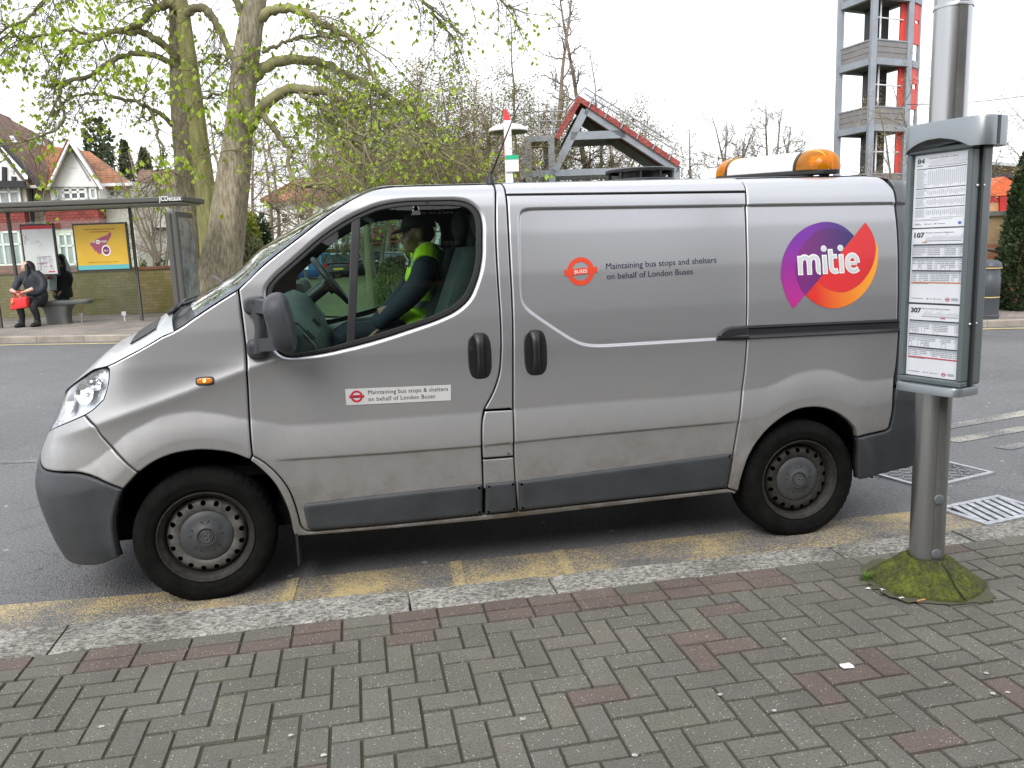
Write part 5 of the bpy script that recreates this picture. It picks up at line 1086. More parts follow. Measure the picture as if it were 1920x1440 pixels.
# the three timetables
PAPER = mat('timetable_paper', (.86,.87,.90), .4); GREY = mat('print_grey', (.22,.23,.27), .6); GREYL = mat('print_light', (.47,.48,.53), .6); ORNG = mat('print_orange', (.62,.25,.09), .6); REDP_ = mat('print_red', (.55,.05,.07), .6); BLU = mat('print_blue', (.03,.12,.45), .6)
SX0, SX1 = -.083, .152; YF = -.0765
def pt(x, z, l=0): return (SX0+x*(SX1-SX0), YF-.0012-l, z)
def rects(L, name, m, par, l=.0006):
    b = MB()
    for x0, z0, x1, z1, *sh in L:
        s = sh[0] if sh else 0; b.add([pt(x0, z0, l), pt(x1, z0, l), pt(x1+s, z1, l), pt(x0+s, z1, l)], [(0,1,2,3)])
    return b.build(name, m, par)
rng2 = random.Random(5)
def sheet_(z1, z0, num, sub, head, route, kind, acc):
    H = z1-z0; b = MB(); b.box(((SX0+SX1)/2, YF, (z0+z1)/2), (SX1-SX0, .002, H)); s = b.build('timetable', PAPER, stop)
    Z = lambda v: z1-v*H
    tx = lambda txt, x, v, w_, cap, bold=.02, m=MAT['ink']: text_fit(txt, w_*(SX1-SX0), cap*H, 'print', m, s, lambda a, c, t: np.stack([SX0+x*(SX1-SX0)+a, np.full(len(a), YF-.0018), Z(v)+c], 1), bold=bold)
    tx(num, .05, .112, .14 if len(num) < 3 else .20, .066, .045)
    if sub: tx(sub, .05, .155, .105, .026, .01)
    tx(head, .27, .060, .52, .018, .01)
    L = []; L2 = []
    n = 15
    for i in range(n):
        x = .27+i*.045; h = rng2.uniform(.03, .075); L.append((x, Z(.150), x+.007, Z(.150-h), .07*h/.05))
    L.append((.26, Z(.166), .93, Z(.158))); 
    rects(L, 'route_diagram', GREY, s)
    if kind == 0:
        bars = (.185, .455, .580, .720); ends = (.445, .570, .712, .855)
        rects([(.045, Z(v+.012), .95, Z(v)) for v in bars], 'table_rule', MAT['ink'], s)
        for v0, v1 in zip(bars, ends):
            v = v0+.026
            while v < v1-.008:
                L2.append((.05, Z(v+.006), .05+rng2.uniform(.12, .2), Z(v)))
                v += .0125
            for k in range(19):
                x = .26+k*.0365; o = rng2.uniform(0, .02); segs = np.arange(v0+.028+o, v1-.012-rng2.uniform(0, .03), .0125)
                for v in segs: L2.append((x, Z(v+.0075), x+.021, Z(v)))
        rects(L2, 'table_print', GREYL, s)
        rects([(.35, Z(.868), .94, Z(.864)), (.05, Z(.892), .75, Z(.888)), (.05, Z(.906), .5, Z(.902)), (.24, Z(.962), .27, Z(.944)), (.42, Z(.962), .45, Z(.944)), (.29, Z(.958), .38, Z(.95)), (.47, Z(.958), .62, Z(.95)), (.05, Z(.95), .14, Z(.942)), (.05, Z(.965), .18, Z(.957))], 'footer_print', GREY, s)
        fn = lambda x, y, t: np.stack([SX0+x*(SX1-SX0), np.full(len(np.atleast_1d(x)), YF-.0018)-t, z0+y], 1)
        decal([(np.stack([.88+.032*np.cos(a_:=np.linspace(0, 6.28, 24, endpoint=False)), .0135+.0066*np.sin(a_)], 1), 0, 0, [])], 'footer_roundel', [BLU], s, fn, grid=.02)
    else:
        bars = (.205, .375, .555) if kind == 1 else (.215, .405, .590); endv = .715 if kind == 1 else .73
        rects([(.03, Z(v+.018), .975, Z(v)) for v in bars], 'table_rule', MAT['ink'], s)
        rects([(.03, Z(endv+.018), .975, Z(endv))], 'table_rule', acc, s)
        rects([(.62 if kind == 2 else .21, Z(.186), .71 if kind == 2 else .30, Z(.172))], 'route_highlight', acc, s)
        L3 = []
        for v0, v1 in zip(bars, list(bars[1:])+[endv]):
            xs = sorted(rng2.sample([.09,.15,.21,.27,.33,.42,.50,.58,.66,.74,.82], 7))+[.92]; L3.append((.03, Z(v0+.05), .975, Z(v0+.02)))
            for x in [.03]+xs+[.972]: L2.append((x, Z(v1), x+.005, Z(v0)))
            for x, xn in zip([.03]+xs, xs+[.975]):
                v = v0+.062; k = rng2.randint(2, 5)
                for q in range(k):
                    if v > v1-.012: break
                    L2.append((x+.012, Z(v+.008), xn-.012 if xn-x < .1 else x+(xn-x)*.55, Z(v))); 
                    if xn-x > .1: L2.append((xn-.035, Z(v+.008), xn-.015, Z(v)))
                    v += .024
        rects(L3, 'table_header', mat('print_pale', (.46,.48,.53), .6) if 'print_pale' not in bpy.data.materials else bpy.data.materials['print_pale'], s)
        rects(L2, 'table_print', GREY, s, .0009)
        rects([(.05, Z(.947), .27, Z(.939)), (.34, Z(.952), .365, Z(.936)), (.48, Z(.952), .505, Z(.936)), (.38, Z(.947), .45, Z(.941)), (.52, Z(.947), .63, Z(.941)), (.80, Z(.934), .92, Z(.927)), (.80, Z(.948), .93, Z(.941)), (.80, Z(.96), .92, Z(.955)), (.03, Z(endv+.026), .36, Z(endv+.021))], 'footer_print', GREY, s)
        cx, cz = .73, z0+.055*H; fn = lambda x, y, t: np.stack([SX0+x*(SX1-SX0), np.full(len(np.atleast_1d(x)), YF-.0018)-t, y], 1); a_ = np.linspace(0, 6.283, 28, endpoint=False); k = (SX1-SX0)
        decal([(np.stack([cx+.0085/k*np.cos(a_), cz+.0085*np.sin(a_)], 1), 0, 0, [np.stack([cx+.0058/k*np.cos(a_), cz+.0058*np.sin(a_)], 1)]), ([(cx-.011/k, cz-.0018), (cx+.011/k, cz-.0018), (cx+.011/k, cz+.0018), (cx-.011/k, cz+.0018)], 0, .0003, [])], 'footer_roundel', [REDP_], s, fn, grid=.02)
sheet_(1.838, 1.548, '84', '84A', 'New Barnet - Potters Bar - St Albans', 0, 0, None)
sheet_(1.542, 1.240, '107', None, 'Route towards Edgware', 0, 1, ORNG); sheet_(1.232, .932, '307', None, 'Route towards Barnet Hospital', 0, 2, REDP_)
b = MB(); b.box(((TL+TR)/2, -.0815, (ZT+ZB_)/2), (TR-TL-.04, .002, ZT-ZB_-.04)); b.build('case_glazing', bpy.data.materials['case_glass'], stop)
# footing
def moss():
    m = mat('mossy_concrete', (.2,.2,.17), .95); nt = m.node_tree; L = nt.links; bs = nt.nodes['Principled BSDF']; tcn = _n(nt, 'ShaderNodeTexCoord')
    n1 = _n(nt, 'ShaderNodeTexNoise', Scale=14., Detail=7, Roughness=.7); n2 = _n(nt, 'ShaderNodeTexNoise', Scale=70., Detail=5, Roughness=.8); L.new(tcn.outputs['Object'], n1.inputs['Vector']); L.new(tcn.outputs['Object'], n2.inputs['Vector'])
    r = _n(nt, 'ShaderNodeValToRGB'); e = r.color_ramp.elements; e[0].position = .30; e[0].color = (.13,.12,.10,1); e[1].position = .76; e[1].color = (.17,.16,.06,1); k = e.new(.40); k.color = (.068,.066,.030,1); k = e.new(.52); k.color = (.080,.095,.018,1); k = e.new(.64); k.color = (.125,.14,.022,1); L.new(n1.outputs['Fac'], r.inputs['Fac'])
    r2 = _n(nt, 'ShaderNodeValToRGB'); e = r2.color_ramp.elements; e[0].position = .35; e[0].color = (.45,.45,.4,1); e[1].position = .66; e[1].color = (1.5,1.5,1.35,1); L.new(n2.outputs['Fac'], r2.inputs['Fac'])
    x = _n(nt, 'ShaderNodeMix', data_type='RGBA', blend_type='MULTIPLY'); x.inputs[0].default_value = 1; L.new(r.outputs[0], x.inputs[6]); L.new(r2.outputs[0], x.inputs[7]); L.new(x.outputs[2], bs.inputs['Base Color'])
    bp = _n(nt, 'ShaderNodeBump', Strength=.9, Distance=.012); L.new(n2.outputs['Fac'], bp.inputs['Height']); L.new(bp.outputs['Normal'], bs.inputs['Normal']); return m
b = MB(); rg = np.random.RandomState(8); R = []; n = 120
for r0, z in ((.245,-.02),(.244,.012),(.236,.020),(.215,.034),(.19,.052),(.16,.074),(.135,.092),(.11,.110),(.094,.122),(.085,.124),(.073,.118)):
    q = []
    for a in np.linspace(0, 2*np.pi, n, endpoint=False):
        g = math.cos(math.pi/6)/math.cos(((a+.35) % (math.pi/3))-math.pi/6); k = 1 if r0 > .1 else .4
        rr = r0*(1+(g-1)*.75*k)*(1+.012*math.sin(3*a+1)*k)+rg.uniform(-.004, .004)*k; q.append((rr*math.cos(a), rr*math.sin(a), z+rg.uniform(-.0045, .0045)))
    R.append(q)
b.grid(np.array(R), close=True); ft = b.build('mossy_foot', moss(), stop, smooth=True)
b = MB(); rg_m = np.random.RandomState(17); aa = np.linspace(0, 2*np.pi, 90, endpoint=False); ro = .256+.018*np.sin(aa*4+1)+.012*np.sin(aa*9)+rg_m.uniform(-.012, .012, 90)
b.grid(np.array([[(r_*math.cos(t), r_*math.sin(t), .0052) for r_, t in zip(rr, aa)] for rr in (np.full(90, .20), np.maximum(ro, .25))]), close=True); sk = b.build('moss_skirt', mat('soil_moss', (.080,.074,.055), .95, col2=(.075,.082,.035), vscale=28, bump=.8, bscale=120), ft)
if sk.data.polygons[0].normal.z < 0: sk.data.flip_normals()
t = ca+rad(38); b = MB(); b.tube(bez([(.095*math.cos(t), .095*math.sin(t), .118), (.14*math.cos(t+.03), .14*math.sin(t+.03), .092), (.19*math.cos(t-.02), .19*math.sin(t-.02), .056), (.243*math.cos(t+.01), .243*math.sin(t+.01), .020)], 16), .0042, 6); b.build('foot_crack', mat('crack_dark', (.02,.022,.012), .95), ft)
def tuft(px, py, n, h, lab):
    p = at_z(px, py, .1); b = MB(); rg_ = random.Random(int(px))
    for i in range(n):
        a = rg_.uniform(0, 6.28); r = rg_.uniform(0, .032); x, y = r*math.cos(a), r*math.sin(a)*.7; l = h*rg_.uniform(.4, 1); lean = rg_.uniform(.2, .9)*l; w_ = .0018
        d = np.array([math.cos(a), math.sin(a), 0]); s = np.array([-d[1], d[0], 0])*w_; q0 = np.array([x, y, 0]); q1 = q0+d*lean*.4+[0, 0, l*.65]; q2 = q0+d*lean+[0, 0, l]
        b.add([q0-s, q0+s, q1+s*.8, q1-s*.8, q2], [(0,1,2,3),(3,2,4)])
    o = b.build('grass_tuft', GRASS, loc=(p[0], p[1], .099)); tag(o, lab, 'grass', 'grass tufts round the mossy foot')
GRASS = mat('grass_blade', (.10,.20,.025), .6, col2=(.06,.13,.015), vscale=30)
tuft(1625, 1088, 90, .045, 'larger grass tuft growing left of the mossy foot of the post'); tuft(1690, 1118, 70, .022, 'low grass tuft in front of the mossy foot of the post'); tuft(1822, 1112, 80, .030, 'grass tuft at the right edge of the mossy foot of the post')
for px, py, L_, m, lab, nm in ((1728,1129,.045,mat('butt_filter',(.45,.24,.10),.8),'brown cigarette end on the paving below the mossy foot','cigarette_end'),):
    p = at_z(px, py, .1); b = MB(); b.tube([(-.02,0,.006),(.02,.006,.006)], .0042, 8); tag(b.build(nm, m, loc=(p[0], p[1], .1015)), lab, 'cigarette end')
SCR = mat('paper_scrap', (.7,.7,.68), .8)
for px, py, lab in ((1628,1106,'small white paper scrap beside the grass left of the mossy foot'), (1655,1108,'tiny white paper scrap just left of the mossy foot'), (1588,1252,'crumpled white scrap lying on the block paving'), (1690,1124,'white crumb of litter in front of the mossy foot')):
    p = at_z(px, py, .1); b = MB(); rg_ = random.Random(px+py); k = .028 if px == 1588 else .011
    V = [(k*rg_.uniform(-1, 1), k*.7*rg_.uniform(-1, 1), rg_.uniform(.002, .009)) for _ in range(9)]; V = [(k*i/1.3-k*.8, k*.6*j-k*.6+rg_.uniform(-.3, .3)*k, rg_.uniform(.002, .009)) for i in range(3) for j in range(3)]
    b.grid(np.array(V).reshape(3, 3, 3)); o = b.build('paper_scrap', SCR, loc=(p[0], p[1], .1015)); mm = o.modifiers.new('s', 'SOLIDIFY'); mm.thickness = .0012; tag(o, lab, 'litter', 'scraps of litter on the paving')
# ------------------------------------------------------------------ the far side of the street (a = sideways, d = distance, z = height)
def pw(px, py, d):
    a, z = fa(px, py, d); return (a, d, z)
def gz(px, d):
    p = far(px, 500, d); return float(ground_h(p[0], p[1]))
def ga(a, d):
    p = fw(a, d, 0); return float(ground_h(p[0], p[1]))
def root(name, label, cat, a, d, z, group=None):
    o = tag(empty(name, tuple(fw(a, d, z)), YAW), label, cat, group); o['_o'] = 0; del o['_o']; ORG[o.name] = np.array([a, d, z]); return o
ORG = {}
def fb(b, name, m, par, smooth=False, angle=None, org=None):
    """build a mesh given in (a, d, z) under its thing (or, with par None, as its own thing at org)"""
    o0 = par
    while o0 is not None and o0.name not in ORG: o0 = o0.parent
    g = ORG[o0.name] if o0 is not None else np.asarray(org, float)
    b.v = [v-g for v in b.v]; o = b.build(name, m, par, smooth=smooth, angle=angle)
    if par is None: o.location = tuple(fw(*g)); o.rotation_euler[2] = YAW; ORG[o.name] = g
    return o
def brick_mat(name, c1, c2, mort, w=.225, h=.075, moss=None, rough=.9, mw=.012, axes=(0, 2)):
    m = mat(name, c1, rough); nt = m.node_tree; L = nt.links; bs = nt.nodes['Principled BSDF']; tcn = _n(nt, 'ShaderNodeTexCoord'); sp = _n(nt, 'ShaderNodeSeparateXYZ'); cb = _n(nt, 'ShaderNodeCombineXYZ')
    L.new(tcn.outputs['Object'], sp.inputs[0]); L.new(sp.outputs[axes[0]], cb.inputs[0]); L.new(sp.outputs[axes[1]], cb.inputs[1])
    br = _n(nt, 'ShaderNodeTexBrick', Scale=1.); br.inputs['Color1'].default_value = (*c1, 1); br.inputs['Color2'].default_value = (*c2, 1); br.inputs['Mortar'].default_value = (*mort, 1); br.inputs['Brick Width'].default_value = w; br.inputs['Row Height'].default_value = h; br.inputs['Mortar Size'].default_value = mw; br.inputs['Bias'].default_value = 0
    L.new(cb.outputs[0], br.inputs['Vector']); last = br.outputs['Color']
    n1 = _n(nt, 'ShaderNodeTexNoise', Scale=1.6, Detail=6, Roughness=.65); L.new(tcn.outputs['Object'], n1.inputs['Vector'])
    r = _n(nt, 'ShaderNodeValToRGB'); e = r.color_ramp.elements; e[0].position = .4; e[1].position = .62
    if moss: e[0].color = (0, 0, 0, 1); e[1].color = (.75, .75, .75, 1)
    else: e[0].color = (.75, .75, .75, 1); e[1].color = (1.15, 1.15, 1.15, 1)
    L.new(n1.outputs['Fac'], r.inputs['Fac']); x = _n(nt, 'ShaderNodeMix', data_type='RGBA')
    if moss: L.new(r.outputs[0], x.inputs[0]); L.new(last, x.inputs[6]); x.inputs[7].default_value = (*moss, 1)
    else: x.blend_type = 'MULTIPLY'; x.inputs[0].default_value = 1; L.new(last, x.inputs[6]); L.new(r.outputs[0], x.inputs[7])
    L.new(x.outputs[2], bs.inputs['Base Color']); return m
FRAME = mat('shelter_grey', (.075,.074,.064), .45); WOODW = mat('window_white', (.84,.85,.84), .45); PANE = mat('window_dark', (.05,.065,.075), .08, spec=.8, var=.5, vscale=2.2); CURT = mat('window_curtain', (.34,.40,.40), .25, var=.3, vscale=3, stretch=(6, 1, .3))
RENDERW = mat('white_render', (.86,.86,.84), .85, var=.04, vscale=1.2); CREAM = mat('cream_render', (.62,.61,.53), .85, var=.1, vscale=1.0); TIMB = mat('dark_timber', (.03,.03,.035), .7)
TILEO = brick_mat('orange_roof_tile', (.40,.165,.075), (.30,.12,.06), (.13,.06,.035), .22, .11, mw=.012); TILEB = brick_mat('brown_roof_tile', (.215,.125,.085), (.165,.10,.07), (.075,.05,.04), .22, .11, mw=.014); TILER = brick_mat('red_hung_tile', (.34,.075,.06), (.26,.06,.05), (.12,.04,.035), .2, .10, mw=.012)
YBRK = brick_mat('mossy_yellow_brick', (.33,.26,.125), (.25,.19,.095), (.20,.18,.12), moss=(.15,.145,.03)); RBRK = brick_mat('red_brick', (.36,.12,.055), (.28,.095,.05), (.22,.16,.12)); COPE = brick_mat('brick_coping', (.30,.13,.075), (.24,.10,.06), (.14,.09,.06), .075, .3)
# ---- far pavement, kerb, gardens
KD = lambda a: np.interp(a, [-60,-9.5,9,60], [15.6,15.4,14.3,12.5])
def strip(f0, f1, name, m, dz, a0=-60, a1=60, n=60, k=6):
    A = np.linspace(a0, a1, n); R = []
    for a in A:
        q = []
        for t in np.linspace(0, 1, k): d = f0(a)+(f1(a)-f0(a))*t; p = fw(a, d, 0); q.append((p[0], p[1], float(ground_h(p[0], p[1]))+dz))
        R.append(q)
    b = MB(); b.grid(np.array(R)); o = b.build(name, m, smooth=True)
    if o.data.polygons[0].normal.z < 0: o.data.flip_normals()
    return struct(o)
WD = lambda a: np.interp(a, [-60,-5,0,4,7,60], [20.9,20.9,18.2,17.0,16.9,16.9])
FP = brick_mat('far_paving', (.27,.235,.205), (.225,.195,.175), (.15,.14,.125), .2, .1, axes=(0, 1)); strip(lambda a: KD(a)+.14, lambda a: WD(a)+.05, 'far_pavement', FP, .12)
strip(WD, lambda a: 140., 'garden_ground', mat('garden_ground', (.10,.10,.05), .95, col2=(.06,.085,.025), vscale=.6), .10, -120, 120, 50, 10)
strip(lambda a: KD(a)-.42, lambda a: KD(a)-.30, 'far_yellow_line', mat('yellow_line', (.50,.42,.20), .8, var=.2, vscale=8), .006)
b = MB(); A = np.arange(-40, 40, .914)
for a0 in A:
    a1 = a0+.905; P = []
    for a in (a0, a1):
        for dd, dz in ((0, -.02), (0, .105), (.015, .12), (.14, .12), (.14, -.02)): p = fw(a, KD(a)+dd, 0); P.append((p[0], p[1], float(ground_h(p[0], p[1]))+dz+random.uniform(-.002, .002)))
    b.add(P, [(0,5,6,1),(1,6,7,2),(2,7,8,3),(3,8,9,4),(0,1,2,3,4),(9,8,7,6,5)])
fk = struct(b.build('far_kerb', mat('concrete_kerb', (.29,.255,.215), .9, var=.25, vscale=2.5, bump=.3, bscale=60)))
bm = bmesh.new(); bm.from_mesh(fk.data); bmesh.ops.recalc_face_normals(bm, faces=bm.faces); bm.to_mesh(fk.data); bm.free()
A0 = -5.4; strip(lambda a: WD(a)+np.interp(a, [-5.2,-4.5], [.35,-2.2]), lambda a: np.interp(a, [-8,-4], [WD(-5)+30, 62.]), 'grass_verge', mat('lawn', (.115,.135,.045), .95, col2=(.075,.08,.03), vscale=7, bump=.5, bscale=30), .16, -9.0, 6.0, 30, 14)
# ---- garden wall on the left
d = 20.9; zg = ga(-11, d)+.12; a0, a1 = -24., fa(372, 500, d)[0]; zt = fa(300, 499, d)[1]
wl = root('garden_wall', 'low mossy yellow brick garden wall with red coping behind the bus shelter', 'wall', (a0+a1)/2, d, zg)
b = MB(); b.box(((a0+a1)/2, d+.115, (zg+zt-.075)/2), (a1-a0, .23, zt-.075-zg)); fb(b, 'wall_body', YBRK, wl)
b = MB(); b.box(((a0+a1)/2, d+.11, zt-.035), (a1-a0+.02, .28, .075)); fb(b, 'coping', COPE, wl)
# ---- bus shelter
D0, D1 = 17.5, 18.65; sg = ga(-9, 18)+.12
sh = root('bus_shelter', 'grey framed glass bus shelter with a flat roof and two poster panels', 'bus shelter', fa(150, 500, 18)[0], 18., sg)
ar = fa(345, 372, D0)[0]; zr1 = fa(200, 372.5, D0)[1]; zr0 = fa(200, 382.5, D0)[1]; al = ar-6.4
b = MB(); b.box(((al+ar)/2, (D0+D1)/2, (zr0+zr1)/2), (ar-al, D1-D0+.1, zr1-zr0)); rf = fb(b, 'roof', FRAME, sh); bevel(rf, .02, 2)
b = MB(); b.box(((al+ar)/2, (D0+D1)/2, zr0-.02), (ar-al-.15, D1-D0-.1, .02)); fb(b, 'roof_lining', mat('roof_lining', (.35,.37,.36), .5), rf)
ORGs = ORG[sh.name]
def wr(txt, px0, py0, px1, d, cap_px, m, par, name='lettering', bold=.02, slope=None):
    a0_, z0_ = fa(px0, py0, d); a1_, _ = fa(px1, py0, d); pm = d/FPX
    return text_fit(txt, a1_-a0_, cap_px*pm, name, m, par, lambda x, y, t: np.stack([a0_+x, np.full(len(x), d)-t, z0_+y], 1)-ORG_of(par), bold=bold)
def ORG_of(o):
    while o.name not in ORG: o = o.parent
    return ORG[o.name]
wr('JCDecaux', 298, 377, 340, D0-.06, 9, mat('sign_white', (.85,.85,.85), .5), rf, bold=.004)
zb = sg
for px, py in ((42, 604), (266, 597), (-190, 610)):
    a_ = fa(px, py, D1-.15)[0]; b = MB(); b.box((a_, D1-.15, (sg+zr0)/2), (.055, .06, zr0-sg)); fb(b, 'post', FRAME, sh)
a_ = fa(1.5, 610, D0+.1)[0]; b = MB(); b.box((a_, D0+.1, sg+.98), (.07, .05, 1.96)); fb(b, 'post', FRAME, sh)
pa = [fa(px, 600, D1-.15)[0] for px in (-190, 42, 266)]
for q0, q1 in zip(pa[:-1], pa[1:]):
    b = MB(); b.box(((q0+q1)/2, D1-.15, sg+1.22), (q1-q0-.10, .012, 2.1)); fb(b, 'glass_panel', glass_mat('shelter_glass', (.86,.90,.87), 1.0) if 'shelter_glass' not in bpy.data.materials else bpy.data.materials['shelter_glass'], sh)
    b = MB(); b.box(((q0+q1)/2, D1-.15, zr0-.03), (q1-q0-.06, .03, .03)); fb(b, 'rail', FRAME, sh)
for px in (152, 233):
    a_ = fa(px, 600, D1-.2)[0]; b = MB(); b.box((a_, D1-.16, sg+.17), (.10, .06, .09)); b.box((a_, D1-.16, sg+.06), (.03, .03, .14)); fb(b, 'glass_clamp', mat('clamp_steel', (.5,.5,.5), .4, metal=.5) if 'clamp_steel' not in bpy.data.materials else bpy.data.materials['clamp_steel'], sh)
def poster(px0, py0, px1, py1, d, nm, border, face, th=.05, fw_=.035):
    a0, z1 = fa(px0, py0, d); a1, z0 = fa(px1, py1, d); b = MB()
    b.box(((a0+a1)/2, d, (z0+z1)/2), (a1-a0, th, z1-z0)); o = fb(b, nm, border, sh)
    b = MB(); b.box(((a0+a1)/2, d-th/2-.004, (z0+z1)/2), (a1-a0-2*fw_, .006, z1-z0-2*fw_)); q = fb(b, 'poster_sheet', face, o)
    return o, q, (a0+fw_, a1-fw_, z0+fw_, z1-fw_, d-th/2-.008)
BLK = mat('frame_black', (.022,.022,.028), .4)
o, q, (x0, x1, z0, z1, dd) = poster(37.5, 421, 113, 516, D1-.28, 'map_panel', BLK, mat('map_paper', (.70,.71,.71), .35, col2=(.60,.64,.62), vscale=2.2, detail=3))
def fr_(L, name, m, par, dd, x0, x1, z0, z1):
    b = MB()
    for u0, v0, u1, v1, *s in L:
        X0, X1, Z0, Z1 = x0+(x1-x0)*u0, x0+(x1-x0)*u1, z0+(z1-z0)*v0, z0+(z1-z0)*v1; k = (s[0] if s else 0)*(x1-x0); b.add([(X0, dd, Z0), (X1, dd, Z0), (X1+k, dd, Z1), (X0+k, dd, Z1)], [(0,1,2,3)])
    return fb(b, name, m, par)
fr_([(0, .925, 1, 1)], 'map_header', REDP_, q, dd-.002, x0, x1, z0, z1)
rg_ = random.Random(4); L = []
for i in range(9): u = .35+rg_.random()*.58; L.append((u, .08, u+.012, .40-rg_.random()*.1))
for i in range(12): v = .06+rg_.random()*.32; u = .33+rg_.random()*.3; L.append((u, v, u+.3, v+.008))
for i in range(7): u = rg_.random()*.6; L.append((u, .55+rg_.random()*.3, u+.02, .58+rg_.random()*.3, rg_.uniform(-.3, .3)))
fr_(L, 'map_lines', mat('map_line', (.34,.30,.36), .6), q, dd-.002, x0, x1, z0, z1); fr_([(.72, .035, .93, .06), (.5, .2, .56, .225), (.8, .15, .85, .18)], 'map_marks', REDP_, q, dd-.003, x0, x1, z0, z1)
o, q, (x0, x1, z0, z1, dd) = poster(135.5, 420, 247.5, 506, D1-.30, 'advert_panel', BLK, mat('advert_yellow', (.66,.42,.035), .35, col2=(.58,.36,.03), vscale=1.4, detail=2))
fr_([(0, 0, 1, .10)], 'advert_band', mat('advert_teal', (.10,.40,.40), .4), q, dd-.002, x0, x1, z0, z1)
PLUM = mat('advert_plum', (.32,.07,.13), .45)
def fpoly(P, name, m, par, dd): b = MB(); b.add([(x0+(x1-x0)*u, dd, z0+(z1-z0)*v) for u, v in P], [tuple(range(len(P)))]); return fb(b, name, m, par)
body_ = fpoly([(.27,.58),(.30,.53),(.33,.50),(.33,.46),(.36,.45),(.36,.41),(.40,.41),(.41,.36),(.46,.34),(.50,.40),(.58,.52),(.66,.66),(.72,.755),(.70,.80),(.66,.765),(.58,.745),(.46,.70)], 'broom_shape', PLUM, q, dd-.002)
fpoly([(.605,.735),(.70,.83),(.725,.80),(.645,.69)], 'broom_handle', PLUM, q, dd-.0025)
cc = [( .585+.088*math.cos(t), .42+.125*math.sin(t)) for t in np.linspace(0, 6.28, 28, endpoint=False)]; WH2 = mat('advert_white', (.80,.78,.74), .5); fpoly(cc, 'advert_disc', WH2, q, dd-.003)
fpoly([( .585+.066*math.cos(t), .42+.093*math.sin(t)) for t in np.linspace(0, 6.28, 28, endpoint=False)], 'advert_badge', mat('badge_plum', (.17,.03,.12), .45), q, dd-.004)
fpoly([(.405,.575),(.475,.575),(.475,.66),(.405,.66)], 'advert_tile', WH2, q, dd-.003)
def pt_txt(t, u, v, w_, cap, m, dz=.005, bold=.02): return text_fit(t, w_*(x1-x0), cap*(z1-z0), 'lettering', m, q, lambda x, y, t_: np.stack([x0+(x1-x0)*u+x, np.full(len(x), dd-dz), z0+(z1-z0)*v+y], 1)-ORG_of(q), bold=bold)
pt_txt('THE', .325, .60, .065, .045, WH2); pt_txt('WHISKER', .485, .60, .14, .045, WH2); pt_txt('in', .42, .595, .04, .05, PLUM); pt_txt('50% off', .545, .40, .08, .04, WH2, .007)
pt_txt('Keep it simple, keep it sweet with', .21, .885, .58, .035, mat('advert_brown', (.30,.17,.02), .5)); pt_txt('a clean sweep of colour', .30, .83, .38, .035, bpy.data.materials['advert_brown']); pt_txt('Subject to terms and conditions of offer', .22, .155, .58, .022, bpy.data.materials['advert_brown'])
# free-standing advert case at the right end
a0, a1 = fa(318, 500, D0+.1)[0], fa(340, 500, D0+.1)[0]; z1 = fa(330, 396, D0+.1)[1]
b = MB(); b.box(((a0+a1)/2, (D0+.1+D1-.1)/2, (sg+.05+z1)/2), (a1-a0, D1-D0-.2, z1-sg-.05)); ac = fb(b, 'advert_case', FRAME, sh); bevel(ac, .03, 2)
b = MB(); b.box((a1+.006, (D0+D1)/2, (sg+.35+z1-.1)/2), (.012, D1-D0-.36, z1-sg-.5)); fb(b, 'case_window', mat('case_window_glass', (.16,.19,.20), .04, spec=1., coat=1., var=.5, vscale=3), ac)
b = MB(); b.box(((a0+a1)/2, D0+.094, (sg+z1)/2), (.03, .012, z1-sg-.1)); fb(b, 'case_seam', TIMB, ac); b = MB(); b.box(((a0+a1)/2+.03, D0+.5, (z1+zr0)/2), (.08, .08, zr0-z1)); fb(b, 'case_bracket', mat('bracket_light', (.5,.5,.48), .5), ac)
# ---- bench
bd = 18.25; a0, a1 = fa(33, 565, bd)[0], fa(172, 565, bd)[0]; zs = fa(120, 563, bd)[1]; bg = ga(-9, bd)+.12; STB = mat('bench_steel', (.11,.115,.11), .35, metal=.3)
bn = root('bench', 'grey curved steel bench on a flared pedestal inside the bus shelter', 'bench', (a0+a1)/2, bd, bg)
b = MB(); R = []
for t in np.linspace(0, 2*np.pi, 40, endpoint=False):
    R.append((math.copysign(abs(math.cos(t))**.35, math.cos(t)), math.copysign(abs(math.sin(t))**.6, math.sin(t))))
c_ = (a0+a1)/2; hw = (a1-a0)/2
b.grid(np.array([[(c_+hw*k*u, bd+.20*k*v, z) for u, v in R] for k, z in ((.97, zs-.085), (1., zs-.06), (1., zs-.03), (.98, zs), (.3, zs+.004))]), close=True); b.f += [tuple(range(40))[::-1], tuple(range(160, 200))]; fb(b, 'seat', STB, bn, smooth=True, angle=40)
ap0, ap1 = fa(90, 590, bd)[0], fa(131, 590, bd)[0]; b = MB()
b.grid(np.array([[((ap0+ap1)/2+(ap1-ap0)/2*k*u, bd+.16*v, bg+(zs-.085-bg)*h) for u, v in R] for h, k in ((0, 1.08), (.1, 1.), (.5, 1.02), (.8, 1.2), (.93, 1.5), (1., 2.0))]), close=True); fb(b, 'pedestal', STB, bn, smooth=True)
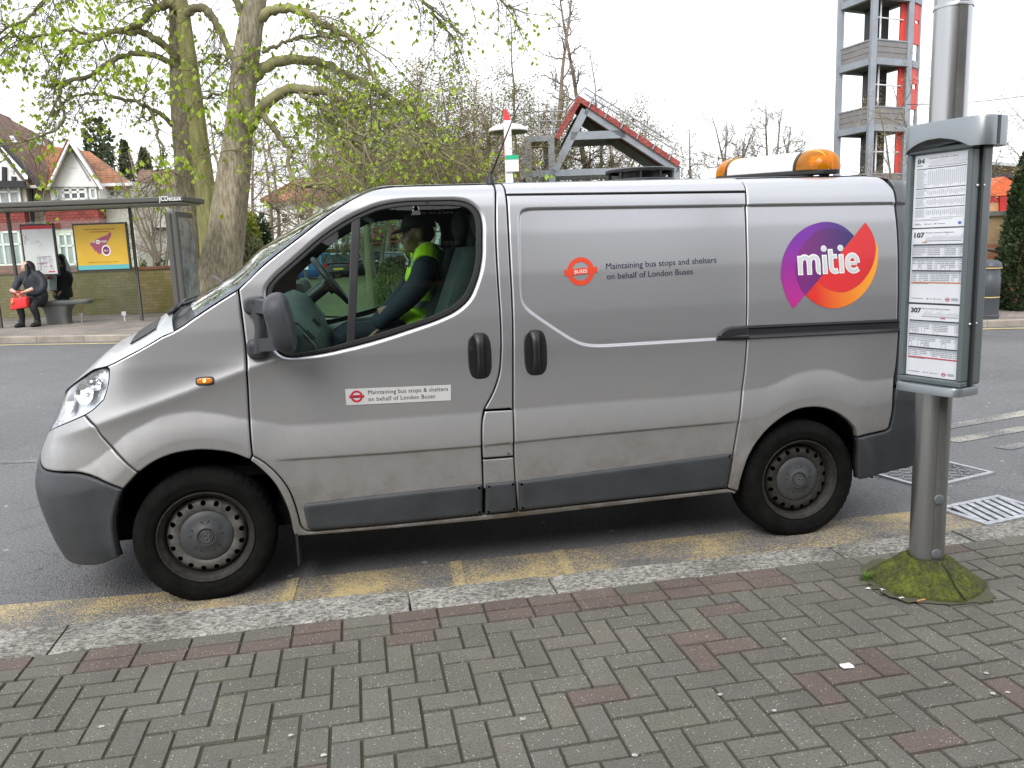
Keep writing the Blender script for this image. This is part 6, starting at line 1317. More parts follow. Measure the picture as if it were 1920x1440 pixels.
# ---- people at the shelter
def P3(L): return [np.array(q, float) for q in L]
wd = 17.95; px_m = wd/FPX; wg = ga(-9.3, wd)+.12
def W(px, py, dd=0.): a, z = fa(px, py, wd); return np.array([a, wd+dd, z])
FACE = mat('pale_skin', (.60,.39,.30), .5); COAT = mat('quilted_black_coat', (.022,.026,.034), .6, bump=.7, bscale=28); LEG = mat('black_leggings', (.008,.008,.010), .7); BOOT = mat('black_boots', (.008,.008,.009), .5); BAGR = mat('red_bag', (.62,.035,.035), .4, var=.1, vscale=6); LHAIR = mat('long_black_hair', (.006,.006,.008), .35, bump=.4, bscale=60, stretch=(4, 4, .5))
o0 = W(62, 603); o0[2] = wg; b = MB(); S = 1.12
hc = W(49.5, 500); head(b, hc, (-.95, -.35, 0), S*.92)
hA, hB = W(50, 547, -.36), W(60, 546, -.37)
hand(b, hA+np.array([-.03, .02, .0]), (.8, -.35, -.45), (.2, -.2, -1), S*1.02, .55, 1); hand(b, hB+np.array([.06, .02, .01]), (-.85, -.3, -.35), (-.2, -.2, -1), S*1.02, .55, -1)
b.tube([W(56, 512), W(60, 530, .02), W(66, 560, .05)], [.07, .12, .14], 10); b.tube([hA-np.array([.15, -.06, -.06]), hA+np.array([-.03, .02, 0])], [.045, .034], 8); b.tube([hB+np.array([.2, .08, .06]), hB+np.array([.06, .02, .01])], [.045, .034], 8)
for v in range(len(b.v)): b.v[v] = b.v[v]-o0
wm = remesh(b, 'person', FACE, None, .009, 2); wm.location = tuple(fw(*o0)); wm.rotation_euler[2] = YAW; ORG[wm.name] = o0
tag(wm, 'woman with long black hair and black padded coat sitting on the shelter bench', 'person')
def cl(b, nm, m, vox=.014, sm=3):
    for v in range(len(b.v)): b.v[v] = b.v[v]-o0
    return remesh(b, nm, m, wm, vox, sm)
b = MB(); b.tube(bez([W(56, 509), W(58, 520, .0), W(63, 538, .03), W(68, 556, .05), W(70, 567, .05)], 12), [.07,.135,.17,.185,.19,.195,.20,.21,.215,.215,.20,.17], 16)
b.tube(bez([W(50, 513, .0), W(41, 522, -.05), W(36, 536, -.12), W(40, 545, -.24), W(46, 547.5, -.33)], 12), np.linspace(.095, .058, 12), 12); b.tube(bez([W(66, 513, .02), W(79, 524, .0), W(84, 540, -.08), W(76, 548, -.22), W(66, 547, -.31)], 12), np.linspace(.105, .06, 12), 12)
b.tube([W(66, 556), W(75, 560, -.05), W(82, 563, -.04)], [.15, .17, .11], 12); b.tube([W(51, 511), W(58, 508), W(66, 512)], [.05, .075, .06], 10); cl(b, 'coat', COAT, .016, 3)
b = MB(); b.tube(bez([W(66, 566, .02), W(55, 565, -.24), W(55, 572, -.36), W(58, 588, -.34), W(58.5, 600, -.33)], 14), np.linspace(.115, .055, 14), 12); b.tube(bez([W(76, 567, .02), W(78, 566, -.2), W(79, 573, -.33), W(83, 588, -.30), W(84.5, 600, -.28)], 14), np.linspace(.115, .058, 14), 12); cl(b, 'leggings', LEG)
for (px, dx) in ((57, -.33), (84, -.28)):
    b = MB(); f0 = W(px, 600, dx); z_ = wg+.05; b.tube([f0+[0, 0, .03], np.array([f0[0], f0[1], z_+.04])], [.068, .065], 10); b.tube([(f0[0]+.02, f0[1]+.03, z_+.005), (f0[0]-.03, f0[1]-.09, z_), (f0[0]-.055, f0[1]-.16, z_-.012)], [.062, .056, .038], 10); cl(b, 'boot', BOOT, .011, 2)
b = MB(); ball(b, hc+np.array([.040, .03, .040]), (.094, .092, .088)); b.tube(bez([hc+[.05, .03, .05], hc+[.085, .02, -.08], hc+[.13, -.01, -.20], hc+[.19, -.03, -.30]], 10), [.095,.10,.098,.09,.085,.08,.07,.06,.045,.02], 12); b.tube(bez([hc+[.045, -.085, .05], hc+[.065, -.105, -.04], hc+[.075, -.125, -.16], hc+[.06, -.15, -.29]], 10), [.03,.038,.042,.045,.045,.044,.042,.038,.03,.015], 10); cl(b, 'hair', LHAIR, .011, 2)
# her handbag
bo = W(58, 568, -.40); b = MB(); c0, c1, c2, c3 = W(43, 579.5, -.40), W(74, 574, -.40), W(73, 554, -.40), W(42, 557, -.40); mid = lambda q, s: q+np.array([0, s, 0])
R = []
for s, k in ((-.075, .86), (-.06, .97), (0, 1.), (.06, .97), (.075, .86)):
    cc_ = (c0+c1+c2+c3)/4; R.append([mid(cc_+(q-cc_)*k, s) for q in dens3([c0, c1, c2, c3], 5)] if 'dens3' in globals() else [mid(cc_+(q-cc_)*k, s) for A_, B_ in zip([c0, c1, c2, c3], [c1, c2, c3, c0]) for q in [A_+(B_-A_)*t for t in np.linspace(0, 1, 5, endpoint=False)]])
b.grid(np.array(R), close=True); k = len(R[0]); b.f += [tuple(range(k))[::-1], tuple(range(4*k, 5*k))]
bag = fb(b, 'handbag', BAGR, None, smooth=True, angle=50, org=bo); tag(bag, 'bright red handbag held on the lap of the sitting woman', 'handbag'); bevel(bag, .012, 2)
for s in (-.05, .05): b = MB(); b.tube(bez([c3+(c2-c3)*.25+[0, s, -.01], c3+(c2-c3)*.3+[0, s, .11], c3+(c2-c3)*.62+[0, s, .11], c3+(c2-c3)*.7+[0, s, -.01]], 14), .010, 6); fb(b, 'handle', BAGR, bag, smooth=True)
b = MB(); b.tube([W(49, 556, -.47), W(48, 562, -.485), W(47, 569, -.485)], [.006, .02, .012], 6); b.tube([W(49, 562, -.487), W(50, 566, -.49)], [.018, .008], 6); fb(b, 'tassel', mat('tassel_orange', (.75,.30,.14), .6), bag, smooth=True)
b = MB(); b.tube(bez([W(60, 517, -.20), W(56, 530, -.26), W(51, 548, -.42)], 12), .007, 6); fb(b, 'bag_strap', mat('strap_brown', (.10,.08,.06), .6), bag, smooth=True)
# person standing behind the map panel
wd2 = 19.05
def W2(px, py, dd=0.): a, z = fa(px, py, wd2); return np.array([a, wd2+dd, z])
g2 = ga(-9, wd2)+.12; o1 = W2(118, 580); o1[2] = g2
def cl2(b, nm, m, par, vox=.016, sm=3):
    for v in range(len(b.v)): b.v[v] = b.v[v]-o1
    return remesh(b, nm, m, par, vox, sm)
b = MB(); hc2 = W2(112, 487); head(b, hc2, (-.3, -.95, 0), 1.0); b.tube([W2(113, 500), W2(115, 540)], [.08, .13], 10)
for s, pxh in ((-1, 101), (1, 129)): b.tube(bez([W2(115+s*9, 508), W2(115+s*13, 528, -.05), W2(115+s*8, 545, -.14)], 8), np.linspace(.06, .04, 8), 8); hand(b, W2(115+s*8, 545, -.14), (-s*.6, -.5, -.5), (0, -.4, -1), 1., .7, s)
p2 = cl2(b, 'person', FACE, None, .011); p2.location = tuple(fw(*o1)); p2.rotation_euler[2] = YAW; ORG[p2.name] = o1; tag(p2, 'person in a dark coat standing half hidden behind the map panel', 'person')
b = MB(); b.tube(bez([W2(114, 500), W2(116, 515), W2(117, 540), W2(119, 558)], 10), [.11,.15,.18,.19,.19,.195,.20,.205,.21,.20], 14); b.tube(bez([W2(124, 506), W2(130, 527), W2(126, 546, -.1)], 8), np.linspace(.10, .06, 8), 10); b.tube(bez([W2(105, 506), W2(101, 527), W2(105, 545, -.1)], 8), np.linspace(.10, .06, 8), 10); cl2(b, 'coat', mat('dark_coat', (.012,.012,.015), .75), p2)
b = MB(); b.tube([W2(113, 555, -.05), W2(113, 572, -.05), W2(113, 590, -.05)], [.10, .08, .06], 10); b.tube([W2(122, 555), W2(123, 572), W2(124, 590)], [.10, .08, .06], 10); cl2(b, 'jeans', mat('grey_jeans', (.06,.075,.085), .8), p2)
for px in (113, 124): b = MB(); q0 = W2(px, 590); b.tube([(q0[0], q0[1]+.05, g2+.06), (q0[0], q0[1]-.16, g2+.045)], [.06, .045], 10); cl2(b, 'shoe', REDP_ if px == 124 else BOOT, p2, .012, 2)
b = MB(); ball(b, hc2+np.array([.02, .03, .03]), (.10, .105, .11)); b.tube([hc2+[.06, .03, .0], hc2+[.11, .02, -.18], hc2+[.14, .0, -.36]], [.08, .09, .05], 10); cl2(b, 'hair', LHAIR, p2, .013, 2)
b = MB(); b.grid(np.array([[W2(100+x*.155*100/9, 516+y*3.4, -.235-.03*math.sin(x*.9)) for x in range(0, 10, 3)] for y in range(9)])[:, ::-1]); o = fb(b, 'scarf', mat('pale_scarf', (.55,.60,.66), .8), p2, smooth=True); m_ = o.modifiers.new('s', 'SOLIDIFY'); m_.thickness = .03
b = MB(); b.tube([W2(103, 517, -.27), W2(104, 523, -.28)], [.05, .03], 8); fb(b, 'scarf_patch', REDP_, p2, smooth=True)
# litter cup on the far pavement
p = pw(321, 581, 19.6); q = root('paper_cup', 'red and white paper cup lying on the far pavement', 'cup', p[0], 19.6, ga(p[0], 19.6)+.12)
b = MB(); k = MB(); k.lathe([(.03,0),(.042,.11),(.0005,.112)], 16, axis='x'); b.add(np.concatenate(k.v)+np.array([p[0], 19.6, ga(p[0], 19.6)+.165]), k.f); fb(b, 'cup_body', mat('cup_red', (.6,.04,.06), .5), q, smooth=True)
b = MB(); k = MB(); k.lathe([(.0305,-.03),(.0305,.0)], 16, axis='x'); b.add(np.concatenate(k.v)+np.array([p[0], 19.6, ga(p[0], 19.6)+.165]), k.f); fb(b, 'cup_lid', WOODW, q, smooth=True)
# ------------------------------------------------------------------ houses
def quad(b, L, mi=0): b.add([pw(*q) for q in L], [tuple(range(len(L)))], mi)
def rect_wall(root_, px0, px1, py0, py1, d, m, th=.25, name='wall'):
    a0, z1 = fa(px0, py0, d); a1, z0 = fa(px1, py1, d); b = MB(); b.box(((a0+a1)/2, d+th/2, (z0+z1)/2), (a1-a0, th, z1-z0)); return fb(b, name, m, root_)
def window(root_, px0, py0, px1, py1, d, nx=2, ny=2, pane=None, bar=.06, proud=.06):
    a0, z1 = fa(px0, py0, d); a1, z0 = fa(px1, py1, d); b = MB(); t = bar
    for i in range(nx+1): x = a0+t/2+(a1-a0-t)*i/nx; b.box((x, d-proud/2, (z0+z1)/2), (t, proud, z1-z0))
    for j in range(ny+1):
        z = z0+t/2+(z1-z0-t)*(j/ny if ny != 2 or 0 < j < 1 else (0, .62, 1)[j]); b.box(((a0+a1)/2, d-proud/2-.002, z), (a1-a0-.004, proud-.004, t-.004))
    f = fb(b, 'window', WOODW, root_); b = MB(); b.box(((a0+a1)/2, d-.012, (z0+z1)/2), (a1-a0-.02, .02, z1-z0-.02)); fb(b, 'pane', pane or PANE, f); return f
def roofsheet(root_, quads, m, th=.14, name='roof'):
    b = MB()
    for q in quads: quad(b, q)
    o = fb(b, name, m, root_); s = o.modifiers.new('s', 'SOLIDIFY'); s.thickness = th; s.offset = -1; return o
def blk(root_, px0, px1, py0, d, dep, m, name='wall', zb=None):
    """solid block of house from the ground to the eaves"""
    a0, z1 = fa(px0, py0, d); a1, _ = fa(px1, py0, d); z0 = ga((a0+a1)/2, d)-.1; b = MB(); b.box(((a0+a1)/2, d+dep/2, (z0+z1)/2), (a1-a0, dep, z1-z0)); return fb(b, name, m, root_)
HD = 29.
h = root('timbered_house', 'half timbered house with a big brown roof at the left edge', 'house', fa(-60, 500, HD)[0], HD, ga(-18, HD)+.1)
blk(h, -190, 47, 344, HD, 7.5, CREAM)
a0, z0 = fa(-180, 345, HD-.5); b = MB(); quad(b, [(-170, 345, HD-.3), (46, 345, HD-.3), (-62, 205, HD-.3)]); g_ = fb(b, 'gable', RENDERW, h); s_ = g_.modifiers.new('s', 'SOLIDIFY'); s_.thickness = .28; s_.offset = -1
for px in (-30, -12, 8, 26): y_ = 345-(46-px)*1.0; t = fb(MB().beam(pw(px, 344, HD-.34), pw(px, max(y_+6, 240), HD-.34), .14, .06, up=(0, 1, 0)), 'timber', TIMB, h)
fb(MB().beam(pw(-170, 345, HD-.36), pw(48, 345, HD-.36), .22, .06, up=(0, 1, 0)), 'timber', TIMB, h)
roofsheet(h, [[(-62, 190, HD-.9), (82, 352, HD-.9), (104, 345, HD+6.), (100, 266, HD+6.), (24, 226, HD+4)], [(-62, 190, HD-.9), (-215, 352, HD-.9), (-200, 345, HD+6), (24, 226, HD+4)]], TILEB)
fb(MB().beam(pw(-62, 196, HD-.95), pw(80, 354, HD-.95), .10, .22, up=(0, 1, 0)), 'bargeboard', TIMB, h)
for q in ([(4,262,HD+.4),(22,259,HD+1.6),(34,277,HD+1.2),(14,281,HD+.2)], [(62,258,HD+3.3),(76,262,HD+3.9),(82,277,HD+3.7),(66,274,HD+3.2)]): b = MB(); quad(b, [(x, y-3, d_-.25) for x, y, d_ in q]); o = fb(b, 'roof_light', mat('skylight', (.62,.68,.72), .15, spec=.8) if 'skylight' not in bpy.data.materials else bpy.data.materials['skylight'], h); s_ = o.modifiers.new('s', 'SOLIDIFY'); s_.thickness = .06
window(h, -60, 347, 42, 383, HD-.05, 5, 2, CURT, .07); window(h, -60, 436, 46, 497, HD-.35, 6, 2, CURT, .07)
a0, z1 = fa(-120, 386, HD-.3); a1, z0_ = fa(50, 436, HD-.3); b = MB(); b.box(((a0+a1)/2, HD-.15, (z0_+z1)/2), (a1-a0, .3, z1-z0_)); fb(b, 'hung_tiles', TILER, h)
a0, z1 = fa(-80, 497, HD-.4); a1, z0_ = fa(50, 520, HD-.4); b = MB(); b.box(((a0+a1)/2, HD-.2, (z0_+z1)/2), (a1-a0, .4, z1-z0_)); fb(b, 'plinth', RBRK, h)
HD2 = 29.6
h = root('gabled_house', 'white house with a pointed white gable and orange tiled roof beside the half timbered house', 'house', fa(150, 500, HD2)[0], HD2, ga(-15, HD2)+.1)
blk(h, 48, 243, 346, HD2, 6.5, CREAM)
roofsheet(h, [[(50, 348, HD2-.35), (247, 346, HD2-.35), (168, 284, HD2+3.2), (60, 268, HD2+3.2)]], TILEO); roofsheet(h, [[(247, 346, HD2-.35), (262, 352, HD2+6.8), (168, 284, HD2+3.2)]], TILEB); roofsheet(h, [[(60, 268, HD2+3.2), (168, 284, HD2+3.2), (262, 352, HD2+6.8), (70, 352, HD2+6.8)]], TILEB)
b = MB(); quad(b, [(95, 350, HD2-.9), (186, 350, HD2-.9), (131, 268, HD2-.9)]); o = fb(b, 'gable', RENDERW, h); s_ = o.modifiers.new('s', 'SOLIDIFY'); s_.thickness = .3; s_.offset = -1
roofsheet(h, [[(131, 263, HD2-1.2), (192, 354, HD2-1.2), (196, 346, HD2+.6), (150, 280, HD2+2.2)]], TILEB, .1, 'gable_roof'); roofsheet(h, [[(131, 263, HD2-1.2), (89, 354, HD2-1.2), (96, 346, HD2+.6), (143, 277, HD2+2.2)]], TILEO, .1, 'gable_roof')
for x_ in ((89, 355), (191, 355)): fb(MB().beam(pw(131, 265, HD2-1.24), pw(*x_, HD2-1.24), .06, .11, up=(0, 1, 0)), 'bargeboard', WOODW, h)
fb(MB().beam(pw(131, 276, HD2-.93), pw(168, 338, HD2-.93), .05, .03, up=(0, 1, 0)), 'gable_strip', mat('strip_grey', (.35,.36,.38), .7), h)
rect_wall(h, 93, 188, 350, 372, HD2-.75, RENDERW, .75, 'bay_wall'); rect_wall(h, 82, 186, 389, 425, HD2-.62, TILER, .6, 'hung_tiles'); rect_wall(h, 88, 187, 425, 500, HD2-.55, CREAM, .5, 'bay_wall')
window(h, 100, 352, 112, 374, HD2-.78, 1, 1); window(h, 116, 351, 166, 375, HD2-.78, 3, 2, PANE, .08); window(h, 168, 352, 184, 374, HD2-.78, 1, 1, CURT)
window(h, 201, 349, 233, 371, HD2-.05, 2, 2, PANE, .09); rect_wall(h, 191, 241, 376, 380, HD2-.18, WOODW, .15, 'string_course'); window(h, 108, 438, 184, 496, HD2-.6, 5, 2, CURT, .07); window(h, 203, 430, 236, 494, HD2-.05, 2, 2, PANE, .08)
fb(MB().beam(pw(58, 350, HD2-.5), pw(62, 430, HD2-.5), .10, .10), 'drainpipe', TIMB, h); fb(MB().beam(pw(186, 347, HD2-.55), pw(248, 345, HD2-.55), .10, .10), 'gutter', WOODW, h); fb(MB().beam(pw(48, 350, HD2-.55), pw(92, 350, HD2-.55), .10, .10), 'gutter', WOODW, h)
h = root('cream_house', 'cream rendered house with a brown roof behind the chestnut trunks, left of them', 'house', fa(290, 500, 34.)[0], 34., ga(-14, 34))
blk(h, 246, 345, 385, 34., 6., RENDERW); roofsheet(h, [[(238, 388, 33.6), (352, 388, 33.6), (330, 318, 37), (262, 318, 37)], [(352, 388, 33.6), (356, 386, 40.4), (330, 318, 37)]], TILEB); a0, z1 = fa(252, 428, 31.5); blk(h, 252, 330, 432, 31.5, 2.6, RENDERW, 'extension'); fb(MB().beam(pw(250, 431, 31.3), pw(332, 429, 31.3), .3, .12), 'extension_roof', TIMB, h); window(h, 236, 428, 258, 492, 31.2, 1, 2, PANE)
h = root('white_house', 'white house with an orange hipped roof half hidden by bare branches', 'house', fa(555, 480, 60.)[0], 60., ga(-9, 60))
blk(h, 498, 640, 374, 60., 9., RENDERW); roofsheet(h, [[(488, 377, 59.5), (650, 371, 59.5), (605, 335, 65), (560, 336, 65)], [(488, 377, 59.5), (497, 374, 70.), (560, 336, 65)], [(650, 371, 59.5), (655, 368, 70.), (605, 335, 65)]], TILEO); window(h, 527, 400, 542, 420, 59.95, 1, 2); window(h, 560, 392, 584, 414, 59.95, 2, 2); window(h, 548, 436, 580, 462, 59.95, 3, 2); b = MB(); c_ = pw(648, 300, 64.); b.box((c_[0], 64., c_[2]+.3), (.7, .7, 2.6)); fb(b, 'chimney', RBRK, h)
h = root('brown_roof_house', 'house with a wide reddish brown roof far behind the bare trees', 'house', fa(660, 480, 78.)[0], 78., ga(-8, 78)); blk(h, 560, 800, 362, 78., 8., CREAM); roofsheet(h, [[(550, 366, 77.5), (812, 356, 77.5), (770, 306, 84), (600, 312, 84)], [(550, 366, 77.5), (556, 364, 90), (600, 312, 84)]], brick_mat('russet_tile', (.30,.125,.085), (.23,.10,.07), (.10,.055,.04), .22, .11)); b = MB(); c_ = pw(650, 292, 82.); b.box((c_[0], 82., c_[2]), (1.4, 1.4, 3.4)); fb(b, 'chimney', RBRK, h)
TD = 55.
h = root('terraced_house', 'terraced house with red tile hanging and a white bay window seen through the van window', 'house', fa(710, 480, TD)[0], TD, ga(-5, TD)+.1)
blk(h, 636, 900, 345, TD, 9., RENDERW); roofsheet(h, [[(628, 348, TD-.4), (910, 338, TD-.4), (900, 280, TD+5), (640, 288, TD+5)]], TILEO)
window(h, 697, 386, 745, 421, TD-.5, 4, 2, PANE, .05); rect_wall(h, 692, 750, 378, 424, TD-.45, RENDERW, .5, 'bay_wall'); rect_wall(h, 752, 800, 380, 424, TD-.05, TILER, .1, 'hung_tiles')
roofsheet(h, [[(690, 449, TD-2.2), (753, 444, TD-2.2), (746, 424, TD-.45), (697, 426, TD-.45)], [(655, 461, TD-2.4), (752, 452, TD-2.4), (744, 436, TD-.3), (668, 438, TD-.3)]], TILER, .1, 'lean_to_roof')
rect_wall(h, 700, 752, 455, 500, TD-1.7, RENDERW, 1.6, 'bay_wall'); window(h, 712, 455, 749, 487, TD-1.75, 3, 2, PANE, .06); rect_wall(h, 660, 700, 462, 506, TD-.25, RBRK, .2, 'porch_wall'); a0, z1 = fa(689, 460, TD-.32); a1, z0_ = fa(699, 503, TD-.32); b = MB(); b.box(((a0+a1)/2, TD-.3, (z0_+z1)/2), (a1-a0, .06, z1-z0_)); fb(b, 'front_door', mat('door_red', (.24,.02,.025), .4), h); fb(MB().beam(pw(684, 460, TD-2.2), pw(685, 505, TD-2.2), .12, .12), 'porch_post', mat('porch_wood', (.34,.15,.06), .6), h)
fb(MB().beam(pw(748, 380, TD-.15), pw(750, 452, TD-.15), .1, .1), 'drainpipe', mat('pipe_cream', (.5,.46,.38), .6), h)
# ------------------------------------------------------------------ fences, cars, street furniture
def board_fence(px0, px1, py0, d, label, m, name='board_fence', h=None):
    a0, z1 = fa(px0, py0, d); a1, _ = fa(px1, py0, d); z0 = ga((a0+a1)/2, d)+.05; r = root(name, label, 'fence', (a0+a1)/2, d, z0); b = MB(); n = int((a1-a0)/.13); rg_ = random.Random(int(px0))
    for i in range(n): b.box((a0+(i+.5)*(a1-a0)/n, d+rg_.uniform(-.008, .008), (z0+z1)/2+rg_.uniform(-.012, .012)), ((a1-a0)/n*.97, .022, z1-z0))
    fb(b, 'boards', m, r)
    for i in range(int((a1-a0)/1.8)+2): x = min(a0+i*1.8, a1); b = MB(); b.box((x, d-.06, (z0+z1)/2+.05), (.1, .1, z1-z0+.1)); fb(b, 'fence_post', m, r)
    return r
FENB = mat('fence_brown', (.26,.15,.085), .85, var=.25, vscale=4, stretch=(5, 5, .4)); FENG = mat('fence_grey_green', (.13,.13,.085), .85, var=.25, vscale=4, stretch=(5, 5, .4))
board_fence(432, 520, 461, 30., 'brown board fence behind the parked dark car, right of the chestnut trunk', FENB)
r = board_fence(586, 664, 468, 50., 'weathered board fence with a trellis top seen through the van window', FENG, 'trellis_fence')
a0, z1 = fa(586, 460, 50.); a1, z0_ = fa(664, 468, 50.); b = MB()
for i in range(26): x = a0+(a1-a0)*i/25; b.box((x, 50., (z0_+z1)/2), (.04, .04, z1-z0_))
for j in range(3): z = z0_+(z1-z0_)*j/2; b.box(((a0+a1)/2, 49.97, z), (a1-a0, .04, .04))
fb(b, 'trellis', FENB, r)
DARKGL = mat('car_window', (.02,.03,.035), .05, spec=.9, coat=.6); TYB = mat('car_tyre', (.012,.012,.012), .8); HUB = mat('car_hub', (.4,.4,.42), .3, metal=.7); LRED = mat('tail_red', (.45,.015,.015), .2, coat=.5); LWH = mat('lamp_clear', (.8,.82,.85), .1, coat=.5); PLW = mat('plate_white', (.75,.75,.72), .4); PLY = mat('plate_yellow', (.7,.5,.05), .4)
def car(label, a, d, head, col, estate=False, L=4.2, group=None):
    r = tag(empty('parked_car', tuple(fw(a, d, ga(a, d)+.0)), YAW+head), label, 'car', group); m = mat('car_paint', col, .25, metal=.3, coat=.8)
    wd_ = .86; xs = np.array([-2.1,-2.05,-1.9,-1.5,-.9,-.3,.5,1.1,1.6,1.95,2.08,2.12])*L/4.2
    zb = np.array([.42,.66,.74,.84,.92,.94,.95,.95,.94,.90,.78,.45]); lo = np.array([.35,.26,.22,.2,.2,.2,.2,.2,.22,.24,.28,.36]); wk = np.array([.74,.88,.95,1,1,1,1,1,.98,.94,.88,.78])
    b = MB(); R = []
    for x, z, l, k in zip(xs, zb, lo, wk):
        w_ = wd_*k; R.append([(x, -w_*.9, l), (x, -w_, l+.12), (x, -w_*1.01, (l+z)/2), (x, -w_*.97, z-.05), (x, -w_*.90, z), (x, 0, z+.03), (x, w_*.90, z), (x, w_*.97, z-.05), (x, w_*1.01, (l+z)/2), (x, w_, l+.12), (x, w_*.9, l)])
    b.grid(np.array(R)); n = 11; b.f += [tuple(range(n)), tuple(range((len(xs)-1)*n, len(xs)*n))[::-1], ]; b.build('car_body', m, r, smooth=True, angle=35)
    cab = [(-1.05,.91),(-.35,1.36),(.1,1.45),(.9,1.44),(1.75 if estate else 1.3,1.36 if estate else 1.28),(2.0 if estate else 1.9,.94)]
    b = MB(); R = [[(x*L/4.2, -.80+(z-.9)*.42, z), (x*L/4.2, -.5, z+.02*(z > 1)), (x*L/4.2, .5, z+.02*(z > 1)), (x*L/4.2, .80-(z-.9)*.42, z)] for x, z in cab]; b.grid(np.array(R)); 
    for sgn in (0, 3): b.add([q[sgn] for q in R], [tuple(range(len(R)))])
    b.build('car_windows', DARKGL, r, angle=20)
    b = MB(); R = [[(x*L/4.2, -.80+(z-.9)*.42+.02, z+.012), (x*L/4.2, -.45, z+.045), (x*L/4.2, .45, z+.045), (x*L/4.2, .80-(z-.9)*.42-.02, z+.012)] for x, z in cab[1:5]]; b.grid(np.array(R)); b.build('car_roof', m, r, smooth=True)
    for s in (-1, 1):
        b = MB(); f = lambda q, o_: (q[0]*L/4.2, s*(.805-(q[1]-.9)*.42), q[1])
        for q0, q1 in zip(cab[:-1], cab[1:]): b.beam(f(q0, 0), f(q1, 0), .05, .05)
        b.beam(f((.35, .93), 0), f((.35, 1.44), 0), .06, .03); b.build('window_frame', m, r)
        for x in (-1.32, 1.28):
            w = MB(); w.lathe([(.19,-.02),(.20,.02),(.30,.02),(.315,-.0),(.315,-.17),(.19,-.17)], 28, o=(x*L/4.2, 0, .315), axis='y'); V = np.concatenate(w.v); V[:, 1] = s*(V[:, 1]+.80); w.v = [V]; ww = w.build('wheel', TYB, r, smooth=True, angle=40)
            w = MB(); w.lathe([(.195,.0),(.15,.015),(.05,.025),(.0005,.02)], 20, o=(x*L/4.2, 0, .315), axis='y'); V = np.concatenate(w.v); V[:, 1] = s*(V[:, 1]+.80); w.v = [V]; w.build('hub', HUB, ww, smooth=True)
        b = MB(); b.box((-1.98*L/4.2, s*.62, .66), (.16, .26, .13)); b.build('headlight', LWH, r); b = MB(); b.box((2.04*L/4.2, s*.66, .80), (.10, .20, .26)); b.build('tail_light', LRED, r)
        b = MB(); ball(b, (-.72*L/4.2, s*.95, .98), (.06, .10, .07), 8); b.build('wing_mirror', m, r, smooth=True)
    b = MB(); b.box((2.125*L/4.2, 0, .62), (.02, .52, .11)); b.build('number_plate', PLY, r); b = MB(); b.box((-2.12*L/4.2, 0, .48), (.02, .52, .11)); b.build('number_plate', PLW, r)
    return r
def at_px(px, d): return fa(px, 500, d)[0]
car('dark grey car with a pale roof parked behind the chestnut trunk', at_px(440, 25.5), 25.5, 1.9, (.05,.055,.06), False, 4.3, 'cars parked across the street')
car('blue hatchback parked beyond the verge, seen past the steering wheel', at_px(592, 46.), 46., .15, (.02,.13,.36), False, 3.9, 'cars parked across the street')
car('dark estate car with its tail to the street, seen through the van window', at_px(640, 47.), 47., -1.45, (.03,.035,.045), True, 4.3, 'cars parked across the street')
car('silver car parked nose out in front of the terraced house', at_px(738, 48.), 48., 1.75, (.45,.46,.48), False, 4.1, 'cars parked across the street')
car('black hatchback parked between the estate car and the silver car', at_px(690, 49.), 49., .6, (.02,.022,.025), False, 4.0, 'cars parked across the street')
p = pw(571, 500, 14.9); r = root('red_notice', 'red and white notice on a post, seen through the van window', 'sign', p[0], 14.9, ga(p[0], 14.9)+.12); a0, z1 = fa(563, 483, 14.9); a1, z0_ = fa(578, 505, 14.9)
b = MB(); b.box(((a0+a1)/2, 14.9, (z0_+z1)/2+.05), (a1-a0, .02, z1-z0_-.1)); fb(b, 'notice_board', MAT['red'], r); b = MB(); b.box(((a0+a1)/2, 14.9, z0_+.05), (a1-a0, .022, .10)); fb(b, 'notice_foot', WOODW, r); b = MB(); b.tube([(p[0], 14.93, ga(p[0], 14.9)+.12), (p[0], 14.93, z1)], .025, 8); fb(b, 'post', FRAME, r)
# ---- bus stop flag post and lamp in the middle
bd_ = 15.3; p = pw(955, 340, bd_); zg = ga(p[0], bd_)+.12; zt = fa(955, 226, bd_)[1]
r = root('flag_post', 'white bus stop flag post with a red tip and small notice, behind the van roof', 'bus stop', p[0], bd_, zg)
b = MB(); b.box((p[0], bd_, (zg+zt)/2), (.135, .10, zt-zg)); fb(b, 'post', WHT, r)
b = MB(); zt2 = fa(955, 203, bd_)[1]; b.add([(p[0]-.07, bd_-.052, zt), (p[0]+.068, bd_-.052, zt), (p[0]+.03, bd_-.04, (zt+zt2)/2), (p[0]-.02, bd_-.03, zt2), (p[0]-.06, bd_-.03, zt2-.02), (p[0]-.07, bd_+.052, zt), (p[0]+.068, bd_+.052, zt), (p[0]+.03, bd_+.04, (zt+zt2)/2), (p[0]-.02, bd_+.03, zt2), (p[0]-.06, bd_+.03, zt2-.02)], [(0,1,2,3,4),(9,8,7,6,5),(0,5,6,1),(1,6,7,2),(2,7,8,3),(3,8,9,4),(4,9,5,0)]); fb(b, 'red_tip', MAT['red'], r)
b = MB(); b.box((p[0]-.071, bd_-.03, fa(955, 268, bd_)[1]), (.012, .05, .55)); fb(b, 'flag_edge', MAT['red'], r)
a0, z1 = fa(947, 291, bd_-.09); a1, z0_ = fa(973, 321, bd_-.09); b = MB(); b.box(((a0+a1)/2, bd_-.075, (z0_+z1)/2), (a1-a0, .03, z1-z0_)); n_ = fb(b, 'notice', mat('notice_white', (.74,.74,.70), .5), r); b = MB(); b.box(((a0+a1)/2, bd_-.092, z1-.04), (a1-a0, .004, .08)); fb(b, 'notice_header', mat('notice_green', (.02,.38,.20), .5), n_)
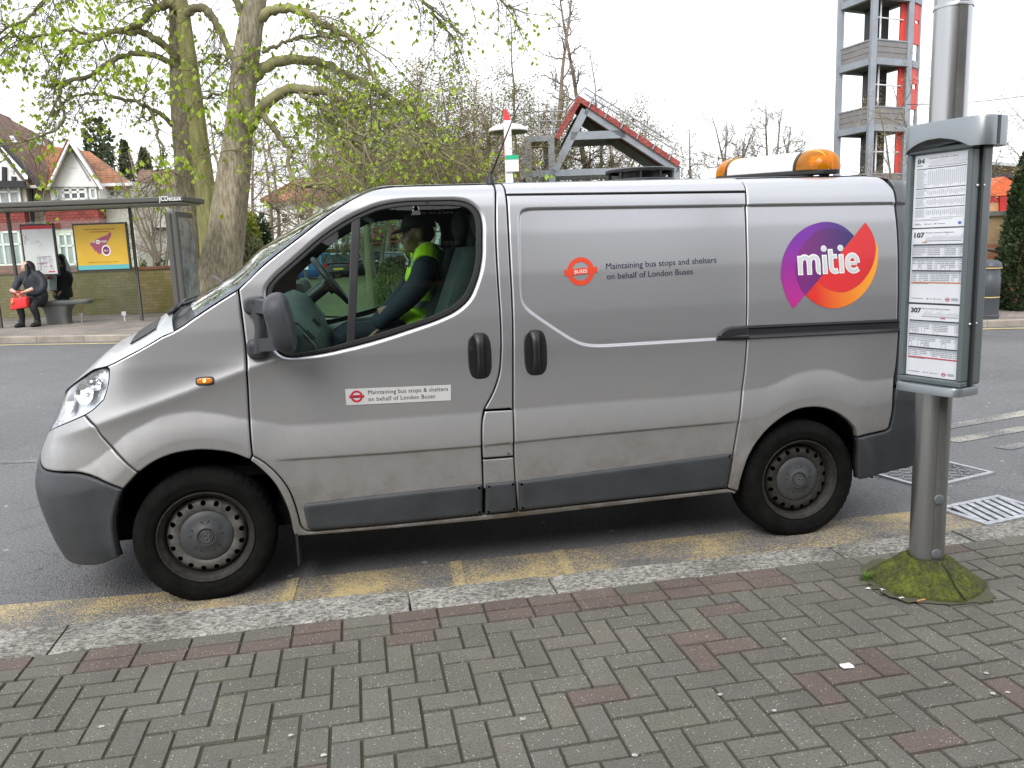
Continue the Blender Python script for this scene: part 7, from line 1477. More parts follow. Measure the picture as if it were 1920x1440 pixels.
for py in (253, 278): b = MB(); c_ = pw(957, py, bd_-.055); b.box(c_, (.04, .006, .03)); fb(b, 'stud', mat('stud_grey', (.5,.5,.5), .5) if 'stud_grey' not in bpy.data.materials else bpy.data.materials['stud_grey'], r)
ld = 19.; p = pw(953, 246, ld); r = root('street_lamp', 'post lamp with a shallow white dome behind the flag post', 'street lamp', p[0], ld, ga(p[0], ld)+.1)
b = MB(); b.lathe([(.44,p[2]-.02),(.455,p[2]),(.42,p[2]+.06),(.30,p[2]+.12),(.12,p[2]+.16),(.0005,p[2]+.17)], 36, o=(p[0], ld, 0)); fb(b, 'lamp_dome', WHT, r, smooth=True); b = MB(); b.lathe([(.44,p[2]-.02),(.43,p[2]-.035),(.0005,p[2]-.03)], 36, o=(p[0], ld, 0)); fb(b, 'lamp_tray', FRAME, r); b = MB(); b.tube([(p[0], ld, ga(p[0], ld)+.1), (p[0], ld, p[2])], .06, 12); fb(b, 'lamp_post', FRAME, r)
# ---- fire drill roof frame
SG = mat('steelwork_grey', (.25,.275,.31), .5, var=.1, vscale=2); FD, FE = 40., 43.
r = root('drill_roof_frame', 'grey steel frame carrying a steep red tiled practice roof with handrails', 'training structure', fa(1130, 500, FD)[0], FD, ga(5, FD))
def bm_(px0, py0, px1, py1, d, w_=.30, nm='beam', m=None, h_=None): return fb(MB().beam(pw(px0, py0, d), pw(px1, py1, d), w_, h_ or w_, up=(0, 1, 0)), nm, m or SG, r)
for d_, dx, dy in ((FD, 0, 0), (FE, -4, 14)):
    sc = FD/d_; 
    def Q(x, y): return (960+(x-960)*sc+ (dx if d_ > FD else 0), 437+(y-437)*sc)
    for s in ((1097,207,1040,320),(1097,207,1268,318),(1070,256,1172,252)): bm_(*Q(*s[:2]), *Q(*s[2:]), d_, .36, 'rafter')
    bm_(*Q(986, 327), *Q(1272, 317), d_, .30); a0, _ = fa(*Q(986, 327), d_); 
    for x_, y_ in ((989, 260), (1033, 260), (1268, 312)): q0 = pw(*Q(x_, y_), d_); fb(MB().beam(q0, (q0[0], d_, ga(q0[0], d_)), .30, .30), 'column', SG, r)
    bm_(*Q(984, 262), *Q(1040, 259), d_, .26)
for x_, y_ in ((989, 262), (1033, 260), (989, 327), (1268, 318)): sc = FD/FE; q0 = pw(x_, y_, FD); q1 = pw(960+(x_-960)*sc-4, 437+(y_-437)*sc, FE); fb(MB().beam(q0, q1, .22, .22), 'cross_beam', SG, r)
sc = FD/FE; R2 = lambda x, y: (960+(x-960)*sc-4, 437+(y-437)*sc)
REDT = brick_mat('red_practice_tile', (.36,.085,.075), (.30,.075,.065), (.15,.04,.04), .25, .16)
roofsheet(r, [[(1094, 184, FD-.3), (1277, 304, FD-.3), (*R2(1272, 300), FE+.3), (*R2(1092, 186), FE+.3)]], REDT, .24, 'tiled_slope'); roofsheet(r, [[(1094, 184, FD-.3), (1048, 262, FD-.3), (*R2(1050, 262), FE+.3), (*R2(1092, 186), FE+.3)]], REDT, .24, 'tiled_slope')
RAIL = mat('handrail_grey', (.30,.32,.35), .45, metal=.4)
def tb(nm, pts, rr): b = MB(); b.tube([pw(*q) for q in pts], rr, 6); return fb(b, nm, RAIL, r)
for off_ in (0, 11): tb('handrail', [(1096, 160+off_+4, FD-.35), (1262, 268+off_, FD-.35)], .035)
for k in np.linspace(0, 1, 6): x_ = 1104+k*150; y_ = 170+k*98; tb('rail_post', [(x_+14, y_, FD-.35), (x_, y_+32, FD-.35)], .035)
for y_ in (208, 226, 242): tb('handrail', [(980, y_+2, FD+.2), (1058, y_, FD+.2)], .030); tb('handrail', [(980, y_+2, FD+.2), (1003, y_+17, FE)], .030)
for x_ in (982, 1010, 1037): tb('rail_post', [(x_, 206, FD+.2), (x_, 258, FD+.2)], .035)
tb('handrail', [(1058, 210, FD+.2), (1096, 164, FD-.2)], .03); b = MB(); b.box(((fa(985, 259, FD)[0]+fa(1040, 259, FD)[0])/2, (FD+FE)/2, fa(1010, 257, FD)[1]), (fa(1040, 259, FD)[0]-fa(985, 259, FD)[0], FE-FD, .08)); fb(b, 'platform', mat('platform_board', (.20,.13,.07), .8), r)
# ---- fire drill tower
WT = mat('tower_boards', (.20,.19,.19), .6, var=.1, vscale=3); TR_ = mat('tower_red', (.62,.05,.035), .5)
N0 = pw(1625, 437, 37.); c0 = np.array(N0[:2]); cL = np.array(pw(1565, 437, 38.9)[:2]); cR = np.array(pw(1690, 437, 37.9)[:2]); cB = cL+cR-c0
r = root('drill_tower', 'tall grey fire drill tower with open storeys, boarded parapets and red panels', 'tower', c0[0], c0[1], ga(c0[0], 37.))
g0 = ga(c0[0], 37.); zl_ = [fa(1625, y, 37.)[1] for y in (579, 453, 327, 201, 75, -51, -177)]; pp = fa(1625, 75, 37.)[1]-fa(1625, 108, 37.)[1]; bb_ = fa(1625, 108, 37.)[1]-fa(1625, 121, 37.)[1]
for c_ in (c0, cL, cR, cB): fb(MB().beam((*c_, g0), (*c_, zl_[-1]+1), .24, .24, up=(0, 1, 0)), 'column', SG, r)
for z in zl_[1:]:
    for s, e in ((c0, cL), (c0, cR), (cR, cB), (cL, cB)):
        u = (e-s)/np.linalg.norm(e-s); s_, e_ = s+u*.13, e-u*.13
        b = MB(); nb = 3
        for k in range(nb): zz = z-pp+pp*(k+.5)/nb; b.beam((*s_, zz), (*e_, zz), .06, pp/nb-.02)
        fb(b, 'parapet', WT, r); fb(MB().beam((*s_, z-pp-bb_/2), (*e_, z-pp-bb_/2), .22, bb_-.01), 'floor_beam', SG, r); fb(MB().beam((*s_, z+.03), (*e_, z+.03), .12, .06), 'parapet_cap', SG, r)
    b = MB(); m4 = [c0, cR, cB, cL]; b.add([(*(c0+cB)/2+(q-(c0+cB)/2)*.94, z-pp-bb_*.7) for q in m4]+[(*(c0+cB)/2+(q-(c0+cB)/2)*.94, z-pp-bb_*.2) for q in m4], [(3,2,1,0),(4,5,6,7),(0,1,5,4),(1,2,6,5),(2,3,7,6),(3,0,4,7)]); fb(b, 'floor_slab', mat('slab_grey', (.11,.11,.11), .8) if 'slab_grey' not in bpy.data.materials else bpy.data.materials['slab_grey'], r)
uR = (cR-c0)/np.linalg.norm(cR-c0); uL = (cL-c0)/np.linalg.norm(cL-c0)
s0 = c0+uL*np.linalg.norm(cL-c0)*.45+uR*np.linalg.norm(cR-c0)*.80; s1 = c0+uL*np.linalg.norm(cL-c0)*.98+uR*np.linalg.norm(cR-c0)*.80
fb(MB().beam((*(s0*.4+s1*.6), g0), (*(s0*.4+s1*.6), zl_[-1]), .85, .6, up=(0, 1, 0)), 'stair_shaft', mat('shaft_dark', (.06,.058,.058), .8), r)
lp = c0+uR*.75+uL*.35
for q in (lp,): b = MB(); b.tube([(*q, g0), (*q, zl_[-1])], .035, 6); fb(b, 'slide_pole', WHT, r)
for z in zl_[2:5]: b = MB(); b.tube([(*(c0+uR*.2+uL*.2), z+1.0), (*(cR-uR*.2+uL*.2), z+1.0)], .03, 6); fb(b, 'inner_rail', WHT, r)
rw = cR+uR*.13; re = rw+uR*.62+np.array([.05, .35])
for z0_, z1 in zip(zl_[:-1], zl_[1:]):
    hgt = z1-z0_; b = MB()
    b.beam((*rw, z0_+.45), (*re, z0_+.45), .08, .9-.02); b.beam((*rw, z1-pp-.55), (*re, z1-pp-.55), .08, .8); b.beam((*(rw+(re-rw)*.16), z0_+hgt*.5), (*(rw+(re-rw)*.17+.001), z0_+hgt*.5), .1, hgt*.5)
    for f0, f1 in ((0, .30), (.86, 1.)): b.beam((*(rw+(re-rw)*f0), z0_+hgt*.47), (*(rw+(re-rw)*f1), z0_+hgt*.47), .079, hgt*.42)
    fb(b, 'red_panel', TR_, r); fb(MB().beam((*rw, z1-pp-bb_/2), (*re, z1-pp-bb_/2), .2, bb_), 'floor_beam', SG, r)
fb(MB().beam((*re, g0), (*re, zl_[-1]), .12, .12, up=(0, 1, 0)), 'column', SG, r); fb(MB().beam((*(rw-uR*.30+uL*.25), g0), (*(rw-uR*.30+uL*.25), zl_[-1]), .26, .1, up=(0, 1, 0)), 'red_panel', TR_, r)
# ---- right edge: brick wall, fire station, bin, wire
wdr = 17.; a0, a1 = fa(1560, 450, wdr)[0], 24.; zt = fa(1880, 395, wdr)[1]; zg = ga(10, wdr)+.05; zm = fa(1880, 456, wdr)[1]
r = root('tall_brick_wall', 'tall brick wall, red below and yellow above, behind the litter bin', 'wall', (a0+a1)/2, wdr, zg)
b = MB(); b.box(((a0+a1)/2, wdr+.12, (zg+zm)/2), (a1-a0, .24, zm-zg)); fb(b, 'lower_bricks', RBRK, r); b = MB(); b.box(((a0+a1)/2, wdr+.125, (zt-.1+zm)/2), (a1-a0, .23, zt-.1-zm)); fb(b, 'upper_bricks', brick_mat('pale_brick', (.42,.29,.14), (.35,.24,.12), (.30,.24,.16)), r); b = MB(); b.box(((a0+a1)/2, wdr+.11, zt-.05), (a1-a0, .34, .09)); fb(b, 'coping', mat('coping_grey', (.16,.155,.14), .85, var=.2, vscale=6), r)
b = MB(); b.box(((a0+a1)/2, wdr-.6, zg+.13), (a1-a0, .12, .16)); o = fb(b, 'edging', mat('edging_stone', (.33,.30,.25), .9, var=.2, vscale=5), r)
fsd = 27.; r = root('fire_station', 'low orange red fire station building with a shallow roof behind the brick wall', 'building', fa(1900, 430, fsd)[0], fsd, ga(17, fsd)); ORR = mat('orange_cladding', (.68,.135,.045), .6, var=.08, vscale=2, stretch=(1, 1, 9))
blk(r, 1800, 2080, 339, fsd, 9., ORR); a0, z1 = fa(1790, 336, fsd-.3); a1, z0_ = fa(2090, 340, fsd-.3); b = MB(); b.box(((a0+a1)/2, fsd+4, z1+.02), (a1-a0, 9.4, .14)); fb(b, 'roof_edge', TIMB, r); rect_wall(r, 1800, 2080, 366, 372, fsd-.06, MAT['red'], .05, 'red_band'); rect_wall(r, 1800, 2080, 372, 420, fsd-.05, mat('peach_panel', (.62,.36,.20), .7), .04, 'lower_panel')
for x_ in (1880, 1960): fb(MB().beam(pw(x_, 342, fsd-.1), pw(x_, 420, fsd-.1), .22, .1), 'pilaster', MAT['red'], r)
fb(MB().beam(pw(1846, 336, fsd-1.2), pw(1902, 368, fsd-1.2), .16, .16), 'gable_trim', mat('trim_pink', (.72,.42,.38), .6), r); b = MB(); quad(b, [(1846, 336, fsd-1.1), (1902, 368, fsd-1.1), (1800, 372, fsd-1.1)]); o = fb(b, 'gable_panel', ORR, r); s_ = o.modifiers.new('s', 'SOLIDIFY'); s_.thickness = 1.0; s_.offset = -1
b = MB(); b.box(((fa(1880, 318, fsd+6)[0]+3), fsd+8, fa(1900, 322, fsd+6)[1]), (7, 4, .12), R=Matrix.Rotation(rad(6), 3, 'Y')); fb(b, 'rear_roof', mat('roof_pale', (.5,.52,.54), .6), r)
bnd = 14.7; p = pw(1851, 592, bnd); zg = ga(p[0], bnd)+.12; zt = fa(1852, 487, bnd)[1]; H = zt-zg; r_ = abs(fa(1870, 520, bnd)[0]-fa(1832, 520, bnd)[0])/2
r = root('litter_bin', 'dark grey cylindrical litter bin with gold bands in front of the brick wall', 'litter bin', p[0], bnd, zg); BN = mat('bin_grey', (.060,.066,.076), .42)
b = MB(); b.lathe([(r_*1.0,zg),(r_*1.04,zg+.02),(r_*1.04,zg+.06),(r_*.97,zg+.07),(r_*.97,zg+H*.42),(r_*1.0,zg+H*.43),(r_*1.0,zg+H*.70),(r_*.96,zg+H*.71),(r_*.93,zg+H*.84)], 40, o=(p[0], bnd, 0)); fb(b, 'bin_body', BN, r, smooth=True, angle=40)
b = MB(); b.lathe([(r_*.93,zg+H*.84),(r_*1.06,zg+H*.86),(r_*1.06,zg+H*.89),(r_*.95,zg+H*.95),(r_*.6,zg+H*.995),(.0005,zg+H)], 40, o=(p[0], bnd, 0)); fb(b, 'bin_lid', BN, r, smooth=True, angle=40)
for hh in (.36, .852): b = MB(); b.lathe([(r_*(1.0 if hh < .5 else 1.065),zg+H*hh),(r_*(1.01 if hh < .5 else 1.072),zg+H*hh+.008),(r_*(1.0 if hh < .5 else 1.065),zg+H*hh+.016)], 40, o=(p[0], bnd, 0)); fb(b, 'gold_band', mat('gold_line', (.62,.47,.16), .5) if 'gold_line' not in bpy.data.materials else bpy.data.materials['gold_line'], r, smooth=True)
b = MB(); w0, w1 = np.array(pw(1700, 196, 30.)), np.array(pw(2050, 158, 24.)); b.tube([w0+(w1-w0)*t-[0, 0, 1.2*t*(1-t)*.5] for t in np.linspace(0, 1, 24)], .012, 5); o = fb(b, 'overhead_cable', MAT['black'], None, org=w0); tag(o, 'thin overhead cable crossing the sky at the right', 'cable')
# ------------------------------------------------------------------ trees
def leaf_mat(name, c, c2, trans=.5):
    m = bpy.data.materials.new(name); m.use_nodes = True; nt = m.node_tree; L = nt.links; nt.nodes.clear(); o = _n(nt, 'ShaderNodeOutputMaterial'); d = _n(nt, 'ShaderNodeBsdfPrincipled'); t = _n(nt, 'ShaderNodeBsdfTranslucent'); x = _n(nt, 'ShaderNodeMixShader'); x.inputs[0].default_value = trans
    tcn = _n(nt, 'ShaderNodeTexCoord'); n = _n(nt, 'ShaderNodeTexNoise', Scale=1.3, Detail=6, Roughness=.8); L.new(tcn.outputs['Object'], n.inputs['Vector']); r = _n(nt, 'ShaderNodeValToRGB'); e = r.color_ramp.elements; e[0].position = .36; e[1].position = .64; e[0].color = (*c2, 1); e[1].color = (*c, 1); L.new(n.outputs['Fac'], r.inputs['Fac'])
    L.new(r.outputs[0], d.inputs['Base Color']); L.new(r.outputs[0], t.inputs['Color']); d.inputs['Roughness'].default_value = .6; L.new(d.outputs[0], x.inputs[1]); L.new(t.outputs[0], x.inputs[2]); L.new(x.outputs[0], o.inputs[0]); return m
def bark(name, c, c2, sc=3.):
    m = mat(name, c, .95, col2=c2, vscale=sc, bump=.9, bscale=16, stretch=(2.2, 2.2, .5)); return m
BARK = bark('ridged_bark', (.36,.32,.225), (.155,.13,.09), 9.); BARKM = bark('mossy_bark', (.31,.31,.11), (.18,.17,.09), 7.); TWIG = mat('twig_bark', (.165,.15,.085), .9, var=.3, vscale=2); TWIGB = mat('bare_twig', (.29,.24,.175), .9, var=.3, vscale=1.2); TWIGP = mat('pale_twig', (.34,.29,.20), .9, var=.25, vscale=1.)
LEAFC = leaf_mat('fresh_leaf', (.47,.58,.07), (.32,.46,.04)); LEAFY = leaf_mat('olive_leaf', (.22,.20,.045), (.13,.13,.03)); EVERG = leaf_mat('evergreen', (.045,.075,.022), (.022,.040,.014), .2); BUSHG = leaf_mat('bush_leaf', (.17,.21,.05), (.10,.13,.035), .35); BUD = leaf_mat('pale_bud', (.62,.55,.24), (.45,.42,.16), .3)
class Tree:
    """polylines with radii, gathered by thickness, then meshed in one go"""
    def __init__(s, seed): s.r = np.random.RandomState(seed); s.L = []; s.tips = []
    def line(s, P, r0, r1): P = np.asarray(P, float); s.L.append((P, np.linspace(r0, r1, len(P)))); return P
    def twigs(s, p, d, L, r, lev, n=3, droop=.0, up=.0, spread=.7, wob=.22, seg=5):
        """one twig with side twigs, recursively"""
        d = d/np.linalg.norm(d); P = [p]; q = p.copy()
        for i in range(seg):
            d = d+s.r.normal(0, wob, 3)+np.array([0, 0, up*(i/seg)-droop]); d /= np.linalg.norm(d); q = q+d*L/seg; P.append(q)
        P = np.array(P); s.L.append((P, np.linspace(r, r*.45, seg+1)))
        if lev <= 0: s.tips.append((P[-1], d)); s.tips.append((P[-3], d)); return
        for k in range(n):
            i = s.r.randint(1, seg+1); t = P[i]-P[i-1]; t /= np.linalg.norm(t); v = s.r.normal(0, 1, 3); v -= (v@t)*t; v /= np.linalg.norm(v)
            s.twigs(P[i], t*(1-spread*.5)+v*spread, L*s.r.uniform(.45, .72), r*.55, lev-1, n, droop, up, spread, wob, max(3, seg-1))
    def mesh(s, thick=.03):
        out = {}
        for big in (True, False):
            b = MB(); 
            for P, r in s.L:
                if (r.max() >= thick) == big: b.tube(P, r, 9 if r.max() > .12 else (6 if r.max() > .03 else (4 if r.max() > .012 else 3)), cap=r.max() > .03)
            out[big] = b
        return out[True], out[False]
def leaves(tips, rg, n, size, droop, kind='palm', jit=.10):
    V, F = [], []; k = 0
    for p, d in tips:
        for _ in range(n):
            c = p+rg.normal(0, jit, 3); h = rg.uniform(0, 6.28); m = 5 if kind == 'palm' else 1
            for i in range(m):
                a = h+(i-(m-1)/2)*.62 if m > 1 else h; f = np.array([math.cos(a), math.sin(a), -droop+rg.normal(0, .25)]); f /= np.linalg.norm(f); sd = np.array([-math.sin(a), math.cos(a), rg.normal(0, .3)]); l = size*rg.uniform(.6, 1.15)*(1-.12*abs(i-(m-1)/2)); w = l*(.19 if m > 1 else .33)
                V += [c, c+f*l*.55+sd*w, c+f*l, c+f*l*.55-sd*w]; F.append((k, k+1, k+2, k+3)); k += 4
    return np.array(V), F
def leafmesh(tips, rg, n, size, droop, name, m, par, kind='palm', jit=.1):
    V, F = leaves(tips, rg, n, size, droop, kind, jit); b = MB(); b.add(V, F); return fb(b, name, m, par)
def PL(L, d0, d1=None):
    d1 = d0 if d1 is None else d1; n = len(L); return np.array([pw(x, y, d0+(d1-d0)*i/(n-1)) for i, (x, y) in enumerate(L)])
# ---- the big horse chestnut
CD = 19.6; cg = ga(-7, CD)+.1; ct = root('chestnut_tree', 'large horse chestnut with three mossy trunks and arching limbs just coming into leaf', 'tree', fa(395, 590, CD)[0], CD, cg)
T = Tree(11); px2m = CD/FPX
def trunk(L, w, d0, d1, name, m):
    P = bez(PL(L, d0, d1), 26); r = np.interp(np.linspace(0, 1, 26), np.linspace(0, 1, len(w)), w)*px2m/2; b = MB(); rg = np.random.RandomState(len(L)+int(w[0])); n = 26
    up = np.array([0, 1., 0]); R = []
    for i in range(26):
        t = P[min(i+1, 25)]-P[max(i-1, 0)]; t /= np.linalg.norm(t); x = np.cross(t, up); x /= np.linalg.norm(x); y = np.cross(x, t); a = np.arange(n)*2*np.pi/n
        k = r[i]*(1+.06*np.sin(a*3+i*.25)+.04*np.sin(a*7-i*.4)+rg.normal(0, .018, n)); R.append(P[i]+k[:, None]*(np.cos(a)[:, None]*x+np.sin(a)[:, None]*y))
    b.grid(np.array(R), close=True); return fb(b, name, m, ct, smooth=True), P
trunk([(396,600),(412,520),(428,420),(440,330),(448,250),(456,160),(466,70),(478,0),(488,-70),(495,-150)], [104,82,66,60,54,46,44,40,34,24], CD, CD, 'trunk', BARK)
trunk([(370,600),(362,480),(352,360),(342,250),(337,170),(335,90),(332,20),(322,-60),(315,-140)], [60,46,40,38,36,34,30,24,16], CD+1.3, CD+1.3, 'trunk', BARK)
trunk([(402,590),(396,460),(386,360),(372,250),(360,160),(347,60),(338,-20),(345,-120)], [56,44,38,34,32,28,22,14], CD+.9, CD+.9, 'trunk', BARKM)
LIMBS = [
 ([(466,240),(488,208),(520,180),(560,168),(605,172),(640,186),(664,206),(674,236),(682,270),(700,292),(722,300),(742,322)], 26, 9, CD-.2, CD-1.6),
 ([(470,152),(498,128),(540,112),(585,116),(628,134),(668,152),(706,172),(745,198),(790,218),(820,240)], 26, 7, CD, CD+1.5),
 ([(480,38),(510,22),(545,16),(580,22),(612,46),(648,64),(680,78),(696,112),(712,150)], 22, 6, CD, CD-1.2),
 ([(492,98),(520,84),(560,74),(610,74),(655,82),(690,74)], 9, 4, CD, CD+.8),
 ([(480,212),(500,226),(516,248),(536,270),(546,284),(540,302),(552,328),(566,345),(600,341),(618,346)], 14, 6, CD-.4, CD-1.4),
 ([(560,170),(600,190),(640,215),(672,246),(700,262)], 12, 5, CD-.6, CD-1.8), ([(590,128),(625,150),(665,178),(690,200),(720,250)], 11, 5, CD+.4, CD-.5),
 ([(700,168),(740,190),(770,212),(805,250),(830,290)], 9, 4, CD+1, CD+.2), ([(690,206),(740,235),(790,262),(850,300),(905,318)], 10, 4, CD-.9, CD-1.8),
 ([(334,112),(304,86),(272,66),(228,60),(185,72),(150,84),(118,112)], 18, 6, CD+1.1, CD+.2), ([(345,28),(318,8),(288,22),(266,50),(228,58)], 22, 12, CD+.9, CD+.6),
 ([(345,28),(378,10),(404,44),(428,88),(446,120)], 20, 14, CD+.9, CD),
 ([(336,132),(318,116),(288,106),(246,104),(205,122),(168,142),(138,152),(116,168),(110,192),(120,222),(104,244),(78,252),(48,262)], 14, 5, CD+1.2, CD-.8),
 ([(330,238),(306,218),(276,200),(246,188),(206,178),(160,174),(128,180),(114,196)], 13, 5, CD+1.2, CD),
 ([(284,204),(292,232),(296,256),(306,282),(300,312),(288,336)], 8, 4, CD+.8, CD+.3), ([(300,215),(270,222),(268,186),(276,140)], 6, 3, CD+1, CD+.6),
 ([(366,122),(390,108),(420,104)], 7, 5, CD+.8, CD), ([(372,188),(396,178),(424,174)], 7, 4, CD+.8, CD), ([(392,232),(410,252),(436,282)], 6, 3, CD+.7, CD-.3),
 ([(462,60),(440,0),(400,-60),(330,-110)], 18, 8, CD, CD-.8), ([(478,0),(540,-40),(620,-60),(720,-40),(800,20),(850,80)], 16, 6, CD, CD+1), ([(335,20),(270,-20),(190,-40),(110,-20),(50,30),(0,60)], 16, 6, CD+1.2, CD), ([(325,-40),(250,-70),(150,-80),(40,-50),(-40,10)], 14, 6, CD+1.2, CD-.8), ([(490,-60),(600,-100),(760,-90),(880,-40),(960,20)], 14, 5, CD, CD+.5), ([(190,66),(130,60),(70,74),(20,72),(-40,80)], 8, 4, CD+.5, CD-.4), ([(300,20),(285,-10),(262,-40),(220,-60)], 10, 6, CD+.8, CD+.4)]
for L, w0, w1, d0, d1 in LIMBS:
    P = bez(PL(L, d0, d1), 40); P[1:] += np.cumsum(T.r.normal(0, .012, (39, 3)), 0)*np.linspace(1, .6, 39)[:, None]; P[2:] += T.r.normal(0, .018, (38, 3)); T.line(P, w0*px2m/2*.86, w1*px2m/2*.7)
    ln = np.linalg.norm(np.diff(P, axis=0), axis=1).sum(); n = int(ln*8.5)
    for _ in range(n):
        i = T.r.randint(6, 40); t = P[i]-P[i-1]; t /= np.linalg.norm(t); v = T.r.normal(0, 1, 3); v[2] -= .35; v -= (v@t)*t; v /= np.linalg.norm(v)
        T.twigs(P[i], t*.5+v*.8, T.r.uniform(.4, 1.35), .012, 2 if T.r.rand() < .6 else 1, 3, droop=.07, up=.22, spread=.8, wob=.20)
    if w0 > 7:
        for k in range(int(ln*1.5)):        # long strands that arch outwards and hang
            i = T.r.randint(12, 40); t = P[i]-P[i-1]; t /= np.linalg.norm(t); v = T.r.normal(0, 1, 3)*[1, .7, .5]; d = t*.9+v*.45+[0, 0, -.05]; q = P[i].copy(); S_ = [q.copy()]; Ls = T.r.uniform(.9, 2.3)
            for j in range(9): d = d/np.linalg.norm(d)+[0, 0, -.10]+T.r.normal(0, .10, 3); q = q+d/np.linalg.norm(d)*Ls/9; S_.append(q.copy())
            S_ = np.array(S_); T.line(S_, .017, .007)
            for j in range(2, 10):
                for _ in range(2): v = T.r.normal(0, 1, 3); T.twigs(S_[j], (S_[j]-S_[j-1])/np.linalg.norm(S_[j]-S_[j-1])*.7+v/np.linalg.norm(v)*.7, T.r.uniform(.2, .5), .007, 1, 2, .05, .15, .8, .2, 4)
    for k in range(2): T.twigs(P[-1], P[-1]-P[-4], .9, .016, 3, 3, droop=.08, up=.2, spread=.75)
big, small = T.mesh(.022)
fb(big, 'limbs', mat('limb_bark', (.27,.26,.12), .95, col2=(.14,.125,.075), vscale=2.5, bump=.6, bscale=25), ct, smooth=True); fb(small, 'twigs', TWIG, ct)
tp = [t for t in T.tips]; T.r.shuffle(tp); low = [t for t in tp if True]
leafmesh(low[:int(len(low)*.13)], np.random.RandomState(2), 1, .155, 1.4, 'foliage', LEAFC, ct, jit=.03)
leafmesh(low[int(len(low)*.13):int(len(low)*.40)], np.random.RandomState(3), 1, .045, .6, 'young_leaves', leaf_mat('bronze_leaf', (.36,.33,.06), (.26,.22,.04)), ct, jit=.02)
rg = np.random.RandomState(9); cl_ = []
for x_, y_, n_, s_ in ((110,85,26,.55),(85,70,14,.4),(600,235,26,.5),(640,260,30,.5),(590,275,20,.4),(700,200,22,.5),(770,195,18,.4),(545,200,14,.35),(230,130,16,.4),(320,145,14,.3),(455,215,14,.25),(440,230,10,.25),(640,215,18,.35),(30,105,14,.3),(100,60,16,.35),(200,30,16,.5),(460,180,8,.3),(335,300,8,.3),(300,325,10,.3),(690,325,14,.3),(745,335,12,.3),(380,200,6,.2),(640,60,12,.4),(180,15,14,.5),(560,20,10,.3),(250,140,10,.3)):
    for _ in range(int(n_*1.5)): p = np.array(pw(x_, y_, CD-rg.uniform(0, 1.2)))+rg.normal(0, s_, 3)*np.array([1, .6, .6]); cl_.append((p, np.array([0, 0, -1.])))
leafmesh(cl_, np.random.RandomState(4), 1, .19, 1.5, 'foliage', LEAFC, ct, jit=.02)
# ---- bare trees
def bare(seed, H, spread, lev=4, n=4, r0=.13, droop=0., up=.12, stems=1, wob=.12, first=.22, tw=.55, nb=16):
    T = Tree(seed)
    for s in range(stems):
        a = T.r.uniform(0, 6.28); lean = .05 if stems == 1 else .35; P = [np.array([.0, 0, 0])+(np.array([math.cos(a), math.sin(a), 0])*.15 if stems > 1 else 0)]; d = np.array([math.cos(a)*lean, math.sin(a)*lean, 1.])
        for i in range(12): d = d+T.r.normal(0, .07, 3)*[1, 1, .2]+[0, 0, .06]; d /= np.linalg.norm(d); P.append(P[-1]+d*H/12)
        P = np.array(P); T.line(P, r0, r0*.15)
        for k in range(nb):
            f = first+(1-first)*(k+T.r.rand())/nb; i = min(11, int(f*12)); p = P[i]+(P[i+1]-P[i])*(f*12-i); a = k*2.4+T.r.rand(); v = np.array([math.cos(a), math.sin(a), T.r.uniform(.25, .9)])
            T.twigs(p, v, H*spread*(1.15-f*.75)*T.r.uniform(.75, 1.2), r0*.42*(1.1-f*.8), lev-1, n, droop, up, .75, wob, 5)
    return T
PROTO = {}
def proto(key, *a, **k):
    if key not in PROTO: T = bare(*a, **k); PROTO[key] = T
    return PROTO[key]
def plant(key, px, d, label, m, cat='tree', scale=1., rz=0., group=None, name='bare_tree', leafm=None, lf=(0, .1, .5), zoff=0., base=None):
    a = fa(px, 450, d)[0]; r = root(name, label, cat, a, d, ga(a, d)+.05+zoff, group); r.scale = (scale,)*3; r.rotation_euler[2] = YAW+rz
    T = PROTO[key]
    if key not in PMESH:
        b1, b2 = T.mesh(.02); o1 = b1.build('trunk', m, None, smooth=True); o2 = b2.build('crown', m, None); mesh_ = [o1.data, o2.data]; bpy.data.objects.remove(o1); bpy.data.objects.remove(o2)
        if leafm: V, F = leaves(T.tips, np.random.RandomState(5), lf[0], lf[1], lf[2], 'one', lf[3] if len(lf) > 3 else .08); q = MB(); q.add(V, F); o3 = q.build('foliage', leafm, None); mesh_.append(o3.data); bpy.data.objects.remove(o3)
        PMESH[key] = mesh_
    for nm, me in zip(('trunk', 'crown', 'foliage'), PMESH[key]): o = bpy.data.objects.new(nm, me); COL.objects.link(o); o.parent = r
    return r
PMESH = {}
proto('A', 21, 9., .30, 4, 4, .13, 0, .15, nb=16); proto('B', 22, 8., .32, 4, 4, .12, .02, .10, 3, nb=8); proto('C', 23, 10., .25, 4, 4, .14, 0, .2, nb=18); proto('S', 24, 15., .11, 4, 4, .19, 0, .18, wob=.10, first=.25, nb=20); proto('S2', 29, 15., .10, 4, 4, .16, 0, .22, wob=.08, first=.35, nb=16)
proto('Y', 25, 6.5, .38, 4, 5, .09, .03, .05, 4, nb=7); proto('K', 26, 3.4, .36, 3, 4, .035, 0, .1, 5, nb=5)
GB = 'bare trees behind the van'
plant('B', 505, 46., 'many stemmed bare tree in front of the white house', TWIGB, scale=1.15, rz=1., group=GB)
plant('A', 575, 48., 'bare tree right of the white house, half hidden by the windscreen', TWIGB, scale=1.25, rz=2., group=GB); plant('B', 640, 50., 'spreading bare tree standing above the windscreen', TWIGB, scale=1.35, rz=3.3, group=GB)
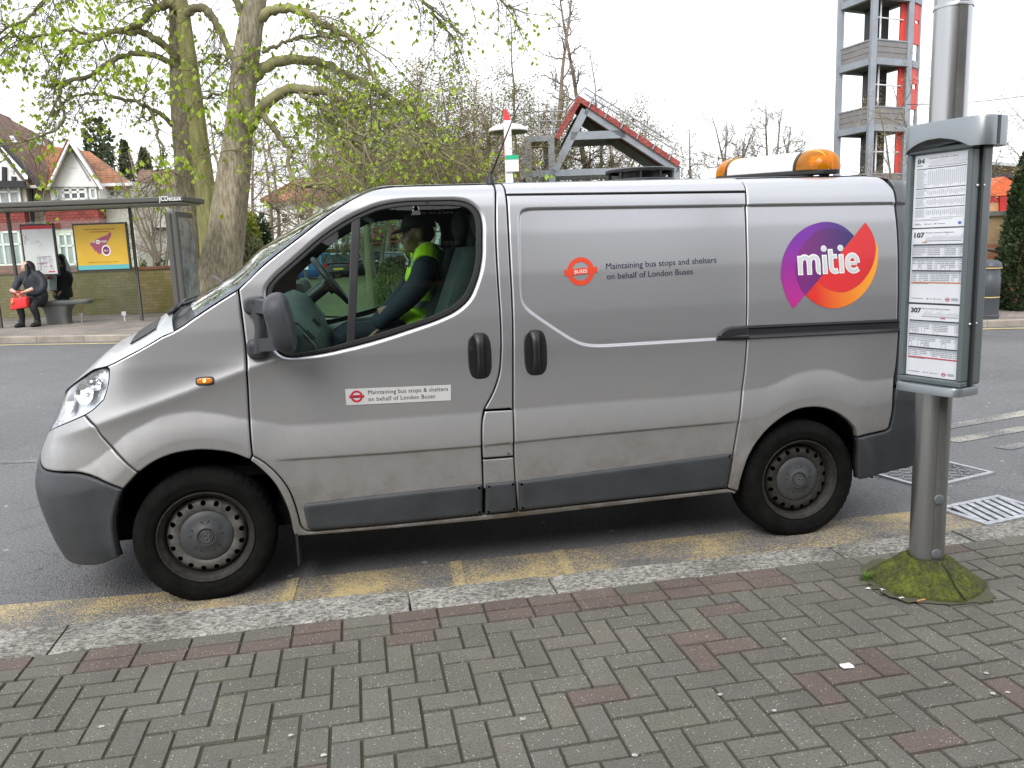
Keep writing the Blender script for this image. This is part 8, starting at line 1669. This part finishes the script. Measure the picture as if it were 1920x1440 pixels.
plant('A', 720, 52., 'bare tree directly above the front of the van roof', TWIGB, scale=1.35, rz=.4, group=GB); plant('C', 800, 46., 'taller bare tree behind the arching chestnut limbs', TWIGB, scale=1.2, rz=5., group=GB); plant('B', 455, 44., 'bare tree immediately right of the chestnut trunk', TWIGB, scale=1.15, rz=.2, group=GB); plant('C', 880, 50., 'bare tree left of the flag post', TWIGB, scale=1.12, rz=2.7, group=GB); plant('A', 935, 52., 'bare tree right behind the flag post', TWIGB, scale=1.2, rz=4., group=GB)
plant('C', 1010, 50., 'bare tree behind the left platform of the drill frame', TWIGB, scale=1.0, rz=1.3, group=GB); plant('B', 1130, 52., 'broad bare tree behind the drill frame', TWIGB, scale=1.2, rz=.9, group=GB); plant('A', 1190, 56., 'bare tree at the right end of the drill frame', TWIGB, scale=1.0, rz=2.1, group=GB)
TWIGD = mat('slender_bark', (.19,.155,.12), .9, var=.25, vscale=1.)
plant('S', 1020, 46., 'slender tall bare tree rising above the platform railing', TWIGD, scale=1.1, rz=.3, name='slender_tree'); plant('S', 1083, 46., 'tallest slender bare tree rising over the practice roof', TWIGD, scale=1.12, rz=2.2, name='slender_tree'); plant('S2', 1130, 50., 'short slender bare tree right of the practice roof ridge', TWIGD, scale=.93, rz=1.2, name='slender_tree'); plant('S2', 985, 48., 'thin crooked bare tree above the flag post', TWIGD, scale=.92, rz=4.1, name='slender_tree')
plant('Y', 790, 36., 'olive budding thicket behind the front of the van roof', TWIGB, 'shrub', 1.3, .5, None, 'budding_thicket', LEAFY, (2, .085, .4, .16)); plant('Y', 890, 36., 'yellowish budding thicket left of the flag post', TWIGB, 'shrub', 1.35, 2.5, None, 'budding_thicket'); plant('Y', 700, 42., 'olive budding thicket above the windscreen top', TWIGB, 'shrub', 1.3, 4., None, 'budding_thicket'); plant('Y', 1150, 47., 'olive thicket seen through the drill roof frame', TWIGB, 'shrub', 1.35, 1.0, None, 'budding_thicket'); plant('Y', 1030, 45., 'olive thicket seen through the left bay of the drill frame', TWIGB, 'shrub', 1.3, 3.0, None, 'budding_thicket')
TWIGQ = mat('grey_brown_twig', (.17,.145,.11), .9, var=.25, vscale=1.); proto('P', 27, 8., .24, 4, 5, .15, 0, .35, 4, nb=9); plant('P', 1335, 58., 'greyish bare tree left of the amber beacons', TWIGQ, scale=1.2, rz=.4, name='pale_tree'); plant('P', 1425, 60., 'greyish bare tree standing above the beacon bar', TWIGQ, scale=1.38, rz=2.4, name='pale_tree')
proto('R', 28, 4.6, .34, 4, 4, .05, .02, .12, 3, nb=7); plant('R', 1672, 16.2, 'bare shrub with pale buds in front of the drill tower', TWIGQ, 'shrub', .92, .4, None, 'budding_shrub', BUD, (1, .035, .3, .02)); plant('R', 1850, 16.3, 'bare shrub with pale buds reaching over the brick wall', TWIGQ, 'shrub', 1.06, 2.4, None, 'budding_shrub')
plant('K', 270, 24., 'small bare tree in the garden behind the shelter posters', TWIGB, 'tree', 1.25, 0., None, 'garden_tree'); plant('K', 325, 23.5, 'thin bare garden tree left of the chestnut trunks', TWIGB, 'tree', 1.35, 2., None, 'garden_tree')
b = MB(); p = pw(692, 500, 15.8); zg = ga(p[0], 15.8)+.1; b.tube(bez([(p[0], 15.8, zg-.1), (p[0]-.02, 15.8, zg+1.5), (p[0]+.02, 15.8, zg+3), (p[0]+.06, 15.8, zg+3.5)], 16), np.linspace(.075, .030, 16), 12); r = root('street_tree', 'slim young street tree with a green grey trunk seen through the van window', 'tree', p[0], 15.8, zg); fb(b, 'trunk', bark('green_grey_bark', (.17,.165,.085), (.12,.115,.06), 5.), r, smooth=True)
T = Tree(31); P0 = np.array([p[0]+.02, 15.8, zg+2.6])
for k in range(14): a = k*2.4; T.twigs(P0+np.array([0, 0, k*.07]), np.array([math.cos(a), math.sin(a), .7]), 1.3, .02, 2, 3, 0., .1)
b1, b2 = T.mesh(.05); fb(b2, 'crown', TWIG, r); leafmesh(T.tips, np.random.RandomState(6), 1, .09, .8, 'foliage', LEAFC, r, jit=.03)
# ---- shrubs, hedge, evergreens
def clump(name, label, px, py0, py1, wpx, d, m, cat='shrub', n=4200, size=.07, cone=False, dens=.5, seed=1, base=None):
    rg = np.random.RandomState(seed); a, z1 = fa(px, py0, d); z0 = ga(a, d)+.05 if base is None else base; w = wpx*d/FPX/2; r = root(name, label, cat, a, d, z0); H = z1-z0; pts = []
    lob = [(rg.uniform(-.5, .5), rg.uniform(-.5, .5), rg.uniform(.25, .85), rg.uniform(.28, .5)) for _ in range(9)]
    while len(pts) < n:
        h = rg.rand(); th = rg.uniform(0, 6.28)
        if cone: rr = w*min(1, (1-h)**.55*1.05)*min(1, .55+h*3)*(.86+.10*math.sin(th*5+h*9)+.06*math.sin(th*11-h*23)); k = rg.uniform(.80, 1.04); p = (rr*k*math.cos(th), rr*k*math.sin(th), h*H)
        else:
            l = lob[rg.randint(9)]; v = rg.normal(0, 1, 3); v /= np.linalg.norm(v); k = l[3]*rg.uniform(.55, 1.08); p = (w*(l[0]+v[0]*k), w*(l[1]+v[1]*k)*.8, H*max(.02, min(1.02, l[2]+v[2]*k*.62)))
        pts.append((np.array([a, d, z0])+p, v if not cone else np.array([p[0], p[1], .3])))
    V, F = [], []; k = 0
    for p, v in pts:
        f = np.array(v)/np.linalg.norm(v)+rg.normal(0, .6, 3)+[0, 0, .35]; f /= np.linalg.norm(f); s = np.cross(f, rg.normal(0, 1, 3)); s /= np.linalg.norm(s); l = size*rg.uniform(.6, 1.3); V += [p, p+f*l*.5+s*l*.32, p+f*l, p+f*l*.5-s*l*.32]; F.append((k, k+1, k+2, k+3)); k += 4
    b = MB(); b.add(np.array(V), F); fb(b, 'foliage', m, r)
    b = MB()
    for q in range(5): aa = q*1.26; b.tube([(a+.05*math.cos(aa), d+.05*math.sin(aa), z0-.05), (a+w*.3*math.cos(aa), d+w*.3*math.sin(aa), z0+H*.45), (a+w*.45*math.cos(aa), d+w*.45*math.sin(aa), z0+H*.8)] if not cone else [(a, d, z0-.05), (a, d, z0+H*.5), (a+.01, d, z0+H*.92)], [.04, .025, .01], 6)
    fb(b, 'stems', TWIG, r)
    return r
clump('conical_evergreen', 'dark conical evergreen at the right edge in front of the brick wall', 1936, 272, 560, 112, 16., EVERG, 'tree', 12000, .085, True, seed=2)
clump('dark_conifer', 'dark bushy conifer behind the gabled house', 176, 232, 400, 105, 46., EVERG, 'tree', 6000, .30, False, seed=3); clump('far_conifer', 'small dark pointed conifer right of the bushy conifer', 232, 268, 400, 50, 52., EVERG, 'tree', 2500, .28, True, seed=4); clump('far_conifer', 'lower dark conifer between the gabled house and the chestnut trunks', 268, 282, 400, 60, 55., EVERG, 'tree', 3000, .30, True, seed=14)
clump('bright_shrub', 'yellow green shrub right of the chestnut trunk', 470, 398, 470, 60, 25.5, leaf_mat('yellow_green_leaf', (.27,.30,.035), (.15,.20,.025), .35), seed=5, n=3800, size=.12); clump('dark_shrub', 'dark green shrub between the yellow shrub and the white house', 486, 408, 470, 46, 27., EVERG, seed=6, n=2500, size=.12); clump('sage_shrub', 'pale sage shrub over the brown fence', 463, 420, 480, 74, 24.6, leaf_mat('sage_leaf', (.20,.20,.10), (.12,.13,.06), .3), seed=7, n=3000, size=.10)
clump('verge_shrub', 'twiggy shrub on the verge seen through the van window', 722, 494, 560, 84, 19., BUSHG, seed=8, n=3600, size=.045); clump('brown_shrub', 'low brown shrub in front of the terraced house', 735, 482, 518, 60, 40., leaf_mat('brown_leaf', (.16,.10,.06), (.09,.06,.04), .3), seed=9, n=2600, size=.11); clump('yellow_shrub', 'yellow flowering shrub beside the bay window', 760, 470, 505, 22, 50., leaf_mat('yellow_flower', (.60,.48,.04), (.30,.32,.04), .3), seed=10, n=1500, size=.16)
clump('garden_shrub', 'small green shrub behind the garden wall near the shelter post', 268, 480, 505, 24, 21.8, BUSHG, seed=12, n=900, size=.06); clump('garden_shrub', 'small ivy shrub behind the garden wall left of the advert case', 300, 482, 505, 22, 21.8, EVERG, seed=13, n=900, size=.06)
# ------------------------------------------------------------------ the shop parade behind the photographer (seen as a reflection in the van's glass and paint)
FY = -7.6
sp_ = tag(empty('shop_building', (4., FY, .1)), 'brick shop parade behind the photographer, mirrored in the van window', 'building'); so_ = Vector((4., FY, .1))
def ps(b, nm, m): o = b.build(nm, m); o.parent = sp_; o.matrix_parent_inverse = Matrix.Translation(-so_); return o
b = MB(); b.box((5.5, FY-4., 2.4), (19., 8., 4.8)); ps(b, 'wall', brick_mat('shop_brick', (.34,.24,.18), (.28,.20,.15), (.25,.22,.20)))
b = MB(); b.box((5.5, FY+.06, 1.4), (18.6, .10, 2.5)); ps(b, 'shop_window', mat('shop_glass', (.03,.035,.04), .05, spec=.8))
b = MB(); b.box((5.5, FY+.14, 3.1), (19., .25, .75)); fs = ps(b, 'fascia', mat('fascia_dark', (.02,.022,.026), .4))
b = MB(); b.box((2.1, FY-.10, 6.4), (3.0, .50, 1.9)); ps(b, 'raised_gable', bpy.data.materials['signboard_black'] if 'signboard_black' in bpy.data.materials else mat('gable_dark', (.05,.045,.04), .8))
b = MB(); b.box((2.1, FY+.18, 5.55), (2.8, .06, 3.3)); ps(b, 'sign_board', mat('signboard_black', (.010,.010,.012), .5))
for i in range(9): b = MB(); b.box((-3.2+i*2.2, FY+.16, 1.45), (.12, .08, 2.6)); ps(b, 'mullion', MAT['black'])
b = MB(); b.box((5.5, FY-4., 4.9), (19.4, 8.4, .25)); ps(b, 'roof', MAT['black'])
SGN = mat('sign_letter', (.55,.55,.48), .5)
for txt, zc, cap, w_ in (('(020)', 6.36, .40, .64), ('020 8449', 4.86, .20, .62)):
    o = text_fit(txt, w_, cap, 'sign_lettering', SGN, None, lambda x, y, t: np.stack([2.05+w_/2-x, np.full(len(x), FY+.215), zc+y], 1), bold=.01); o.data.flip_normals(); o.parent = sp_; o.matrix_parent_inverse = Matrix.Translation(-so_)
